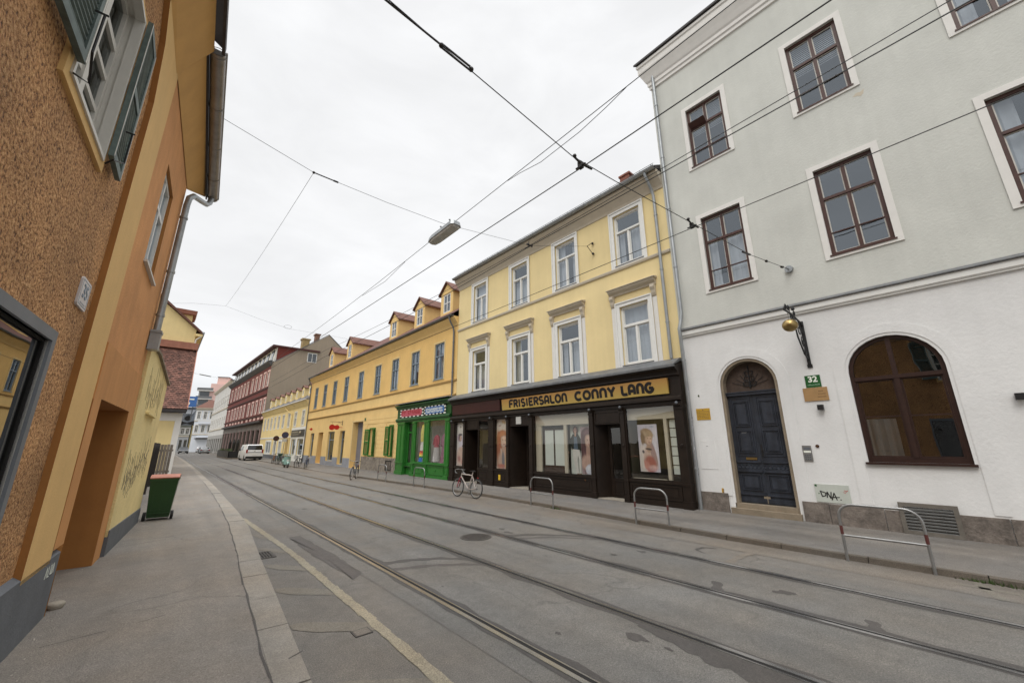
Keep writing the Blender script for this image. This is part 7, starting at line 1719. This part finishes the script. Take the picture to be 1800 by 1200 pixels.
t, b, yw = car('parked_van', 'white parked van with dark rear window on the right side of the street', 'van', (9.05,62.1,0), PI/2+.03, vp, .94,
  [[(-.2,1.32),(-.2,1.78),(.75,1.76),(1.45,1.30)]], ((-2.405,1.30),(-2.23,1.83)), ((1.72,1.28),(1.18,1.84)), (-1.55,1.5), M['vanw'], tum=.13, belt=1.1)
q = MB(); q.box(-2.50,-2.40,-.92,.92,.30,.52); q.box(-2.49,-2.38,-.93,.93,.24,.31); t.part('bumper', q, M['blackp'], b)
for s in (-1,1):
    q = MB(); q.box(-2.485,-2.38,s*.76,s*.93,.92,1.34); t.part('tail_light', q, M['carred'], b)
    q = MB(); q.box(1.0,1.16,s*.95,s*1.15,1.18,1.38); t.part('mirror', q, M['blackp'], b)
q = MB(); q.box(-2.485,-2.46,-.75,.75,1.0,1.045); t.part('tailgate_trim', q, M['greypl'], b)
q = MB(); q.box(-2.495,-2.47,-.26,.26,.72,.84); t.part('number_plate', q, M['white'], b)
q = MB(); q.tube([(-2.465,0,1.14),(-2.48,0,1.14)], .06, 16); t.part('emblem', q, M['chrome'], b)
cp = [(-2.1,.30),(-2.15,.55),(-2.10,.95),(-1.75,1.10),(-1.25,1.42),(-.3,1.50),(.45,1.42),(1.15,1.02),(1.95,.86),(2.12,.62),(2.1,.28),(1.4,.22),(-1.5,.22)]
def smallcar(label, loc, rz, m):
    t, b, yw = car('parked_car' if 'parked' in label else 'dark_car', label, 'car', loc, rz, cp, .88, [[(-1.45,1.10),(-1.15,1.37),(-.3,1.43),(.35,1.36),(.95,1.04)]], ((-1.72,1.12),(-1.28,1.40)), ((1.10,1.06),(.50,1.39)), (-1.3,1.3), m, belt=.95, tum=.2)
    for s in (-1,1):
        q = MB(); q.box(-2.15,-2.02,s*.55,s*.86,.75,.92); t.part('tail_light', q, M['carred'], b)
        q = MB(); q.box(1.98,2.10,s*.55,s*.86,.62,.78); t.part('headlight', q, M['lampgl'], b)
    q = MB(); q.box(2.08,2.13,-.26,.26,.40,.50); q.box(-2.17,-2.12,-.26,.26,.55,.66); t.part('number_plate', q, M['white'], b)
    return t
smallcar('dark car driving towards the camera on the near tram track far down the street', (4.3,121,0), -PI/2, M['carblk'])
smallcar('silver parked car far down the street beyond the dark terrace', (8.0,118,0), PI/2, M['carsil'])
smallcar('dark parked car in the line before the pale grey tenement', (8.3,127,0), PI/2, M['carblk'])
smallcar('pale parked car at the end of the line before the corner house', (8.6,141,0), PI/2, M['vanw'])
# ------------------------------------------------------------------ outdoor terrace in front of the red tenement
t = Thing('pavement_terrace', 'dark street terrace enclosure with planters in front of the dark red tenement', 'terrace', (8.3,75,0), PI/2); t.z0 = 0
q = MB(); q.box(-7,7,-.9,1.0,.0,.18); t.part('deck', q, M['wood'])
q = MB(); q.box(-7,7,.94,1.0,.18,1.05); q.box(-7,-6.94,-.9,1.0,.18,1.05)
for k in range(9): q.box(-7+k*1.72,-6.9+k*1.72,.90,1.02,.18,1.12)
t.part('railing', q, M['blackp'])
for x in (-6.6,-4.0,-1.2,1.6,4.4):
    q = MB(); q.box(x,x+1.2,.50,.88,.18,.85); p = t.part('planter', q, M['greypl'])
    q = MB(); rn = random.Random(int(x*10))
    for k in range(140):
        a, b_, c = rn.uniform(x,x+1.2), rn.uniform(.5,.9), rn.uniform(.85,1.35); d = .07
        q.face([(a-d,b_,c),(a+d,b_+rn.uniform(-.05,.05),c+rn.uniform(-.03,.05)),(a+rn.uniform(-.03,.03),b_+rn.uniform(-.06,.06),c+d*1.4)])
    t.part('plant', q, M['leaf'], p)
for x in (-5.5,-1.5,3.0):
    q = MB(); q.tube([(x,-.1,.18),(x,-.1,2.5)], .03, 6); q.lathe([(.04,.0),(.16,.1),(.20,1.2),(.05,1.7),(.01,1.75)], (x,-.1,1.0), 10); t.part('folded_parasol', q, M['blackp'])
# ------------------------------------------------------------------ road signs
def roadsign(label, x, y, h, r, m1, m2, box=None):
    t = Thing('road_sign', label, 'road sign', (x,y,.04), 0); t.z0 = 0
    q = MB(); q.tube([(0,0,0),(0,0,h+r)], .03, 8); t.part('post', q, M['steel'])
    q = MB(); q.tube([(0,-.035,h),(0,-.05,h)], r, 20); t.part('disc', q, m1)
    q = MB(); q.tube([(0,-.05,h),(0,-.053,h)], r*.80, 20); t.part('face', q, m2)
    if box: q = MB(); q.box(-.22,.22,-.05,-.035,h-r-.36,h-r-.05); t.part('supplement_plate', q, M['lampgl'])
roadsign('round dark sign on a post in front of the small yellow house', 9.75, 47.4, 2.85, .33, mat('dull road sign rim', (.10,.035,.05), .5, .1), mat('dull blue sign face', (.045,.05,.09), .5, .1), True)
roadsign('smaller dark sign on a post farther along the small yellow house', 9.75, 51.6, 2.55, .30, M['carblk'], M['brownf'])
# ------------------------------------------------------------------ overhead wires
wm = mat('oxidised wire', (.05,.052,.052), .5, .1, metal=.5)
insul = mat('insulator brown black', (.018,.016,.016), .4, .1)
def wire(label, pts, r=.009, name='overhead_wire', extra=None, group='tram overhead wires', cat='wire'):
    t = Thing(name, label, cat, pts[0], 0, group=group); o = pts[0]
    t.x0 = o[0]; t.y0 = o[1]
    q = MB(); q.tube(pts, r, 6); t.part('cable', q, wm, smooth=True)
    if extra: extra(t)
    return t
def sag(a, b, s, n=12): return [(a[0]+(b[0]-a[0])*k/n, a[1]+(b[1]-a[1])*k/n, a[2]+(b[2]-a[2])*k/n - 4*s*(k/n)*(1-k/n)) for k in range(n+1)]
wire('contact wire above the near tram track', sag((3.62,-14,5.75),(3.66,2.75,5.49),.03)+sag((3.66,2.75,5.49),(3.5,26,5.62),.05)[1:]+sag((3.5,26,5.62),(3.7,60,5.6),.15)[1:]+[(3.66,110,5.6)], .0075)
wire('contact wire above the far tram track', sag((6.5,-14,5.78),(6.5,2.55,5.60),.03)+sag((6.5,2.55,5.60),(6.45,26,5.55),.06)[1:]+sag((6.45,26,5.55),(6.5,60,5.6),.15)[1:]+[(6.5,110,5.6)], .0075)
wire('lamp cable running the length of the street with a slack loop', sag((4.75,-14,7.95),(4.8,8.0,7.46),.05)+sag((4.8,8.0,7.46),(4.8,26,7.35),.10)[1:]+sag((4.8,26,7.35),(4.8,60,7.4),.3)[1:], .007, group='cables strung along the street',
  extra=lambda t: [t.part('slack_loop', MB().tube([(4.8,2.6,7.55),(4.8,3.0,7.46),(4.82,3.6,7.39),(4.82,4.6,7.36),(4.8,5.2,7.45),(4.8,5.6,7.49)], .006, 5), wm), t.part('slack_loop', MB().tube([(4.8,10.5,7.38),(4.82,12,7.22),(4.8,14,7.30)], .006, 5), wm)])
wire('upper feeder cable passing in front of the pale yellow house', sag((8.0,-14,8.9),(8.0,8.3,8.14),.02)+sag((8.0,8.3,8.14),(8.0,30,8.6),.15)[1:]+sag((8.0,30,8.6),(8.0,66,8.8),.2)[1:], .009, group='cables strung along the street')
wire('lower feeder cable passing in front of the pale yellow house', sag((8.02,-14,8.55),(8.02,8.3,8.12),.04)+sag((8.02,8.3,8.12),(8.0,30,8.1),.2)[1:]+sag((8.0,30,8.1),(8.0,66,8.2),.2)[1:], .012, group='cables strung along the street')
def clampset(pts):
    def f(t):
        for (x,y,z) in pts:
            q = MB(); q.tube([(x-.13,y,z+.05),(x-.05,y,z+.03),(x,y,z-.02)], .015, 6); q.tube([(x,y-.08,z-.03),(x,y+.08,z-.03)], .015, 6); q.tube([(x+.02,y,z+.02),(x+.22,y-.02,z+.03)], .017, 8); q.ball((x-.12,y,z+.07),.028,0,8,6); q.box(x-.03,x+.03,y-.03,y+.03,z-.06,z+.03); t.part('insulator', q, insul)
    return f
def s1x(t):
    clampset([(3.66,2.75,5.55),(6.5,2.53,5.66)])(t)
    q = MB(); a = (1.55,2.88,5.98); b_ = (1.92,2.86,5.93)
    for d in (-.025,.025): q.tube([(a[0],a[1],a[2]+d),(b_[0],b_[1],b_[2]+d)], .012, 6)
    q.tube([(.72,2.95,6.14),(1.6,2.88,5.98)], .011, 6); q.ball(a,.03,0,8,6); q.ball(b_,.03,0,8,6); q.tube([(.95,2.93,6.10),(.95,2.93,6.18)],.012,5); t.part('turnbuckle', q, insul)
    q = MB(); q.tube([(8.6,2.4,5.80),(9.0,2.38,5.86)], .022, 6); q.tube([(9.9,2.32,5.98),(9.96,2.32,5.99)], .03, 8); q.tube([(10.9,2.26,6.12),(11.0,2.25,6.14)], .03, 8); t.part('tension_insulator', q, insul)
    q = MB(); q.tube([(11.42,2.23,6.22),(11.5,2.22,6.22)], .09, 14); q.tube([(11.25,2.24,6.19),(11.44,2.23,6.22)], .02, 6); t.part('wall_anchor', q, M['zinc'])
wire('cross span wire with insulators anchored in the grey green wall', [(-.75,3.0,6.45),(1.7,2.88,5.96),(3.5,2.76,5.60),(4.4,2.68,5.60),(6.3,2.55,5.70),(9,2.38,5.86),(11.45,2.23,6.22)], .006, 'span_wire', s1x, group='cross span wires', cat='wire')
def s2x(t):
    q = MB(); q.ball((1.54,8.25,7.60),.03,0,8,6); q.tube([(1.54,8.25,7.6),(2.0,8.25,7.60)], .014, 6); q.tube([(1.95,8.25,7.6),(2.05,8.25,7.6)], .022, 6); t.part('clamp', q, insul)
    q = MB(); q.tube([(7.9,8.25,8.17),(8.15,8.27,8.17)], .03, 6); q.tube([(8.0,8.1,8.12),(8.0,8.45,8.12)], .025, 6); q.tube([(8.0,8.27,8.12),(8.0,8.27,8.30)], .014, 6); t.part('insulator', q, insul)
    q = MB()
    for z in (9.02,9.46): q.ball((11.44,8.25,z),.05,0,8,6); q.tube([(11.4,8.25,z),(11.1,8.25,9.22)], .012, 5)
    t.part('wall_anchor', q, insul)
wire('lamp span wire from the ochre building gutter to the pale yellow house', [(-.3,8.25,8.0),(1.54,8.25,7.60),(3.2,8.25,7.60),(4.8,8.25,7.66),(8.05,8.27,8.17),(9.5,8.26,8.66),(11.1,8.25,9.22)], .005, 'span_wire', s2x, group='cross span wires')
wire('thin tie wire running down the street between two span wires', sag((1.54,8.25,7.60),(1.5,26.1,9.45),.15), .004, 'tie_wire', None, group='cross span wires')
wire('far span wire from the gabled house across the street', [(-2.5,26,8.6),(.1,26,9.25),(1.5,26.1,9.45),(3.2,26,9.0),(4.8,26,8.72),(8,26,8.7),(11.45,26,8.3)], .004, 'span_wire', lambda t: t.part('loop', MB().torus((4.6,25.6,8.72),(0,.3,1),.20,.007,16,4), wm), group='cross span wires')
wire('farthest span wire with a grey insulator near the tiled roof', [(.3,52,9.3),(3.4,52,8.9),(6.6,52,8.7),(11.45,52,6.2)], .008, 'span_wire', lambda t: t.part('insulator', MB().tube([(1.9,52,9.09),(2.9,52,8.96)], .05, 6), M['zincdk']), group='cross span wires')
# street lamp hung on the cable
t = Thing('street_lamp', 'long grey street lamp hanging from cables over the tramway', 'street lamp', (4.8,8.2,7.30), PI/2); t.z0 = 0
out_ = [(-.62,-.10),(-.55,-.16),(.45,-.16),(.66,-.12),(.72,0),(.66,.12),(.45,.16),(-.55,.16),(-.62,.10)]
q = MB(); n = len(out_); i = len(q.v)
q.v += [(x,y,.03) for x,y in out_]+[(x*.96,y*.9,.14) for x,y in out_]+[(x*.8,y*.55,.19) for x,y in out_]
for r in range(2):
    for k in range(n): k2 = (k+1)%n; q.f.append((r*n+k,r*n+k2,(r+1)*n+k2,(r+1)*n+k)); q.m.append(0)
q.f.append(tuple(2*n+k for k in range(n))); q.m.append(0); q.f.append(tuple(reversed(range(n)))); q.m.append(0)
t.part('housing', q, M['zinc'])
q = MB(); i = 0; q.v += [(x*.95,y*.88,.028) for x,y in out_]+[(x*.9,y*.75,-.02) for x,y in out_]
for k in range(n): k2 = (k+1)%n; q.f.append((k,k2,n+k2,n+k)); q.m.append(0)
q.f.append(tuple(reversed(range(n)))); q.m.append(0); q.f.append(tuple(n+k for k in range(n))); q.m.append(0)
t.part('diffuser', q, M['lampgl'])
q = MB()
for x in (-.25,.2): q.tube([(x,0,.18),(x,0,.36)], .012, 6); q.tube([(x-.05,0,.30),(x+.05,.0,.37)], .012, 5)
t.part('hanger', q, M['iron'])
